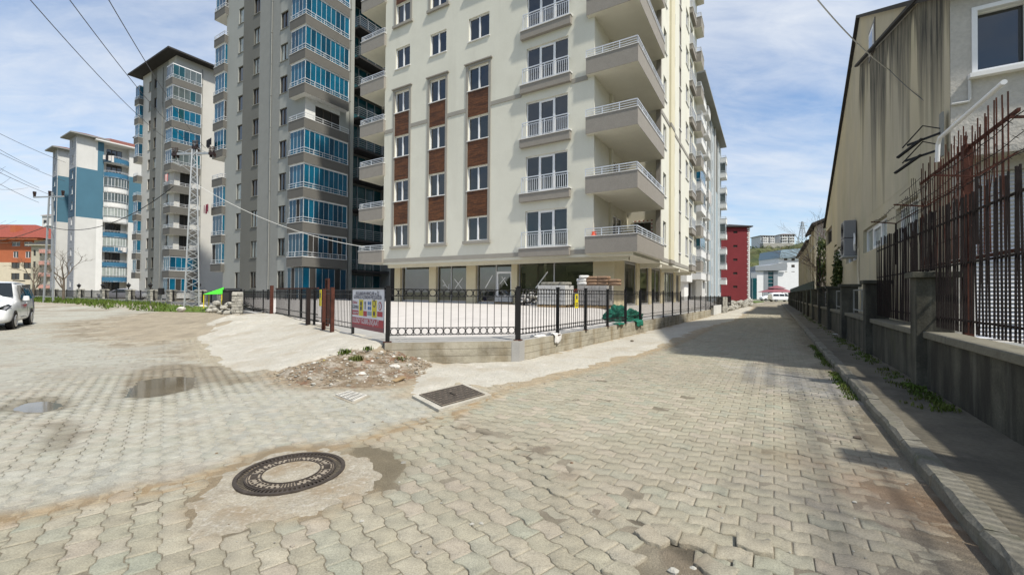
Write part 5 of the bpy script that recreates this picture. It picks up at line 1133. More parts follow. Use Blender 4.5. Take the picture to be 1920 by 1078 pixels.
# border band that closes the slab against wall and gate
mb = MB()
def border(a, b, zo, wi, m_, seg=14):
    a = Vector(a); b = Vector(b); d = (b-a).normalized(); n = Vector((-d.y, d.x))
    for i in range(seg):
        p = a+(b-a)*i/seg; q = a+(b-a)*(i+1)/seg; mb.prism([p, q, q+n*wi, p+n*wi], -.05, zo, m_)
border((WC0[0]+.03, WC0[1]+.21), (WC1[0]+.0, WC1[1]+.20), .461, 1.0, M['ledge']); border((WC1[0]-.10, WC1[1]+.27), (WC2[0]-.2, WC2[1]+.12), .459, .7, M['ledge'])
border((-14.6, 22.9), (P0[0]-.12, P0[1]+.05), .463, .9, M['ledge'])
tag(mb.build('courtyard_kerb'), 'grey concrete edging band of the courtyard under the fences', kind='structure')
def ringfence(name, label, pts, ztop, zlow, zbase, rings, bars, post_w, group=None, pw2=None):
    root = empty(name, (pts[0][0], pts[0][1], 0), 0, label, 'fence', group)
    o0 = Vector((pts[0][0], pts[0][1], 0))
    for i, p in enumerate(pts):
        mb = MB(); w = post_w if i < 6 else (pw2 or post_w*.7); v = Vector((p[0], p[1], 0))-o0; mb.M = Matrix.Translation(v)
        ang = math.atan2(pts[min(i+1, len(pts)-1)][1]-pts[max(i-1, 0)][1], pts[min(i+1, len(pts)-1)][0]-pts[max(i-1, 0)][0]); mb.M = mb.M @ RZ(ang)
        mb.box(-w/2, w/2, -w/2, w/2, zbase, ztop+.03, M['black']); mb.box(-w/2-.012, w/2+.012, -w/2-.012, w/2+.012, ztop+.03, ztop+.045, M['black'])
        if i < 8: mb.box(-w, w, -w, w, zbase-.004, zbase+.012, M['rust'])
        mb.build('post', root)
    for i, (p, q) in enumerate(zip(pts[:-1], pts[1:])):
        a = Vector((p[0], p[1], 0))-o0; b = Vector((q[0], q[1], 0))-o0; L_ = (b-a).length; d = (b-a)/L_; ang = math.atan2(d.y, d.x); mb = MB(); mb.M = Matrix.Translation(a) @ RZ(ang)
        e = post_w/2+.01; n = max(2, round((L_-2*e)/bars)); st = (L_-2*e)/n
        for z in ([ztop-.02, zlow] + ([ztop-.02-st*.93, zlow+st*.93] if i < rings else [ztop-.12, zlow+.12])): mb.box(e, L_-e, -.012, .012, z-.008, z+.008, M['black'])
        for k in range(n+1):
            x = e+st*k; mb.box(x-.0065, x+.0065, -.0065, .0065, zlow-.02, ztop-.02, M['black'])
            if i < rings and k < n:
                for zz in (ztop-.02-st*.465, zlow+st*.465):
                    r = st*.455; pt = [(x+st/2+r*math.cos(t*math.pi/8), 0, zz+r*math.sin(t*math.pi/8)) for t in range(17)]; mb.tube(pt, .0085, M['black'], 4, caps=False)
        mb.build('ring_panel' if i < rings else 'bar_panel', root)
    return root
ringfence('iron_fence', 'black iron fence with rings facing the junction, beside the sign board', [(P0[0], P0[1]), (.13, 9.66)], 1.63, .62, .47, 1, .165, .085)
fp = [(.16, 9.70)]
for i in range(1, 10): Yp = 9.62+1.45*i; fp.append((.678*Yp-6.30, Yp))
ringfence('iron_fence', 'long black iron fence receding along the retaining wall to the right', fp, 1.66, .60, .465, 4, .125, .07)
fp2 = [(fp[-1][0]+.04, fp[-1][1]+.06)]
for i in range(1, 12): Yp = fp2[0][1]+1.55*i; fp2.append((.678*Yp-6.30, Yp))
ringfence('iron_fence', 'lower stretch of black fence at the far end of the retaining wall', fp2, 1.42, .58, .465, 0, .13, .05)
# gate side
def gl_(t, off=0.0): return (P0[0]+GD[0]*t-GN[0]*off, P0[1]+GD[1]*t-GN[1]*off)
def tpx(pxx):
    r = (pxx-960)/FPX*1.0; return (r*P0[1]-P0[0])/(GD[0]-r*GD[1])
GZ = .45
t_sign0, t_sign1 = .10, tpx(663)
ringfence('iron_fence', 'short black fence stretch behind the sliding gate, left of the sign', [gl_(t_sign1+.02), gl_(tpx(622)), gl_(tpx(590))], 1.60, .62, .46, 0, .12, .06)
fpg = [gl_(tpx(x)) for x in (511, 494, 476, 458)]
ringfence('iron_fence', 'black fence stretch running from the gate to the stone pillar', fpg, 1.55, .58, .43, 0, .13, .055)
GT = empty('sliding_gate', gl_(tpx(588)), math.atan2(GD[1], GD[0]), 'black barred sliding gate with rust-red frame across the courtyard entrance', 'gate')
Lg = (Vector(gl_(tpx(511)))-Vector(gl_(tpx(588)))).length
mb = MB(); y0 = -.14
for z in (.56, 1.62): mb.box(0, Lg, y0-.025, y0+.025, z, z+.05, M['rust'] if z > 1 else M['black'])
mb.box(.02, Lg-.02, y0-.015, y0+.015, .78, .81, M['black']); mb.box(.02, Lg-.02, y0-.015, y0+.015, 1.42, 1.45, M['black']); mb.build('frame', GT)
mb = MB(); x = .12
while x < Lg-.05: mb.box(x-.008, x+.008, y0-.008, y0+.008, .60, 1.62, M['black']); x += .13
mb.build('bars', GT); 
for x in (Lg*.33, Lg*.62): mb = MB(); mb.box(x-.035, x+.035, y0-.03, y0+.03, .55, 1.63, M['black']); mb.build('stile', GT)
mb = MB(); mb.box(-.04, Lg+.1, -.17, -.11, .452, .475, M['rust']); mb.build('track', GT)
def gpost(label, t, w, z0, z1, m_, off=0.0, nm='gate_post'):
    mb = MB(); p = gl_(t, off); mb.M = Matrix.Translation((p[0], p[1], 0)) @ RZ(math.atan2(GD[1], GD[0])); mb.box(-w/2, w/2, -w/2, w/2, z0, z1, m_); mb.box(-w*.9, w*.9, -w*.9, w*.9, z0, z0+.015, m_); return tag(mb.build(nm), label, 'post')
gpost('rust-red post at the far end of the sliding gate', tpx(512), .13, .40, 1.78, M['rust'], -.05)
gpost('thick dark post at the near end of the sliding gate', tpx(586), .12, .42, 1.66, M['rustdark'], -.12)
gpost('brown post standing free before the fence, the farther of two', tpx(620), .09, .40, 1.62, M['rust'], -.18); gpost('brown post standing free before the fence, nearest the sign', tpx(636.5), .09, .40, 1.66, M['rust'], -.18)
mb = MB(); p = gl_(tpx(598), .25); mb.M = Matrix.Translation((p[0], p[1], 0)) @ RZ(math.atan2(GD[1], GD[0]))
for x in (-.14, .10): mb.box(x, x+.06, -.03, .03, .44, 1.95, M['rust'])
mb.box(-.08, .10, -.03, .03, 1.89, 1.95, M['rust']); mb.box(-.08, .10, -.03, .03, 1.62, 1.67, M['rust']); mb.box(-.05, .06, -.04, .0, 1.70, 1.86, M['cardark']); tag(mb.build('gate_guide_frame'), 'rust-red guide frame rising above the gate end', 'frame')
mb = MB(); mb.box(-.09, .09, -.006, .006, 1.1, 1.6, M['signyellow']); mb.box(-.05, .05, -.009, -.0065, 1.35, 1.5, M['signink']); p = gl_(tpx(603), -.03); o = mb.build('warning_sign', M=Matrix.Translation((p[0], p[1], 0)) @ RZ(math.atan2(-GD[1], -GD[0]))); tag(o, 'narrow yellow notice hung on the gate guide frame', 'sign')
# dark fence and screen across the back of the courtyard
BF = empty('back_fence', (-21.2, 33.0, 0), .03, 'dark fence with black skirting across the back of the courtyard before the grey tower', 'fence')
mb = MB(); mb.box(0, 12.6, 0, .05, .44, .80, M['roofdark']); mb.build('skirting', BF)
mb = MB(); x = .06
while x < 12.5: mb.box(x-.012, x+.012, -.02, .0, .8, 1.58, M['black']); x += .12
mb.build('bars', BF); mb = MB(); mb.box(0, 12.6, -.03, -.005, 1.46, 1.50, M['black']); mb.box(0, 12.6, -.03, -.005, 1.02, 1.05, M['black']); mb.build('rails', BF)
for x in np.arange(0, 12.7, 2.1): mb = MB(); mb.box(x-.06, x+.06, -.09, .03, .44, 1.66, M['black']); mb.build('post', BF)
# construction sign board
def text(body, size, m_, parent, loc, align='LEFT', rot=(math.pi/2, 0, 0), sx=1.0, name='lettering'):
    cu = bpy.data.curves.new(name, 'FONT'); cu.body = body; cu.size = size; cu.align_x = align; cu.extrude = .0008; cu.materials.append(m_)
    t = bpy.data.objects.new(name, cu); col.objects.link(t); dg = bpy.context.evaluated_depsgraph_get(); dg.update(); me = bpy.data.meshes.new_from_object(t.evaluated_get(dg)); bpy.data.objects.remove(t)
    for v in me.vertices: v.co.x *= sx
    me.name = name; o = obj(name, me, parent); o.location = loc; o.rotation_euler = rot; return o
sg0, sg1 = gl_(t_sign1-.08, -.05), gl_(t_sign0, -.05)      # left end (far) and right end (near)
sd = Vector(sg1)-Vector(sg0); LS = sd.length; SG = empty('safety_sign_board', (sg0[0], sg0[1], 0), math.atan2(sd.y, sd.x), 'white and red construction safety sign board fixed to the fence by the corner post', 'sign')
zs0, zs1 = .66, 1.60
mb = MB(); mb.box(0, LS, 0, .02, zs0, zs1, M['signwhite']); mb.box(-.03, LS+.03, -.01, .03, zs1, zs1+.035, M['black']); mb.build('board', SG)
mb = MB(); f = lambda x0, x1, z0, z1, m_: mb.box(x0*LS, x1*LS, -.004, -.0005, zs0+(zs1-zs0)*z0, zs0+(zs1-zs0)*z1, m_)
f(0, 1, 0, .10, M['signdred']); f(0, 1, .101, .28, M['signred']); f(0, .22, .34, .46, M['signred']); f(.24, .38, .33, .74, M['signyellow']); f(.39, .50, .33, .46, M['signred']); f(.66, .80, .33, .74, M['signyellow']); f(.82, .97, .36, .48, M['signred']); f(.52, .645, .36, .46, M['modblue'])
mb.build('panels', SG); mb = MB()
for (cx, cz, rx, m_) in ((.555, .66, .022, 'signblue'), (.61, .66, .022, 'signblue'), (.555, .54, .022, 'signblue'), (.61, .54, .022, 'signblue'), (.31, .64, .03, 'signink'), (.31, .52, .03, 'signink'), (.445, .66, .02, 'signink'), (.73, .66, .045, 'signink'), (.73, .42, .03, 'signink'), (.895, .61, .05, 'signred')):
    n = 14; c_ = (cx*LS, zs0+cz*(zs1-zs0)); r = rx*LS; rz = r*1.0; mb.add([(c_[0]+r*math.cos(2*math.pi*k/n), -.0065, c_[1]+rz*math.sin(2*math.pi*k/n)) for k in range(n)], [tuple(range(n))], M[m_])
for (cx, cz, rx, m_) in ((.73, .66, .03, 'signyellow'), (.895, .61, .037, 'signwhite')):
    n = 14; c_ = (cx*LS, zs0+cz*(zs1-zs0)); r = rx*LS; mb.add([(c_[0]+r*math.cos(2*math.pi*k/n), -.0080, c_[1]+r*math.sin(2*math.pi*k/n)) for k in range(n)], [tuple(range(n))], M[m_])
mb.box(.435*LS, .455*LS, -.007, -.005, zs0+.5*(zs1-zs0), zs0+.64*(zs1-zs0), M['signink']); mb.box(.888*LS, .902*LS, -.010, -.0085, zs0+.56*(zs1-zs0), zs0+.66*(zs1-zs0), M['signink']); mb.build('pictograms', SG)
H_ = zs1-zs0
text('KULLANILAN ARAÇLAR ve İŞ', .115, M['signink'], SG, (LS*.5, -.008, zs0+.86*H_), 'CENTER', sx=.95)
text('GÜVENLİĞİ AÇISINDAN MECBURİDİR', .115, M['signink'], SG, (LS*.5, -.008, zs0+.765*H_), 'CENTER', sx=.86)
text('Dikkat', .10, M['signred'], SG, (LS*.015, -.008, zs0+.63*H_), sx=1.2); text('GİRMEK', .12, M['signink'], SG, (LS*.01, -.008, zs0+.50*H_), sx=.95); text('YASAKTIR', .085, M['signwhite'], SG, (LS*.02, -.008, zs0+.365*H_), sx=.95)
text('ULUSOY GÜBRE-İNŞAAT', .17, M['signwhite'], SG, (LS*.02, -.008, zs0+.14*H_), sx=.86)
# yellow notice on the long fence
q = Vector(fp[1])+(Vector(fp[2])-Vector(fp[1]))*(-.0); mb = MB(); mb.box(-.10, .10, -.006, .006, 0, .40, M['signyellow']); mb.box(-.04, .04, -.009, -.0065, .26, .36, M['signink']); mb.box(-.07, .07, -.009, -.0065, .12, .15, M['signink']); mb.box(-.07, .07, -.009, -.0065, .06, .09, M['signink'])
r_ = (1079-960)/FPX; Yp = 6.30/(.678-r_); o = mb.build('warning_sign', M=Matrix.Translation((.678*Yp-6.30+.03, Yp-.02, 1.13)) @ RZ(math.atan2(1, .678))); tag(o, 'small yellow warning notice wired to the long ring fence', 'sign')
# ================================================================== STREET OBJECTS
PEB = []
# round manhole
MHo = empty('manhole_cover', (MH[0], MH[1], .006), .4, 'round cast-iron manhole cover with concrete centre in the foreground', 'manhole cover')
def ringm(mb, r0, r1, z0, z1, m_, n=72):
    vs = []
    for k in range(n):
        t = 2*math.pi*k/n; c, s = math.cos(t), math.sin(t); vs += [(r0*c, r0*s, z0), (r0*c, r0*s, z1), (r1*c, r1*s, z1), (r1*c, r1*s, z0)]
    fs = []
    for k in range(n):
        a, b = 4*k, 4*((k+1) % n)
        for j in range(3): fs.append((a+j, b+j, b+j+1, a+j+1))
    mb.add(vs, fs, m_)
mb = MB(); ringm(mb, .395, .425, -.03, .012, M['castiron']); ringm(mb, .333, .348, -.03, .011, M['castiron'])
for k in range(72):
    t = 2*math.pi*k/72; c, s = math.cos(t), math.sin(t); w = .007; mb.add([(.350*c-w*s, .350*s+w*c, .009), (.350*c+w*s, .350*s-w*c, .009), (.394*c+w*s, .394*s-w*c, .009), (.394*c-w*s, .394*s+w*c, .009)][::1], [(0, 1, 2, 3)], M['castiron'])
mb.build('frame_ring', MHo); mb = MB(); mb.cyl((0, 0), .332, -.03, .003, M['ironconc'], 64); mb.build('lid', MHo)
mb = MB(); ringm(mb, .318, .326, -.01, .010, M['castiron']); ringm(mb, .222, .234, -.01, .011, M['castiron'])
for k in range(16):
    t = 2*math.pi*(k+.5)/16; c, s = math.cos(t), math.sin(t); w = .005; mb.add([(.234*c-w*s, .234*s+w*c, .0095), (.234*c+w*s, .234*s-w*c, .0095), (.318*c+w*s, .318*s-w*c, .0095), (.318*c-w*s, .318*s+w*c, .0095)], [(0, 1, 2, 3)], M['castiron'])
    if k % 4 != 3:
        for j in range(5):
            tt = 2*math.pi*(k+.14+.18*j)/16+math.pi/16; rj = .255+.045*((j*7+k) % 2); c, s = math.cos(tt), math.sin(tt); mb.cyl((rj*c, rj*s), .009, .002, .0105, M['castiron'], 6)
    else: 
        for j in range(4): tt = 2*math.pi*(k+.2+.2*j)/16+math.pi/16; c, s = math.cos(tt), math.sin(tt); mb.bar((.25*c, .25*s, .008), (.305*c, .305*s, .008), .012, M['castiron'], .005)
mb.build('pattern_ring', MHo); mb = MB(); mb.cyl((0, 0), .221, -.01, .007, M['patchconc'], 48); mb.build('concrete_infill', MHo)
def quadfit(pxs, z): return [gp(x, y, z) for x, y in pxs]
for (pxx, py, r_, lb) in ((1262, 1072, .028, 'broken paver lump lying in the pothole at the bottom edge'), (1300, 1066, .018, 'small stone in the pothole at the bottom edge'), (756, 868, .022, 'white pebble in the mud right of the manhole patch')):
    x, y = gp(pxx, py); PEB.append((x, y, r_, lb))
# chequered plate in its cement frame
c4 = quadfit([(786, 739), (867, 720), (909, 738), (828, 760)], .05); cc = np.mean(c4, 0)
PLt = empty('access_cover', (cc[0], cc[1], 0), 0, 'dark chequered rectangular access cover set in white cement', 'manhole cover')
rel = [(p[0]-cc[0], p[1]-cc[1]) for p in c4]; mb = MB(); mb.prism([(p[0]*1.22, p[1]*1.22) for p in rel], -.05, .035, M['cement']); mb.build('cement_frame', PLt, bevel=.015)
mb = MB(); mb.prism(rel, .03, .048, M['castiron']); mb.build('plate', PLt)
mb = MB(); A0, B0, C0, D0 = [Vector((p[0], p[1], .0495)) for p in rel]
for i in range(1, 16):
    for j in range(1, 7):
        u, v = i/16, j/7; P = (A0*(1-u)+B0*u)*(1-v)+(D0*(1-u)+C0*u)*v; d = ((B0-A0).normalized()*(.022 if (i+j) % 2 else .006)+(D0-A0).normalized()*(.022 if not (i+j) % 2 else .006)); mb.bar(P-d, P+d, .006, M['ironconc'], .004)
for (P, Q) in ((A0, B0), (B0, C0), (C0, D0), (D0, A0)): mb.bar(P*.98, Q*.98, .012, M['ironconc'], .006)
mb.bar(A0*.3+B0*.3+C0*.2+D0*.2, A0*.2+B0*.2+C0*.3+D0*.3, .03, M['castiron'], .02); mb.build('tread_pattern', PLt)
# white street grate
c4 = quadfit([(630, 740), (655, 733), (687, 741), (662, 752)], .012); cc = np.mean(c4, 0); DG = empty('drain_grate', (cc[0], cc[1], 0), 0, 'small cement-smeared square drain grate between plate and puddle', 'drain grate')
rel = [(p[0]-cc[0], p[1]-cc[1]) for p in c4]; mb = MB(); A0, B0, C0, D0 = [Vector((p[0], p[1], .012)) for p in rel]; P_ = lambda u, v: (A0*(1-u)+B0*u)*(1-v)+(D0*(1-u)+C0*u)*v
for u in np.linspace(0, 1, 8): mb.bar(P_(u, 0), P_(u, 1), .013, M['stonelt'], .02)
for v in np.linspace(0, 1, 5): mb.bar(P_(0, v), P_(1, v), .03, M['stonelt'], .018)
mb.build('grate', DG); mb = MB(); mb.prism([(p[0]*1.3, p[1]*1.3) for p in rel], -.06, -.012, M['darkroom']); mb.build('pit', DG)
mb = MB()
for k in range(4): a, b = Vector(rel[k]), Vector(rel[(k+1) % 4]); mb.prism([a*1.02, b*1.02, b*1.35, a*1.35], -.03, .004, M['patchconc'])
mb.build('surround', DG)
# stones: helper
def stone_mesh(mb, c, r, m_, sq=.6, seed=0, sub=1):
    rs = random.Random(seed); n = 8; vs = []; fs = []; rings = [(-.9, .45), (-.35, .95), (.35, .9), (.85, .45)]
    for (z, s) in rings:
        for k in range(n):
            t = 2*math.pi*k/n; q = s*r*(1+rs.uniform(-.22, .22)); vs.append((c[0]+q*math.cos(t)*1.2, c[1]+q*math.sin(t), c[2]+z*r*sq*(1+rs.uniform(-.2, .2))))
    for i in range(3):
        for k in range(n): fs.append((i*n+k, i*n+(k+1) % n, (i+1)*n+(k+1) % n, (i+1)*n+k))
    fs += [tuple(range(n))[::-1], tuple(3*n+k for k in range(n))]; mb.add(vs, fs, m_)
def gz(x, y): return float(g_h(np.array([x]), np.array([y]))[0])
mb = MB(); rs = random.Random(21); k = 0; ha = np.array(HEAP); tries = 0
while k < 950 and tries < 20000:
    tries += 1; x = rs.uniform(ha[:, 0].min(), ha[:, 0].max()); y = rs.uniform(ha[:, 1].min(), ha[:, 1].max()); d = float(sdf(np.array([x]), np.array([y]), HEAP)[0])
    if d < -.12 or (d < 0 and rs.random() < .6): continue
    r = rs.choice([.009]*5+[.014]*5+[.022]*3+[.034]); mm = rs.choice([M['stonelt'], M['stonemud'], M['stonemud'], M['stonemud'], M['stonegrey'], M['reddirt'], M['reddirt'], M['stone']]); hz_ = gz(x, y)+.05*max(-1.5, min(1, d/.25))+float(heap_x(np.array([x]), np.array([y]), np.array([d]))[0]); stone_mesh(mb, (x, y, max(hz_, gz(x, y))+r*.25), r, mm, .6, k); k += 1
tag(mb.build('gravel'), 'scattered pebbles and rubble over the soil heap', kind='stuff')
mb = MB()
for k in range(420):
    t = rs.random(); u = rs.choice(['kerb', 'cem', 'mud', 'any'])
    if u == 'kerb': b = rs.uniform(.8, 24)**1.0; x, y, _ = rp(1.06-abs(rs.gauss(0, .18)), b)
    elif u == 'cem': p = CEM[rs.randrange(6, 18)]; x, y = p[0]+rs.gauss(0, .35), p[1]+rs.gauss(0, .35)
    elif u == 'mud': x, y = gp(rs.uniform(150, 520), rs.uniform(590, 690))
    else: x, y = gp(rs.uniform(100, 1700), rs.uniform(640, 1050))
    stone_mesh(mb, (x, y, gz(x, y)+.004), rs.choice([.004, .006, .009, .014]), rs.choice([M['stonegrey'], M['stonegrey'], M['stone'], M['reddirt'], M['stone']]), .6, k)
tag(mb.build('grit'), 'loose grit and crumbs strewn over the paving', kind='stuff')
for (x, y, r_, lb) in PEB: mb = MB(); stone_mesh(mb, (0, 0, r_*.3), r_, M['stone'], .7, int(r_*1000)); tag(mb.build('rock', loc=(x, y, -.004)), lb, 'rock')
def rock(pxx, py, r, m_, label, z=0., nm='rock'):
    x, y = gp(pxx, py, z); mb = MB(); stone_mesh(mb, (0, 0, r*.3), r, m_, .7, int(pxx)); o = mb.build(nm, bevel=r*.1, loc=(x, y, z)); return tag(o, label, 'rock')
rock(1608, 822, .035, M['bark'], 'small dark brown lump lying alone on the pavers near the kerb')
rock(740, 690, .085, M['stonelt'], 'largest pale stone on the soil heap near the wall', .1); rock(678, 704, .07, M['stonelt'], 'flat pale stone at the front of the soil heap', .05)
rock(650, 672, .075, M['stonegrey'], 'grey stone beside the weeds at the top of the heap', .19); rock(716, 662, .05, M['stonelt'], 'white stone right under the wall corner', .26)
rock(515, 708, .045, M['stone'], 'pale stone at the lower left tip of the ramp'); rock(393, 652, .06, M['stone'], 'dark stone at the left edge of the ramp')
rock(1185, 640, .05, M['bark'], 'dark clod on the cement strip below the long wall', .02)
x, y = gp(748, 712, .03); mb = MB(); mb.box(-.05, .05, -.13, .13, 0, .02, M['palwood']); o = mb.build('wood_plank', loc=(x, y, .035), rz=-.55, bevel=.003); o.rotation_euler = (.12, .1, -.5); tag(o, 'broken piece of pale plank on the red soil', 'plank')
for i, (a, b, r, lb) in enumerate(((1700, 600, .05, 'white'),)): pass
x, y = gp(1566, 628, .12); mb = MB(); stone_mesh(mb, (0, 0, .02), .07, M['bagwhite'], .4, 5); tag(mb.build('paper_litter', loc=(x, y, .13)), 'crumpled white litter on the sidewalk', 'litter')
# weeds and grass
def tuft(mb, c, h, n, spread, m_, rs, w=.012):
    for i in range(n):
        a = rs.uniform(0, 6.28); r = rs.uniform(0, spread); x, y = c[0]+r*math.cos(a), c[1]+r*math.sin(a); hh = h*rs.uniform(.5, 1.1); l = rs.uniform(.2, .7)*hh; b = rs.uniform(0, 6.28); dx_, dy_ = math.cos(b), math.sin(b); ww = w*rs.uniform(.6, 1.3)
        p0 = (x-dy_*ww, y+dx_*ww, c[2]); p1 = (x+dy_*ww, y-dx_*ww, c[2]); p2 = (x+dx_*l*.5+dy_*ww*.7, y+dy_*l*.5-dx_*ww*.7, c[2]+hh*.65); p3 = (x+dx_*l*.5-dy_*ww*.7, y+dy_*l*.5+dx_*ww*.7, c[2]+hh*.65); p4 = (x+dx_*l, y+dy_*l, c[2]+hh*.9)
        mb.add([p0, p1, p2, p3, p4], [(0, 1, 2, 3), (3, 2, 4)], m_)
rs = random.Random(31)
for i, (pxx, py, z, h, n, lb) in enumerate(((648, 664, .2, .14, 90, 'small leafy weed at the left of the soil heap'), (668, 676, .12, .12, 130, 'dark green low weed in the middle of the soil heap'), (690, 655, .3, .10, 50, 'weed growing where the ramp meets the wall corner'), (752, 680, .08, .16, 80, 'spiky weed against the foot of the retaining wall'), (762, 688, .03, .07, 30, 'thin weed at the right edge of the soil heap'), (608, 681, .05, .06, 25, 'tiny yellow-flowered weed at the lower ramp edge'))):
    for _ in range(8): x, y = gp(pxx, py, z); z = .5*z+.5*(gz(x, y)+(.05 if i in (0, 1, 2) else .02))
    mb = MB(); tuft(mb, (0, 0, 0), h, n, .13, M['foliage2'] if i % 2 else M['grass'], rs, .011)
    if i == 5: mb.cyl((0, 0), .02, .05, .06, M['signyellow'], 6)
    tag(mb.build('weed', loc=(x, y, z)), lb, 'weed')
mb = MB()
for k in range(520):
    if rs.random() < .62: b = rs.choice([rs.uniform(7.2, 9.2), rs.uniform(9.5, 18), rs.uniform(12, 40)]); x, y, _ = rp(1.93-abs(rs.gauss(0, .13)), b); z = .125
    else: b = rs.choice([rs.uniform(11.2, 16.0), rs.uniform(8.0, 10.6)]); x, y, _ = rp(1.045-abs(rs.gauss(0, .05)), b); z = 0
    tuft(mb, (x, y, z), .055 if z else .05, 9, .08, rs.choice([M['grass'], M['foliage2'], M['grass']]), rs, .008)
tag(mb.build('sidewalk_grass'), 'mossy grass tufts along the wall foot and the kerb', kind='stuff')
# left verge
def verge_pt(t, s): pass
VL0 = gp(395, 585); VL1 = (-47.5, 40.5)
mb = MB(); rs = random.Random(41); vp = [gp(398, 586), gp(330, 585), gp(215, 582), gp(120, 575), gp(57, 571), (-60, 47), (-75, 60), (-60, 58), (-44, 47), (-27.5, 34.5), (-22, 31)]
va = np.array(vp); xs = rs.random
N_ = 26000; rsn = np.random.RandomState(4); X = rsn.uniform(va[:, 0].min(), va[:, 0].max(), N_); Y = rsn.uniform(va[:, 1].min(), va[:, 1].max(), N_); d = sdf(X, Y, vp); k = (d > -.3*fbm(X*.7, Y*.7, 3)) & (fbm(X*.5, Y*.5, 3) > .36); X, Y = X[k], Y[k]; Zg = g_h(X, Y)
n = len(X); a = rsn.uniform(0, 6.28, n); h = rsn.uniform(.08, .30, n); w = .05; lx = rsn.normal(0, .08, n); ly = rsn.normal(0, .08, n)
V = np.stack([np.stack([X-np.cos(a)*w, Y-np.sin(a)*w, Zg-.02], -1), np.stack([X+np.cos(a)*w, Y+np.sin(a)*w, Zg-.02], -1), np.stack([X+lx+np.cos(a)*w*.3, Y+ly+np.sin(a)*w*.3, Zg+h], -1), np.stack([X+lx-np.cos(a)*w*.3, Y+ly-np.sin(a)*w*.3, Zg+h], -1)], 1).reshape(-1, 3)
me = npmesh('verge_grass', V, np.arange(4*n).reshape(-1, 4), [M['grass']]); tag(obj('verge_grass', me), 'rough green grass verge in front of the stone-pillared fence', kind='stuff')
mb = MB(); mb.add([(p[0], p[1], .31 if i > 4 else .02) for i, p in enumerate(vp)], [tuple(range(len(vp)))], M['grass']); tag(mb.build('verge'), 'grassy bank under the verge grass', kind='structure')
# stone-pillared fence
LA = Vector((-30.9, 38.0)); LD = Vector((-.8546, .5193)); LANG = math.atan2(-LD.y, -LD.x)
LW = empty('low_wall', (LA.x, LA.y, 0), LANG, 'low concrete kerb wall behind the grass verge', 'wall'); mb = MB(); mb.box(-48, 8.5, -.02, .3, 0, .52, M['ledge']); mb.build('wall', LW)
def lt(pxx):      # parameter along LD for a photo column
    r = (pxx-960)/FPX; return (r*LA.y-LA.x)/(LD.x-r*LD.y)
LF = empty('garden_fence', (LA.x, LA.y, 0), LANG, 'black garden fence between rough stone pillars behind the verge', 'fence')
plist = [(62, 0), (100, 0), (148, 1), (193, 1), (241, 1), (282, 1), (318, 0), (372, 1), (415, 0)]
for i, (pxx, lamp) in enumerate(plist):
    x = -lt(pxx); mb = MB(); w = .38
    stones = random.Random(pxx); z = .5
    while z < 1.42:
        xx = x-w
        while xx < x+w: l = stones.uniform(.2, .4); mb.box(xx, min(xx+l, x+w), -.12+stones.uniform(-.03, .03), .42, z, z+.2, M['stone']); xx += l+.02
        z += .22
    mb.box(x-w+.02, x+w-.02, -.09, .4, .5, 1.45, M['stonegrey']); mb.box(x-w-.04, x+w+.04, -.18, .46, 1.44, 1.52, M['stone']); mb.build('stone_pillar', LF)
    if lamp:
        lm = MB(); p = LA+LD*lt(pxx); lm.cyl((0, 0), .05, 0, .25, M['black'], 8); lm.cyl((0, 0), .10, .25, .5, M['black'], 6, r2=.2); lm.cyl((0, 0), .24, .5, .66, M['black'], 6, r2=.05); lm.cyl((0, 0), .03, .66, .76, M['black'], 6)
        o = lm.build('lantern', loc=(p.x, p.y, 1.52)); n_ = ['leftmost', 'second from the left', 'third from the left', 'fourth from the left', 'rightmost, right of the lattice pylon,']; j = [2, 3, 4, 5, 7].index(i); tag(o, f'black garden lantern, {n_[j]} of the five on the stone pillars', 'lantern')
for (pa, pb) in zip(plist[:-1], plist[1:]):
    x0, x1 = -lt(pa[0])+.42, -lt(pb[0])-.42; mb = MB()
    for z in (.6, 1.25, 1.35): mb.box(x0, x1, .10, .14, z, z+.03, M['black'])
    x = x0+.08
    while x < x1: mb.box(x-.01, x+.01, .11, .13, .55, 1.42, M['black']); x += .16
    for x in (x0+.05, (x0+x1)/2, x1-.05): mb.box(x-.05, x+.05, .07, .17, .5, 1.5, M['black'])
    mb.build('fence_panel', LF)
for (pxx, Y_, w, h, z0, lb, nm) in ((446, 22.9, .5, 1.12, .35, 'tall rough mortared stone pillar at the left end of the courtyard fence', 'stone_pillar'),):
    x = (pxx-960)/FPX*Y_; mb = MB(); st = random.Random(3); z = z0
    while z < z0+h-.1:
        xx = -.25
        while xx < .25: l = st.uniform(.14, .26); mb.box(xx, min(xx+l, .25), -.24+st.uniform(-.03, .02), .2, z, z+.14, M['stone']); xx += l+.015
        z += .155
    mb.box(-.23, .23, -.2, .21, z0-.3, z0+h, M['stonelt']); tag(mb.build(nm, loc=(x, Y_, 0), rz=.5, bevel=.02), lb, 'pillar')
mb = MB(); st = random.Random(5); x = (424-960)/FPX*23.5
for i in range(26): stone_mesh(mb, (st.uniform(-.75, .55), st.uniform(-.15, .15), st.uniform(.3, .85)), st.uniform(.12, .2), M['stone'], .8, i)
tag(mb.build('stone_wall', loc=(x, 23.6, 0), rz=.4), 'short broken field-stone wall left of the tall stone pillar', 'wall')
for i, (pxx, py, r, lb) in enumerate(((378, 578, .3, 'flat pale rock by the pylon foot'), (408, 577, .22, 'white rock near the broken stone wall'), (340, 582, .28, 'pale concrete lump at the left pylon foot'), (392, 581, .16, 'small grey rock between pylon and stone wall'))): rock(pxx, py, r, M['stonelt'], lb, .15)
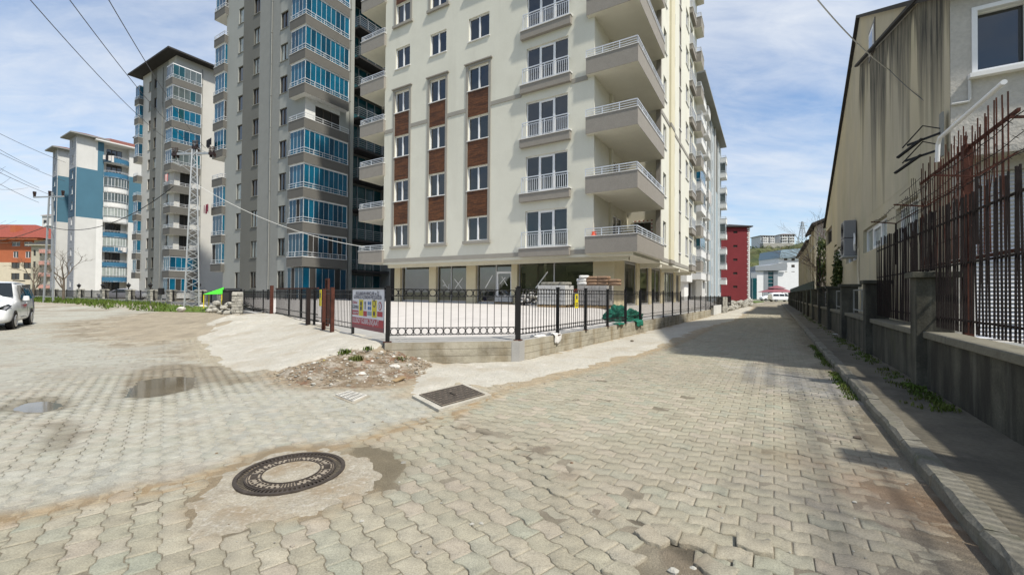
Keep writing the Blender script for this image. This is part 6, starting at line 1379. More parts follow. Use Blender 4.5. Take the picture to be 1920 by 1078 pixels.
# ------------------------------------------------------------------ lattice pylon
def lattice(root, base_w, top_w, h, m_, t=.06, n=9, diag=.04):
    mb = MB(); z = 0
    def c(zz): w = (base_w+(top_w-base_w)*zz/h)/2; return [Vector((sx*w, sy*w, zz)) for sx, sy in ((-1, -1), (1, -1), (1, 1), (-1, 1))]
    b0, t0 = c(0), c(h)
    for k in range(4): mb.bar(b0[k], t0[k], t, m_)
    mb.build('legs', root); mb = MB(); z = 0; i = 0
    while z < h-.2:
        w = base_w+(top_w-base_w)*z/h; dz = max(.45, w*.62); z2 = min(h, z+dz); a, b = c(z), c(z2)
        for k in range(4):
            k2 = (k+1) % 4
            if i % 2: mb.bar(a[k], b[k2], diag, m_)
            else: mb.bar(a[k2], b[k], diag, m_)
        z = z2; i += 1
    mb.build('bracing', root)
PY = empty('lattice_pylon', (-24.6, 32.4, .05), .62, 'grey steel lattice pylon with crossarm standing at the edge of the verge', 'power pylon'); hP = 12.3
lattice(PY, .92, .30, hP, M['galv'], .075); ca = RZ(-.62-.10); mb = MB(); 
mb.M = ca; mb.box(-1.75, 1.6, -.06, .06, hP-.35, hP-.2, M['galv']); mb.bar((-1.2, 0, hP-.3), (0, 0, hP+.25), .04, M['galv']); mb.bar((1.2, 0, hP-.3), (0, 0, hP+.25), .04, M['galv']); mb.bar((0, 0, hP-.3), (0, 0, hP+.4), .09, M['galv']); mb.build('crossarm', PY)
for (x, z) in ((-1.65, hP-.2), (0.05, hP+.3), (1.45, hP-.2)):
    mb = MB(); mb.M = ca
    for s in (-.14, .14): mb.cyl((x+s, 0), .05, z, z+.12, M['insul'], 8); [mb.cyl((x+s, 0), .115, z+.1+.13*j, z+.17+.13*j, M['insul'], 10, r2=.08) for j in range(3)]
    mb.box(x-.2, x+.2, -.1, .1, z-.22, z+.02, M['insul']); [mb.cyl((x+s*1.1, .1), .09, z-.35, z-.1, M['insul'], 8) for s in (-.15, .15)]; mb.build('insulator', PY)
mb = MB(); mb.tube([(0, 0, hP-1.9), (-.6, -.3, hP-1.5), (-.9, -.5, hP-1.35)], .03, M['galv'], 6); mb.M = T(-1.05, -.6, hP-1.42) @ RZ(.5) @ Matrix.Rotation(.25, 4, 'Y'); mb.box(-.3, .3, -.1, .1, -.05, .08, M['galv']); mb.build('lamp_arm', PY)
mb = MB(); mb.box(-1.0, -.72, -1.2, -.75, 1.05, 1.6, M['cardark']); mb.bar((-.86, -.95, 0), (-.86, -.95, 1.05), .06, M['galv']); tag(mb.build('meter_box', loc=(-29.6, 37.4, .1), rz=.3), 'black box on a post left of the lattice pylon', 'meter box')
P2 = empty('ladder_pylon', (-44.2, 40.2, .2), -.15, 'slender two-legged steel pole with crossarm near the white van', 'power pylon'); h2 = 10.6
mb = MB(); 
for s in (-1, 1): mb.bar((s*.55, 0, 0), (s*.16, 0, h2), .11, M['galv'])
z = .6
while z < h2: w = .55-.39*z/h2; mb.bar((-w, 0, z), (w, 0, z), .05, M['galv']); z += 1.1
mb.build('legs', P2); mb = MB(); mb.box(-2.0, 1.5, -.05, .05, h2-.5, h2-.38, M['galv']); mb.build('crossarm', P2)
for x in (-1.9, 1.4, -.1): mb = MB(); mb.cyl((x, 0), .09, h2-.38, h2-.05, M['insul'], 8, r2=.12); mb.cyl((x, .0), .13, h2-.08, h2+.1, M['insul'], 8); mb.build('insulator', P2)
# ------------------------------------------------------------------ wires
def cable(label, a, b, sag, r, m_, n=24):
    a = Vector(a); b = Vector(b); pts = [a.lerp(b, i/n)-Vector((0, 0, sag*4*(i/n)*(1-i/n))) for i in range(n+1)]; mb = MB(); mb.tube(pts, r, m_, 5)
    o = mb.build('cable'); tag(o, label, 'cable'); return o
def at(pxx, py, Yd): d = pray(pxx, py); t = Yd/d.y; return Vector((d.x*t, d.y*t, CAMH+d.z*t))
pins = [at(314, 262, 32.4), at(349, 262, 32.4), at(385, 278, 32.4)]
for i, (px0, nm) in enumerate(((30, 'left'), (108, 'middle'), (186, 'right'))):
    cable(f'overhead power line from the lattice pylon crossarm, {nm} of the three', pins[i], at(px0, -30, 11.5), .35, .014, M['wire'])
sk = [(208, 348, 'topmost'), (222, 352, 'second from the top'), (245, 364, 'third from the top'), (258, 366, 'fourth from the top'), (283, 376, 'fifth from the top'), (293, 380, 'lowest')]
for i, (y0, y1, nm) in enumerate(sk): cable(f'thin power line at the left edge of the sky, {nm} of six', at(-160, y0-42, 22), at(73 if i % 2 else 122, (y1 if i < 4 else y1), 40.2)+Vector((0, 0, (0 if i > 3 else 2.2-.5*i))), .25, .016, M['wire'])
cable('thick black cable sagging between the two steel pylons', at(88, 424, 40.2), at(325, 350, 32.4), 1.5, .03, M['cableb'])
cable('black cable continuing left from the slender pole', at(88, 424, 40.2), at(-80, 452, 60), .8, .03, M['cableb'])
cable('white cable slung from the lattice pylon to the cream tower', at(362, 342, 32.4), at(684, 463, 30.2), .75, .019, M['cablew'])
cable('white cable crossing the sky to the stained factory wall', at(1528, -6, 9.0), at(1668, 132, 10.9), .12, .014, M['cablew']); cable('thin grey wire along the stained factory wall down to the brackets', at(1668, 132, 10.9), at(1742, 196, 8.6), .04, .008, M['wire'])
# ------------------------------------------------------------------ vehicles
def vehicle(root, prof, width, wheels, wr, glass, lights, sect=None, roofin=.1, livery=None):
    """prof: list of (x, z_sill, z_belt, z_roof, half_w_belt, half_w_roof); x runs nose -> tail"""
    n = len(prof); V = []; F = []; mi = []; rings = []
    bm_ = MB()
    for (x, zs, zb, zr, wb, wr_) in prof:
        pts = [(x, -wb*.90, zs), (x, -wb, zs+.18), (x, -wb*1.0, (zs+zb)/2+.05), (x, -wb*.97, zb), (x, -wr_-.02, zr-.10), (x, -wr_+.10, zr-.01), (x, -wr_*.4, zr+.025), (x, wr_*.4, zr+.025), (x, wr_-.10, zr-.01), (x, wr_+.02, zr-.10), (x, wb*.97, zb), (x, wb, (zs+zb)/2+.05), (x, wb, zs+.18), (x, wb*.90, zs)]
        rings.append(pts)
    k = len(rings[0]); vs = [p for r in rings for p in r]
    for i in range(n-1):
        for j in range(k-1):
            m_ = livery(i, j, (prof[i][0]+prof[i+1][0])/2) if livery else M['carwhite']
            bm_.add([vs[i*k+j], vs[i*k+j+1], vs[(i+1)*k+j+1], vs[(i+1)*k+j]], [(0, 1, 2, 3)], m_)
        bm_.add([vs[i*k], vs[(i+1)*k], vs[(i+1)*k+k-1], vs[i*k+k-1]], [(0, 1, 2, 3)], M['cardark'])
    bm_.add(rings[0], [tuple(range(k))], M['carwhite']); bm_.add(rings[-1], [tuple(range(k))[::-1]], M['carwhite'])
    o = bm_.build('body', root)
    bm = bmesh_weld(o); 
    for (x, s) in [(w, s) for w in wheels for s in (-1, 1)]:
        y = s*(width/2-.10); t = MB(); M_ = T(x, y, wr) @ Matrix.Rotation(math.pi/2, 4, 'X'); t.M = M_; t.cyl((0, 0), wr*.96, -.11, .11, M['rubber'], 28); t.cyl((0, 0), wr, -.085, .085, M['rubber'], 28); t.build('tyre', (w_ := empty('wheel'))); w_.parent = root
        r = MB(); r.M = M_; zz = -s*.113; r.cyl((0, 0), wr*.62, min(zz, zz*.9), max(zz, zz*.9), M['cardark'], 24)
        for q in range(8):
            a = 2*math.pi*q/8; r.bar((wr*.08*math.cos(a), wr*.08*math.sin(a), zz*1.02), (wr*.62*math.cos(a), wr*.62*math.sin(a), zz*1.02), .045, M['alloy'], .02)
        pts = [(wr*.62*math.cos(a_*math.pi/12), wr*.62*math.sin(a_*math.pi/12), zz*1.02) for a_ in range(25)]; r.tube(pts, .022, M['alloy'], 6, caps=False); r.cyl((0, 0), .06, min(zz*1.06, zz*.95), max(zz*1.06, zz*.95), M['alloy'], 12); r.build('rim', w_)
        ar = MB(); ar.M = T(x, s*(width/2-.014), wr) @ Matrix.Rotation(math.pi/2, 4, 'X'); ar.cyl((0, .02), wr*1.13, -.02, .02, M['cardark'], 28); ar.build('wheel_arch', root)
    for (nm, poly, m_) in glass:
        g = MB(); g.add(poly, [tuple(range(len(poly)))], m_); g.build(nm, root)
    return o
def bmesh_weld(o):
    import bmesh
    bm = bmesh.new(); bm.from_mesh(o.data); bmesh.ops.remove_doubles(bm, verts=bm.verts, dist=.001); bmesh.ops.recalc_face_normals(bm, faces=bm.faces)
    bm.to_mesh(o.data); bm.free(); s = o.modifiers.new('sub', 'SUBSURF'); s.levels = 1; s.render_levels = 2
    o.data.polygons.foreach_set('use_smooth', [True]*len(o.data.polygons))
# white minivan on the left; nose towards the camera-left
W2 = .90
carprof = [(-.02, .34, .55, .62, .62, .45), (.05, .24, .74, .82, .80, .62), (.25, .20, .90, .98, .88, .70), (.75, .20, 1.02, 1.10, .90, .72), (1.15, .20, 1.08, 1.17, .90, .72), (1.30, .2, 1.09, 1.25, .90, .71), (2.0, .2, 1.10, 1.74, .90, .64), (2.2, .2, 1.10, 1.80, .90, .65), (3.1, .2, 1.12, 1.84, .90, .67), (3.9, .2, 1.13, 1.82, .90, .67), (4.2, .22, 1.13, 1.76, .89, .66), (4.36, .28, 1.10, 1.45, .86, .66), (4.42, .36, .95, 1.10, .82, .66)]
def liv(i, j, x):
    side = j in (0, 1, 2, 10, 11, 12)
    if side and x > 2.7 and j in (0, 12): return M['cargrey']
    if side and x > 3.3 and j in (1, 11): return M['carpurple'] if x > 3.7 else M['cargrey']
    if side and x > 3.9: return M['carpurple']
    return M['carwhite']
CR = empty('minivan', (-21.15, 15.3, 0), 0, 'white minivan with purple and grey rear livery parked at the left edge', 'van')
def sidep(s, pts): return [(x, s*y, z) for x, y, z in pts]
gls = []
for s in (-1, 1):
    gls.append(('side_window', sidep(s, [(1.55, .905, 1.12), (2.62, .905, 1.13), (2.62, .715, 1.70), (2.12, .70, 1.68)]), M['carglass']))
    gls.append(('side_window', sidep(s, [(2.70, .905, 1.13), (3.62, .905, 1.14), (3.62, .725, 1.71), (2.70, .722, 1.71)]), M['carglass']))
    gls.append(('side_window', sidep(s, [(3.70, .905, 1.14), (4.15, .895, 1.15), (4.05, .73, 1.66), (3.70, .73, 1.70)]), M['carglass']))
gls.append(('windscreen', [(1.27, -.76, 1.235), (1.27, .76, 1.235), (1.92, .60, 1.775), (1.92, -.60, 1.775)], M['carglass']))
vehicle(CR, carprof, 1.80, (.86, 3.52), .33, gls, None, livery=liv)
for s in (-1, 1):
    mb = MB(); mb.M = T(1.75, s*1.02, 1.16); mb.cyl((0, 0), .10, -.08, .10, M['carwhite'], 12, r2=.08); mb.bar((0, 0, -.06), (0, -s*.14, -.08), .05, M['cardark']); mb.build('wing_mirror', CR, bevel=.02)
    mb = MB(); mb.add([(.10, s*.66, .72), (.12, s*.80, .74), (.42, s*.885, .90), (.36, s*.80, .97), (.10, s*.62, .86)], [(0, 1, 2, 3, 4)], M['carglass']); mb.add([(.085, s*.70, .76), (.10, s*.79, .78), (.26, s*.85, .88), (.20, s*.76, .90)], [(0, 1, 2, 3)], M['alloy']); mb.build('headlight', CR)
    mb = MB(); mb.box(2.2, 3.95, s*.60-.03, s*.60+.03, 1.86, 1.90, M['cardark']); mb.build('roof_rail', CR)
    mb = MB()
    for (x0, x1, z) in ((2.0, 2.06, .0),): mb.add([(2.66, s*.925, .55), (2.66, s*.925, 1.12)], [], M['cardark']); mb.box(2.655, 2.665, s*.921-.003, s*.921+.003, .45, 1.1, M['cardark'])
    mb.box(1.62, 2.48, s*.92-.004, s*.92+.004, .42, .44, M['cardark']); mb.build('door_seam', CR)
    mb = MB(); mb.box(2.45, 2.6, s*.925-.015, s*.925+.015, .96, .99, M['carwhite']); mb.build('door_handle', CR)
mb = MB(); mb.box(-.03, .06, -.55, .55, .32, .48, M['cardark']); mb.build('grille', CR); mb = MB(); mb.box(-.05, .0, -.26, .26, .50, .61, M['signwhite']); mb.build('number_plate', CR)
for s in (1, -1):
    mb = MB(); 
    for i in range(5): mb.box(2.02+i*.09, 2.09+i*.09, s*.924-.003, s*.924+.003, .84, .92, M['signred'])
    mb.box(2.0, 2.42, s*.924-.003, s*.924+.003, .78, .80, M['signred']); mb.build('door_lettering', CR)
CR.rotation_euler = (0, 0, R_(130)); CR.location = (-19.16, 14.93, 0)
def small_car(name, label, cat, loc, rz, L_, h, paint, van=False, cap='van'):
    r = empty(name, loc, rz, label, cat); s = L_/4.42; hz = h/1.86
    if van: pr = [(0, .35, .7, .75, .75, .6), (.12, .25, .95, 1.0, .85, .7), (.7, .25, 1.12, 1.2, .9, .74), (1.5, .25, 1.15, 1.86, .92, .78), (3.0, .25, 1.15, 1.92, .92, .80), (4.25, .25, 1.15, 1.9, .92, .80), (4.42, .35, 1.1, 1.6, .9, .8)]
    else: pr = [(0, .35, .6, .65, .7, .5), (.12, .22, .78, .84, .82, .6), (1.0, .2, .92, 1.0, .86, .7), (1.8, .2, .95, 1.42, .88, .62), (2.8, .2, .95, 1.46, .88, .62), (3.6, .2, .97, 1.15, .88, .66), (4.3, .22, .9, 1.02, .84, .66), (4.42, .35, .8, .9, .78, .6)]
    pr = [(a*s, b, c*hz if van else c, d*hz if van else d, e, f) for a, b, c, d, e, f in pr]; g = []
    for q in (-1, 1):
        if van:
            for a, b in ((.95, 1.75), (1.85, 2.85), (2.95, 4.1)): g.append(('side_window', [(a*s+(0 if a > 1 else .0), q*.90, 1.18*hz), (b*s, q*.90, 1.18*hz), (b*s, q*.835, 1.68*hz), ((a+.35 if a < 1 else a)*s, q*.835, 1.66*hz)], M['carglass']))
        else: g.append(('side_window', [(1.45*s, q*.865, .99), (3.3*s, q*.865, .99), (2.9*s, q*.72, 1.34), (1.9*s, q*.72, 1.34)], M['carglass']))
    g.append(('windscreen', [(.78*s, -.7, 1.22*hz), (.78*s, .7, 1.22*hz), (1.42*s, .68, 1.80*hz), (1.42*s, -.68, 1.80*hz)] if van else [(1.1*s, -.66, 1.04), (1.1*s, .66, 1.04), (1.75*s, .56, 1.40), (1.75*s, -.56, 1.40)], M['carglass']))
    vehicle(r, pr, 1.8, (.85*s, 3.55*s), .33, g, None, livery=lambda i, j, x: paint)
    mb = MB()
    for q in (-1, 1): mb.box(-.02, .08, q*.62-.1, q*.62+.1, .62, .78, M['alloy'])
    mb.build('headlights', r); return r
small_car('passenger_van', 'white passenger van crossing the far end of the street', 'van', (66.2, 100.0, 0), math.pi+.03, 5.2, 2.0, M['carwhite'], True)
small_car('parked_car', 'white car parked behind the passenger van, to its right', 'car', (70.5, 112.0, 0), math.pi, 4.4, 1.5, M['carwhite']); small_car('parked_car', 'white estate car parked on the grass to the left of the passenger van', 'car', (66.5, 118.0, 0.1), math.pi, 4.6, 1.5, M['carwhite'])
M['carblue'] = plain('blue_car_paint', (.02, .06, .25), .3, coat=.5); small_car('parked_car', 'dark blue car parked far behind the passenger van', 'car', (78.0, 122.0, .1), math.pi, 4.4, 1.6, M['carblue'])
small_car('parked_car', 'grey car half hidden behind the garden fence by the slender pole', 'car', (-48.3, 49.5, .25), .3, 4.3, 1.5, M['cargrey'])
# ------------------------------------------------------------------ courtyard goods
def at_z(pxx, py, z): x, y = gp(pxx, py, z); return x, y
def pallet(name, label, pxx, py, zb, w, d, h, m_, rz=BANG, wrap=True, group=None, cat='pallet'):
    x, y = gp(pxx, py, zb); r = empty(name, (x, y, zb), rz, label, cat, group); mb = MB()
    for i in range(5): mb.box(-w/2+i*w/4.6, -w/2+i*w/4.6+.1, -d/2, d/2, .1, .13, M['palwood'])
    for yy in (-d/2, -.05, d/2-.1): mb.box(-w/2, w/2, yy, yy+.1, 0, .1, M['palwood'])
    mb.build('pallet', r); mb = MB(); rs = random.Random(int(pxx)); nx, nz = 4, max(2, int(h/.16))
    for k in range(nz):
        for i in range(nx): j = rs.uniform(-.012, .012); mb.box(-w/2+i*w/nx+.006, -w/2+(i+1)*w/nx-.006, -d/2+j, d/2+j, .14+k*h/nz, .14+(k+1)*h/nz-.01, m_)
    mb.build('blocks', r, bevel=.01); return r
M['wrapwhite'] = mat('wrapped_blocks', (.48, .48, .47), .6, var=.15, vs=6, bump=.4)
pallet('pallet_stack', 'pallet of pale wrapped blocks with dark bags on top, middle of the yard', 1042, 576, .85, 1.5, 1.1, .95, M['wrapwhite']); pallet('pallet_stack', 'low pallet of pale wrapped tiles in front of the shop door', 950, 570, .85, 1.25, .9, .42, M['wrapwhite'])
def loosepile(label, pxx, py, zb, w, h, n, mats, name='rubble_pile', sz=.11):
    x, y = gp(pxx, py, zb); mb = MB(); rs = random.Random(int(pxx))
    for i in range(n): u = rs.uniform(-1, 1); mb_h = h*(1-.5*abs(u)); c = (u*w/2, rs.uniform(-.3, .3), rs.uniform(.05, mb_h)); a = rs.uniform(0, 3); mb.M = T(*c) @ RZ(a) @ Matrix.Rotation(rs.uniform(-.6, .6), 4, 'X'); s = sz*rs.uniform(.6, 1.2); mb.box(-s, s, -s*.6, s*.6, -s*.45, s*.45, rs.choice(mats))
    return tag(mb.build(name, loc=(x, y, zb), rz=BANG), label, 'pile')
loosepile('loose pile of broken blocks between the two pallets', 993, 573, .85, 1.35, .75, 70, [M['palletstone'], M['stonegrey'], M['roofdark'], M['wrapwhite']])
pallet('pallet_stack', 'pallet of grey blocks carrying the cement sacks at the corner', 1116, 577, .85, 1.5, 1.0, .95, M['palletstone']); pallet('pallet_stack', 'pallet of dark grey blocks behind the yellow notice', 1086, 574, .85, .9, .9, .62, M['palletstone'])
def sack(mb, c, l, w, h, rz, m_):
    n = 10; vs = []; fs = []; M_ = T(*c) @ RZ(rz)
    for i, (t, s) in enumerate(((-1, .55), (-.88, .95), (-.4, 1.05), (.1, 1.0), (.5, 1.06), (.9, .92), (1, .5))):
        for k in range(n):
            a = 2*math.pi*k/n; cx, cz = math.cos(a), math.sin(a); e = .45; vs.append((t*l/2, math.copysign(abs(cx)**e, cx)*w/2*min(1, s+.1), math.copysign(abs(cz)**e, cz)*h/2*s))
    for i in range(6):
        for k in range(n): fs.append((i*n+k, i*n+(k+1) % n, (i+1)*n+(k+1) % n, (i+1)*n+k))
    fs += [tuple(range(n))[::-1], tuple(6*n+k for k in range(n))]; mb.add(vs, fs, m_, M_)
bx, by = gp(1116, 577, .85); rs = random.Random(9)
for r_i, zz in enumerate((2.02, 2.17, 2.32)):
    for c_i, xo in enumerate((-.25, .32, .85)):
        if r_i == 2 and c_i == 2: continue
        mb = MB(); p = Vector((bx, by))+XA*(xo+.1)+YA*.0; sack(mb, (0, 0, 0), .62, .42, .15, BANG+rs.uniform(-.15, .15), M['bagbrown']); o = mb.build('cement_sack', loc=(p.x, p.y, zz), smooth=True); tag(o, ('lower', 'middle', 'top')[r_i]+' row brown paper sack, '+('left', 'centre', 'right')[c_i]+' of the heap on the corner pallet', 'sack', 'brown paper sacks on the corner pallet')
for i, (xo, zz) in enumerate(((-.62, 2.04), (-.66, 2.2), (-.55, 2.36))): mb = MB(); p = Vector((bx, by))+XA*xo-YA*.1; sack(mb, (0, 0, 0), .5, .42, .17, BANG+.2*i, M['bagwhite']); tag(mb.build('cement_sack', loc=(p.x, p.y, zz), smooth=True), ('lowest', 'middle', 'topmost')[i]+' of three white sacks at the left end of the sack heap', 'sack', 'white sacks on the corner pallet')
bx, by = gp(1042, 576, .85)
for i, xo in enumerate((-.45, .05, .5)): mb = MB(); p = Vector((bx, by))+XA*xo; sack(mb, (0, 0, 0), .6, .5, .16, BANG+.3*i, M['stonegrey']); tag(mb.build('sand_sack', loc=(p.x, p.y, 2.02), smooth=True), ('left', 'middle', 'right')[i]+' grey sack lying on top of the pale wrapped blocks', 'sack', 'grey sacks on wrapped blocks')
bx, by = gp(1086, 574, .85); mb = MB(); sack(mb, (0, 0, 0), .7, .3, .16, BANG, M['orangeplastic']); tag(mb.build('orange_sack', loc=(bx, by, 1.7), smooth=True), 'orange-brown sack on the dark grey pallet', 'sack')
# crumpled nets and bags on the wall
def crumple(name, label, c, rx, ry, rz_, m_, seed, cat, n=26, rough=.35, drape=None, ang=0):
    V = []; F = []; rs = np.random.RandomState(seed); th = np.linspace(0, 2*np.pi, n, endpoint=False); ph = np.linspace(0, np.pi/2*1.15, n//2)
    P, Tt = np.meshgrid(ph, th, indexing='ij'); x = np.sin(P)*np.cos(Tt); y = np.sin(P)*np.sin(Tt); z = np.cos(P)
    r = 1+rough*2*(fbm(x*2.2+seed+z, y*2.2+z*2, 4)-.5)+rough*.9*(np.abs(fbm(x*5+seed, y*5+z*4, 3)-.5))
    V = np.stack([x*rx*r, y*ry*r, np.maximum(z*rz_*r, -.02)], -1)
    if drape is not None: V = drape(V)
    nr, nc = P.shape; i = np.arange(nr-1)[:, None]*nc+np.arange(nc)[None, :]; j = np.arange(nr-1)[:, None]*nc+((np.arange(nc)+1) % nc)[None, :]
    F = np.stack([i, j, j+nc, i+nc], -1).reshape(-1, 4); me = npmesh(name, V.reshape(-1, 3), F, [m_]); o = obj(name, me); o.location = c; o.rotation_euler = (0, 0, ang); return tag(o, label, cat)
wl_ang = math.atan2(1, .678)
x, y = gp(1155, 603, .47); crumple('green_net', 'heap of green construction netting behind the long fence, left part', (x+.15, y+.55, .47), .62, .5, .47, M['tarp'], 3, 'netting', 76, .55, ang=wl_ang)
x, y = gp(1182, 600, .47); crumple('green_net', 'smaller heap of green netting behind the fence, right part', (x+.15, y+.5, .47), .62, .45, .34, M['tarp'], 8, 'netting', 76, .55, ang=wl_ang)
def drp(V): V = V.copy(); k = V[..., 1] > .02; V[..., 2] = np.where(k, V[..., 2]-np.clip(V[..., 1]-.02, 0, 1)*1.5, V[..., 2]); V[..., 1] = np.where(k, np.minimum(V[..., 1], .1+V[..., 1]*.15), V[..., 1]); return V
px_, py_ = gp(1205, 597, .47)
def flap(name, label, c, ang, L_, W_, m_, cat, seed, over=.3, z=.49):
    u = np.linspace(0, 1, 14); v = np.linspace(0, 1, 10); U, Vv = np.meshgrid(u, v, indexing='ij'); s = Vv*W_; x = (U-.5)*L_*(1-.25*Vv); y = np.where(s < over, -s, -over-.02); zz = np.where(s < over, .0, -(s-over)); nz = .06*(fbm(U*4+seed, Vv*4, 3)-.5); y = y+nz-.02; zz = zz+nz+.02
    P = np.stack([x, y, zz], -1).reshape(-1, 3); me = npmesh(name, P, grid_faces(14, 10), [m_]); o = obj(name, me); so = o.modifiers.new('thick', 'SOLIDIFY'); so.thickness = .012; o.location = (c[0], c[1], z); o.rotation_euler = (0, 0, ang); return tag(o, label, cat)
w_in = Vector((-wd.y, wd.x)); pt = lambda Y_: Vector(WC1)+wd*((Y_-WC1[1])/wd.y)+w_in*.16
p = pt(16.6); flap('green_net', 'flap of green netting hanging over the long wall', p, wl_ang, .95, .42, M['tarp'], 'netting', 1, .2); p = pt(14.9); flap('green_net', 'low fold of green netting on the wall ledge', p, wl_ang, .8, .25, M['tarp'], 'netting', 2, .2)
p = pt(11.0); flap('empty_sack', 'white and red printed sack drooping over the wall under the long fence', p, wl_ang, .42, .42, M['bagwhite'], 'sack', 3, .16); p = pt(10.45); crumple('empty_sack', 'crumpled white sack lying on the wall ledge at the fence corner', (p.x, p.y, .47), .28, .12, .07, M['bagwhite'], 5, 'sack', 24, .4, ang=wl_ang)
x, y = gp(1222, 577, .5); crumple('white_sheet', 'white plastic sheet lying behind the long fence', (x+.3, y+.2, .5), .8, .4, .12, M['bagwhite'], 6, 'sheet', 24, .5, ang=wl_ang)
# balcony things
mb = MB(); mb.cyl((0, 0), .14, 0, .2, M['orangeplastic'], 12, r2=.11); p = wl(2.72, -.12, 4.5); o = mb.build('orange_pot', loc=(p[0], p[1], 4.50)); tag(o, 'orange plastic tub on the lowest corner balcony', 'tub')
def laundry(label, local_root, x0, x1, y0, y1, z, m_, h=.8, n=3, name='laundry'):
    mb = MB(); rs = random.Random(int(z*10))
    for i in range(n):
        t0, t1 = i/n+.02, (i+.9)/n; a = Vector((x0+(x1-x0)*t0, y0+(y1-y0)*t0, z)); b = Vector((x0+(x1-x0)*t1, y0+(y1-y0)*t1, z)); hh = h*rs.uniform(.7, 1.1); k = 5; vs = []
        for j in range(k+1):
            q = a.lerp(b, j/k); w = .05*math.sin(j*2.2+i); vs += [(q.x+w, q.y-w, z), (q.x+w*1.4, q.y-w*1.4, z-hh)]
        mb.add(vs, [(2*j, 2*j+1, 2*j+3, 2*j+2) for j in range(k)], m_[i % len(m_)])
    o = mb.build(name); so = o.modifiers.new('thick', 'SOLIDIFY'); so.thickness = .02; q = wl(*local_root); o.location = (q[0], q[1], 0); o.rotation_euler = (0, 0, BANG); return tag(o, label, 'laundry')
laundry('dark clothes hung out from a left side balcony of the tall grey tower', (Bx, By), -14.1, -12.6, -.6, -.75, 18.0, [M['clothdark']], .95, 4); laundry('striped red and white rugs hung from a lower side balcony of the tall grey tower', (Bx, By), -14.4, -12.8, -.6, -.75, 10.9, [M['clothred'], M['cloth'], M['clothred']], 1.1, 5)
laundry('pink and white washing on a corner balcony of the tower behind the pylon', (Cx, Cy), .6, 1.6, -1.0, -1.0, 18.0, [M['clothpink'], M['cloth']], 1.1, 3); laundry('white bedding on the top balcony of the blue and white tower', (Dx, Dy), -1.2, 0.1, 3.6, 5.0, 28.1, [M['cloth'], M['clothdark'], M['cloth']], 1.2, 4); laundry('white sheet on a lower balcony of the blue and white tower', (Dx, Dy), -.7, -.6, 5.4, 7.4, 10.1, [M['cloth']], .9, 3)
laundry('long white cloths hanging from the blue grey tower beyond the cream one', (ORG.x*0+2.8, 36), .75, .8, 5.0, 7.2, 15.6, [M['cloth']], 2.0, 3)
# green canopy by the stone pillars
x = (408-960)/FPX*30; r = empty('canopy', (x, 30, 0), .25, 'bright green triangular canopy behind the stone pillars', 'canopy'); mb = MB(); mb.add([(-.75, -.4, 1.25), (.45, -.4, 1.3), (.4, 0, 1.78), (.45, .5, 1.3), (-.75, .5, 1.25)], [(0, 1, 2), (2, 3, 4), (0, 2, 4)], M['limegreen']); mb.build('cover', r); mb = MB(); [mb.bar((a, b, .3), (a, b, 1.27), .05, M['signyellow']) for a, b in ((-.7, -.35), (.4, -.35), (-.7, .45), (.4, .45))]; mb.build('legs', r)
x = (433-960)/FPX*29.5; mb = MB(); mb.box(-.4, .55, -.3, .3, .3, 1.55, M['cardark']); mb.add([(-.45, -.35, 1.56), (.6, -.35, 1.56), (.6, .35, 1.7), (-.45, .35, 1.7)], [(0, 1, 2, 3)], M['cardark']); mb.box(-.35, .0, -.32, -.3, .5, 1.4, M['roofdark']); tag(mb.build('bin_shelter', loc=(x, 29.5, 0), rz=.2, bevel=.05), 'black covered shelter right of the green canopy', 'shelter')
# stone bits at the far right end of the retaining wall
mb = MB(); mb.prism([(15.1, 31.5), (17.2, 34.6), (17.0, 34.8), (14.9, 31.7)], 0, .72, M['offwhite']); tag(mb.build('white_wall_piece', bevel=.02), 'short white wall piece past the end of the retaining wall', 'wall')
SP = empty('stone_gatepost', (17.9, 35.9, 0), .5, 'squat stone gate pillar beside the short white wall', 'pillar'); mb = MB(); st = random.Random(8)
for k in range(7): [mb.box(-.35+.34*i, -.35+.34*i+.32, -.3, .3, k*.19, k*.19+.18, M['stone']) for i in range(2)]
mb.box(-.3, .28, -.27, .27, 0, 1.33, M['stonelt']); mb.build('stones', SP, bevel=.015)
mb = MB(); st = random.Random(9)
for i in range(90): t = st.random(); stone_mesh(mb, (19.5+t*16, 38.5+t*24, st.uniform(.1, .75)), st.uniform(.2, .34), M['stone'], .8, i)
tag(mb.build('stone_wall'), 'rough field-stone wall running on towards the red building', 'wall')
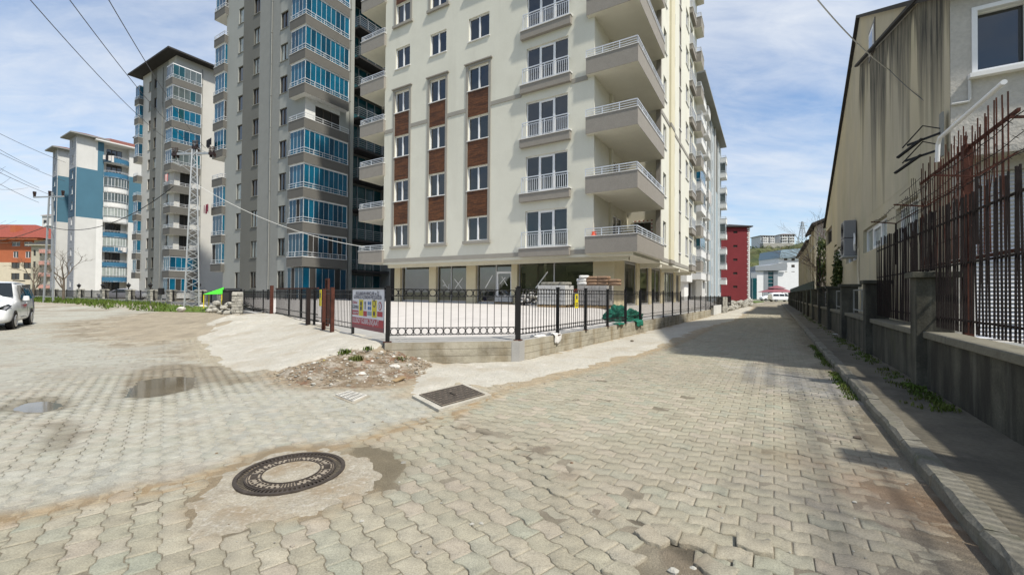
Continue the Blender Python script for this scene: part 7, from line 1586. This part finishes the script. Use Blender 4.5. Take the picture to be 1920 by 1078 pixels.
# ------------------------------------------------------------------ trees
def twigs(mb, p, d, L_, r, depth, rs, m_, spread=.6):
    pts = [p]; q = Vector(p); dd = Vector(d).normalized(); n = 4
    for i in range(n): dd = (dd+Vector((rs.gauss(0, .12), rs.gauss(0, .12), rs.gauss(0.04, .08)))).normalized(); q = q+dd*L_/n; pts.append(q.copy())
    mb.tube(pts, [r*(1-.45*i/n) for i in range(n+1)], m_, 5 if depth > 1 else 3, caps=False)
    if depth > 0:
        for i in range(rs.choice([2, 3, 3])):
            k = rs.randrange(2, n+1); a = rs.uniform(0, 6.28); o_ = dd.orthogonal().normalized(); o_.rotate(Matrix.Rotation(a, 3, dd)); twigs(mb, pts[k], dd+o_*spread*rs.uniform(.6, 1.3), L_*rs.uniform(.55, .8), r*.55, depth-1, rs, m_, spread)
def bare_tree(label, loc, h, seed, lean=(0, 0, 1), depth=4, r=.12):
    rs = random.Random(seed); t = empty('bare_tree', loc, 0, label, 'tree'); mb = MB(); pts = [(0, 0, 0), (lean[0]*h*.12, lean[1]*h*.12, h*.2), (lean[0]*h*.3, lean[1]*h*.3, h*.38)]; mb.tube(pts, [r, r*.85, r*.7], M['bark'], 8); mb.build('trunk', t); mb = MB()
    for i in range(5): twigs(mb, Vector(pts[-1 if i < 3 else -2]), Vector((rs.gauss(0, .5)+lean[0], rs.gauss(0, .5)+lean[1], 1)), h*.28, r*.5, depth, rs, M['bark'])
    mb.build('crown', t); return t
bare_tree('bare leafless tree between the white minivan and the beige house', (-53.2, 50, .2), 6.5, 5, depth=4, r=.14); bare_tree('second bare tree just behind the roof of the white minivan', (-58.5, 51.5, .2), 5.2, 9, depth=4, r=.12)
t = bare_tree('bare tree mostly outside the left edge, only twig tips showing', (-20.6, 12.0, 0), 8.0, 14, lean=(.05, .02, 1), depth=4, r=.12)
def leafball(mb, c, r, n, s, mats, rs, squash=.8):
    for i in range(n):
        v = Vector((rs.gauss(0, 1), rs.gauss(0, 1), rs.gauss(0, 1))); v.normalize(); v *= r*rs.uniform(.35, 1)**.6*(1+.25*math.sin(v.x*5+c[0])*math.cos(v.y*4+c[1])); v.z *= squash; p = Vector(c)+v; a = Vector((rs.gauss(0, 1), rs.gauss(0, 1), rs.gauss(0, 1))).normalized(); b = a.orthogonal().normalized(); k = s*rs.uniform(.6, 1.3); mb.add([p-a*k-b*k*.6, p+a*k-b*k*.6, p+a*k*.4+b*k*.8, p-a*k*.6+b*k*.6], [(0, 1, 2, 3)], mats[rs.randrange(len(mats))])
def ivy(label, a0, a1, b0, b1, z0, z1, n, seed, name='ivy', s=.07):
    rs = random.Random(seed); r = empty(name, rp(0, 0), RANG, label, 'ivy'); mb = MB(); K = [(rs.uniform(b0, b1), rs.uniform(z0, z1), rs.uniform(.25, .6)) for _ in range(16)]
    for i in range(n):
        kb, kz, kr = K[rs.randrange(16)]; b = kb+rs.gauss(0, kr*.5); z = kz+rs.gauss(0, kr*.8); a = rs.uniform(a0, a1)
        p = Vector((a, b, max(z0*.6, z))); t1 = Vector((rs.gauss(0, .5), rs.gauss(0, 1), rs.gauss(0, 1))).normalized(); t2 = t1.orthogonal().normalized(); k = s*rs.uniform(.6, 1.3); mb.add([p-t1*k, p+t2*k*.7, p+t1*k, p-t2*k*.7], [(0, 1, 2, 3)], rs.choice([M['foliage'], M['foliage'], M['foliage2']]))
    mb.build('leaves', r); mb = MB()
    for i in range(6): b = rs.uniform(b0, b1); twigs(mb, Vector(((a0+a1)/2, b, z0*.3)), Vector((0, rs.gauss(0, .2), 1)), (z1-z0)*.4, .03, 3, rs, M['bark'], .5)
    mb.build('stems', r)
ivy('green ivy climbing the factory wall left of the outdoor units', 2.50, 2.70, 24.6, 27.0, .6, 3.1, 1500, 3); ivy('ivy and bare creeper hanging at the far corner of the factory', 2.35, 3.0, 31.4, 33.2, .8, 5.4, 1300, 4, s=.10)
t = bare_tree('leafless bush beside the far corner of the factory hall', rp(3.3, 34.5, .1), 7.0, 22, lean=(-.12, .05, 1), depth=4, r=.10)
# ------------------------------------------------------------------ far background
def hill(label, name, pts, Yf, Yb, seed, m_, tree_n=0):
    xs = np.linspace(pts[0][0], pts[-1][0], 150); ys = np.linspace(0, 1, 60); U, Vv = np.meshgrid(xs, ys, indexing='ij'); prof = np.interp(U, [p[0] for p in pts], [p[1] for p in pts]); Y = Yf+(Yb-Yf)*Vv
    Z = -1+(prof+1)*np.minimum(1, (np.sin(np.minimum(Vv*1.9, 1)*np.pi/2))**1.1)*(1-.0*Vv)+4*(fbm(U*.03+seed, Y*.03, 4)-.5)*np.minimum(Vv*4, 1)+2.*(fbm(U*.16+seed, Y*.16, 3)-.5)*np.minimum(Vv*6, 1)
    V = np.stack([U.ravel(), Y.ravel(), Z.ravel()], 1); me = npmesh(name, V, grid_faces(150, 60), [m_], smooth=True); o = obj(name, me); tag(o, label, kind='structure'); return U, Y, Z
M['scrub'] = mat('hill_scrub', (.075, .085, .03), .95, var=.5, vs=.06, fine=.4, fs=.5, bump=1, bs=.6, bd=1., patch=[((.035, .05, .02), .9, .05, .48, .6), ((.13, .125, .055), .7, .12, .52, .66)])
hp = [(60, 12), (110, 26), (150, 33), (181, 36), (200, 36), (216, 40), (226, 41), (262, 43), (300, 47), (380, 56)]
U, Y, Z = hill('scrub covered hillside beyond the end of the street', 'hillside', hp, 230, 400, 1, M['scrub'])
rs = random.Random(77); mb = MB(); fm = [mat('hill_leaf_dark', (.028, .045, .014), .9, var=.3, vs=.1, fine=0, bump=0), mat('hill_leaf_mid', (.065, .082, .022), .9, var=.3, vs=.1, fine=0, bump=0), mat('hill_leaf_dry', (.12, .115, .05), .9, var=.3, vs=.1, fine=0, bump=0)]
for i in range(520):
    a = rs.randrange(8, 120); b = rs.randrange(2, 50); c = (U[a, b], Y[a, b], Z[a, b]+.2); r = rs.uniform(1.3, 3.4); leafball(mb, c, r, 42, r*.2, [fm[rs.choice([0, 0, 1, 1, 2])]], rs, .75)
tag(mb.build('hill_trees'), 'dense bushes and trees covering the far hillside', kind='stuff')
def zpx(py, Yd, pxx=1450): return at(pxx, py, Yd).z
def xpx(pxx, Yd): return (pxx-960)/FPX*Yd
# wooded slope behind the viewpoint (seen mirrored in the glass)
xs = np.linspace(-260, 260, 120); ys = np.linspace(0, 1, 40); U2, V2 = np.meshgrid(xs, ys, indexing='ij'); Y2 = -95-130*V2; Z2_ = -1+66*np.sin(V2*np.pi/2)**.8+10*(fbm(U2*.02+9, Y2*.02, 3)-.5)+7*(fbm(U2*.15, Y2*.15, 3)-.5)*np.minimum(V2*6, 1)
me = npmesh('hillside', np.stack([U2.ravel(), Y2.ravel(), Z2_.ravel()], 1), grid_faces(120, 40), [M['scrub']], smooth=True); tag(obj('hillside', me), 'wooded slope behind the viewpoint, mirrored in the window glass', kind='structure')
# houses on the hill
def hillhouse(label, pl, pr, pt, pb, Yd, ang, bal):
    x0, x1 = xpx(pl, Yd), xpx(pr, Yd); z0, z1 = zpx(pb, Yd), zpx(pt, Yd); w = x1-x0; r = empty('hill_house', ((x0+x1)/2, Yd, z0), ang, label, 'house'); h = z1-z0; mb = MB(); mb.box(-w/2, w/2, 0, 12, -8, h*.82, M['white']); mb.build('wall', r); n = 3
    for k in range(n):
        z = h*.82*(k+.25)/n; m2 = MB()
        for i in range(6): x = -w/2+w*(i+.25)/6; m2.box(x, x+w/11, -.05, -.01, z, z+h*.15, M['brownwin'])
        m2.build('window_row', r)
        if bal: m2 = MB(); m2.box(-w*.42, -w*.02, -1.3, -.06, z-1.0, z-.2, M['white']); m2.box(w*.1, w*.4, -1.3, -.06, z-1.0, z-.2, M['white']); m2.build('balcony', r)
    tile_roof(r, -w/2, w/2, 0, 12, h*.82, h*.2, 1.0, M['rooftile'], M['brownwin']); return r
hillhouse('white villa with broad brown roof on the hill, the left one', 1426, 1453, 440, 455, 330, .05, True); hillhouse('white villa on the hill, the right one nearer the power pylon', 1463, 1489, 437, 455, 330, -.1, True)
mb = MB(); x0, x1 = xpx(1428, 322), xpx(1483, 322); mb.box(x0, x1, 320, 324, zpx(465, 322)-4, zpx(456.5, 322), M['stone']); tag(mb.build('stone_terrace_wall'), 'long stone terrace wall below the two hill villas', 'wall')
HV = empty('high_voltage_pylon', (xpx(1504.5, 360), 360, zpx(450, 360)), .2, 'distant high voltage pylon on the hill ridge', 'power pylon'); hh = zpx(415, 360)-zpx(450, 360); lattice(HV, 4.4, .7, hh, M['galv'], .36, diag=.22)
mb = MB(); [mb.bar((-w, 0, hh*f_), (w, 0, hh*f_), .35, M['galv']) for w, f_ in ((3.4, .93), (4.8, .78), (3.8, .64))]; mb.build('crossarm', HV)
# modern white building
MBd = empty('modern_building', (xpx(1415, 150), 150, 0), 0, 'modern white public building with grey fascia and teal glass strip', 'public building'); X_ = lambda p: xpx(p, 150)-xpx(1415, 150); Zp = lambda p: zpx(p, 150)
mb = MB(); mb.box(X_(1416.5), X_(1432), 0, 12, 0, Zp(508), M['modwhite']); mb.box(X_(1458), X_(1496), 0.3, 12, 0, Zp(508)-.3, M['modwhite']); mb.box(X_(1432), X_(1440), -.1, 12, 0, Zp(508), M['modgrey']); mb.box(X_(1450), X_(1458), -.1, 12, 0, Zp(508), M['modgrey']); mb.build('wall', MBd)
mb = MB(); mb.xprism([(X_(1414), Zp(508)), (X_(1473), Zp(507)), (X_(1473), Zp(492.5)), (X_(1455), Zp(494)), (X_(1440), Zp(498)), (X_(1414), Zp(500))], -.8, 12, M['modgrey']); mb.build('fascia', MBd)
mb = MB(); mb.box(X_(1440.1), X_(1449.9), .2, .4, 0, Zp(508), M['tealglass']); mb.build('glass_strip', MBd); mb = MB(); [mb.box(X_(1440.1), X_(1449.9), .05, .2, Zp(510+i*7), Zp(509+i*7), M['modgrey']) for i in range(6)]; mb.build('glazing_bars', MBd)
mb = MB(); mb.box(X_(1405), X_(1416), -1, 8, 0, Zp(512), M['modgrey']); mb.box(X_(1406), X_(1415.5), -1.2, -1.01, 0, Zp(522), M['tealglass']); mb.build('side_wing', MBd)
MB2 = empty('modern_building', (xpx(1462, 175), 175, 0), 0, 'taller white wing with blue grey metal crown behind the public building', 'public building'); X2 = lambda p: xpx(p, 175)-xpx(1462, 175); Z2 = lambda p: zpx(p, 175)
mb = MB(); mb.box(X2(1460), X2(1500), 0, 14, 0, Z2(484), M['modwhite']); mb.build('wall', MB2); mb = MB(); mb.xprism([(X2(1459), Z2(484)), (X2(1500), Z2(483)), (X2(1502), Z2(466)), (X2(1462), Z2(469))], -1, 14, M['modblue']); mb.build('crown', MB2)
for r_i, yy in enumerate((486, 498.5, 511)):
    for cx in ((1473, 1487) if r_i == 0 else (1474, 1487)): mb = MB(); w = 3. if cx > 1480 or r_i == 0 else 2.; mb.box(X2(cx-w), X2(cx+w), -.06, -.01, Z2(yy+2.4), Z2(yy-2.4), M['brownwin']); mb.build('window', MB2)
# gazebo, grass island
r = empty('gazebo', (xpx(1456, 128), 128, 0), 0, 'gazebo with stepped dark red roof behind the parked cars', 'gazebo'); mb = MB(); [mb.cyl((x, y), .12, 0, 2.4, M['bark'], 6) for x in (-3, 3) for y in (-2, 2)]; mb.build('posts', r); mb = MB(); mb.cyl((0, 0), 5.2, 2.4, 3.5, M['signdred'], 8, r2=1.8); mb.cyl((0, 0), 2.6, 3.6, 4.4, M['signdred'], 8, r2=.4); mb.build('roof', r)
mb = MB(); mb.prism([gp(1416, 568), gp(1433, 566), (63, 125), (58, 130), (56, 120)], -.02, .12, M['grass']); tag(mb.build('grass_island'), 'low patch of grass at the end of the street', kind='structure')
mb = MB(); mb.cyl((0, 0), .06, 0, 7, M['galv'], 6); mb.box(-.5, .5, -.1, .1, 6.9, 7.05, M['galv']); tag(mb.build('flag_pole', loc=(xpx(1411, 120), 120, 0)), 'thin pale pole in front of the modern building', 'pole')
# trees and low scrub at the foot of the hill and behind the left blocks: soft green horizon
mb = MB(); rs = random.Random(12)
for i in range(46): x = rs.uniform(-150, -70); y = rs.uniform(150, 190); leafball(mb, (x, y, 2.5), rs.uniform(2.2, 4), 60, .6, [fm[rs.choice([0, 1])]], rs)
tag(mb.build('distant_bushes'), 'distant low bushes closing the view on the left', kind='stuff')
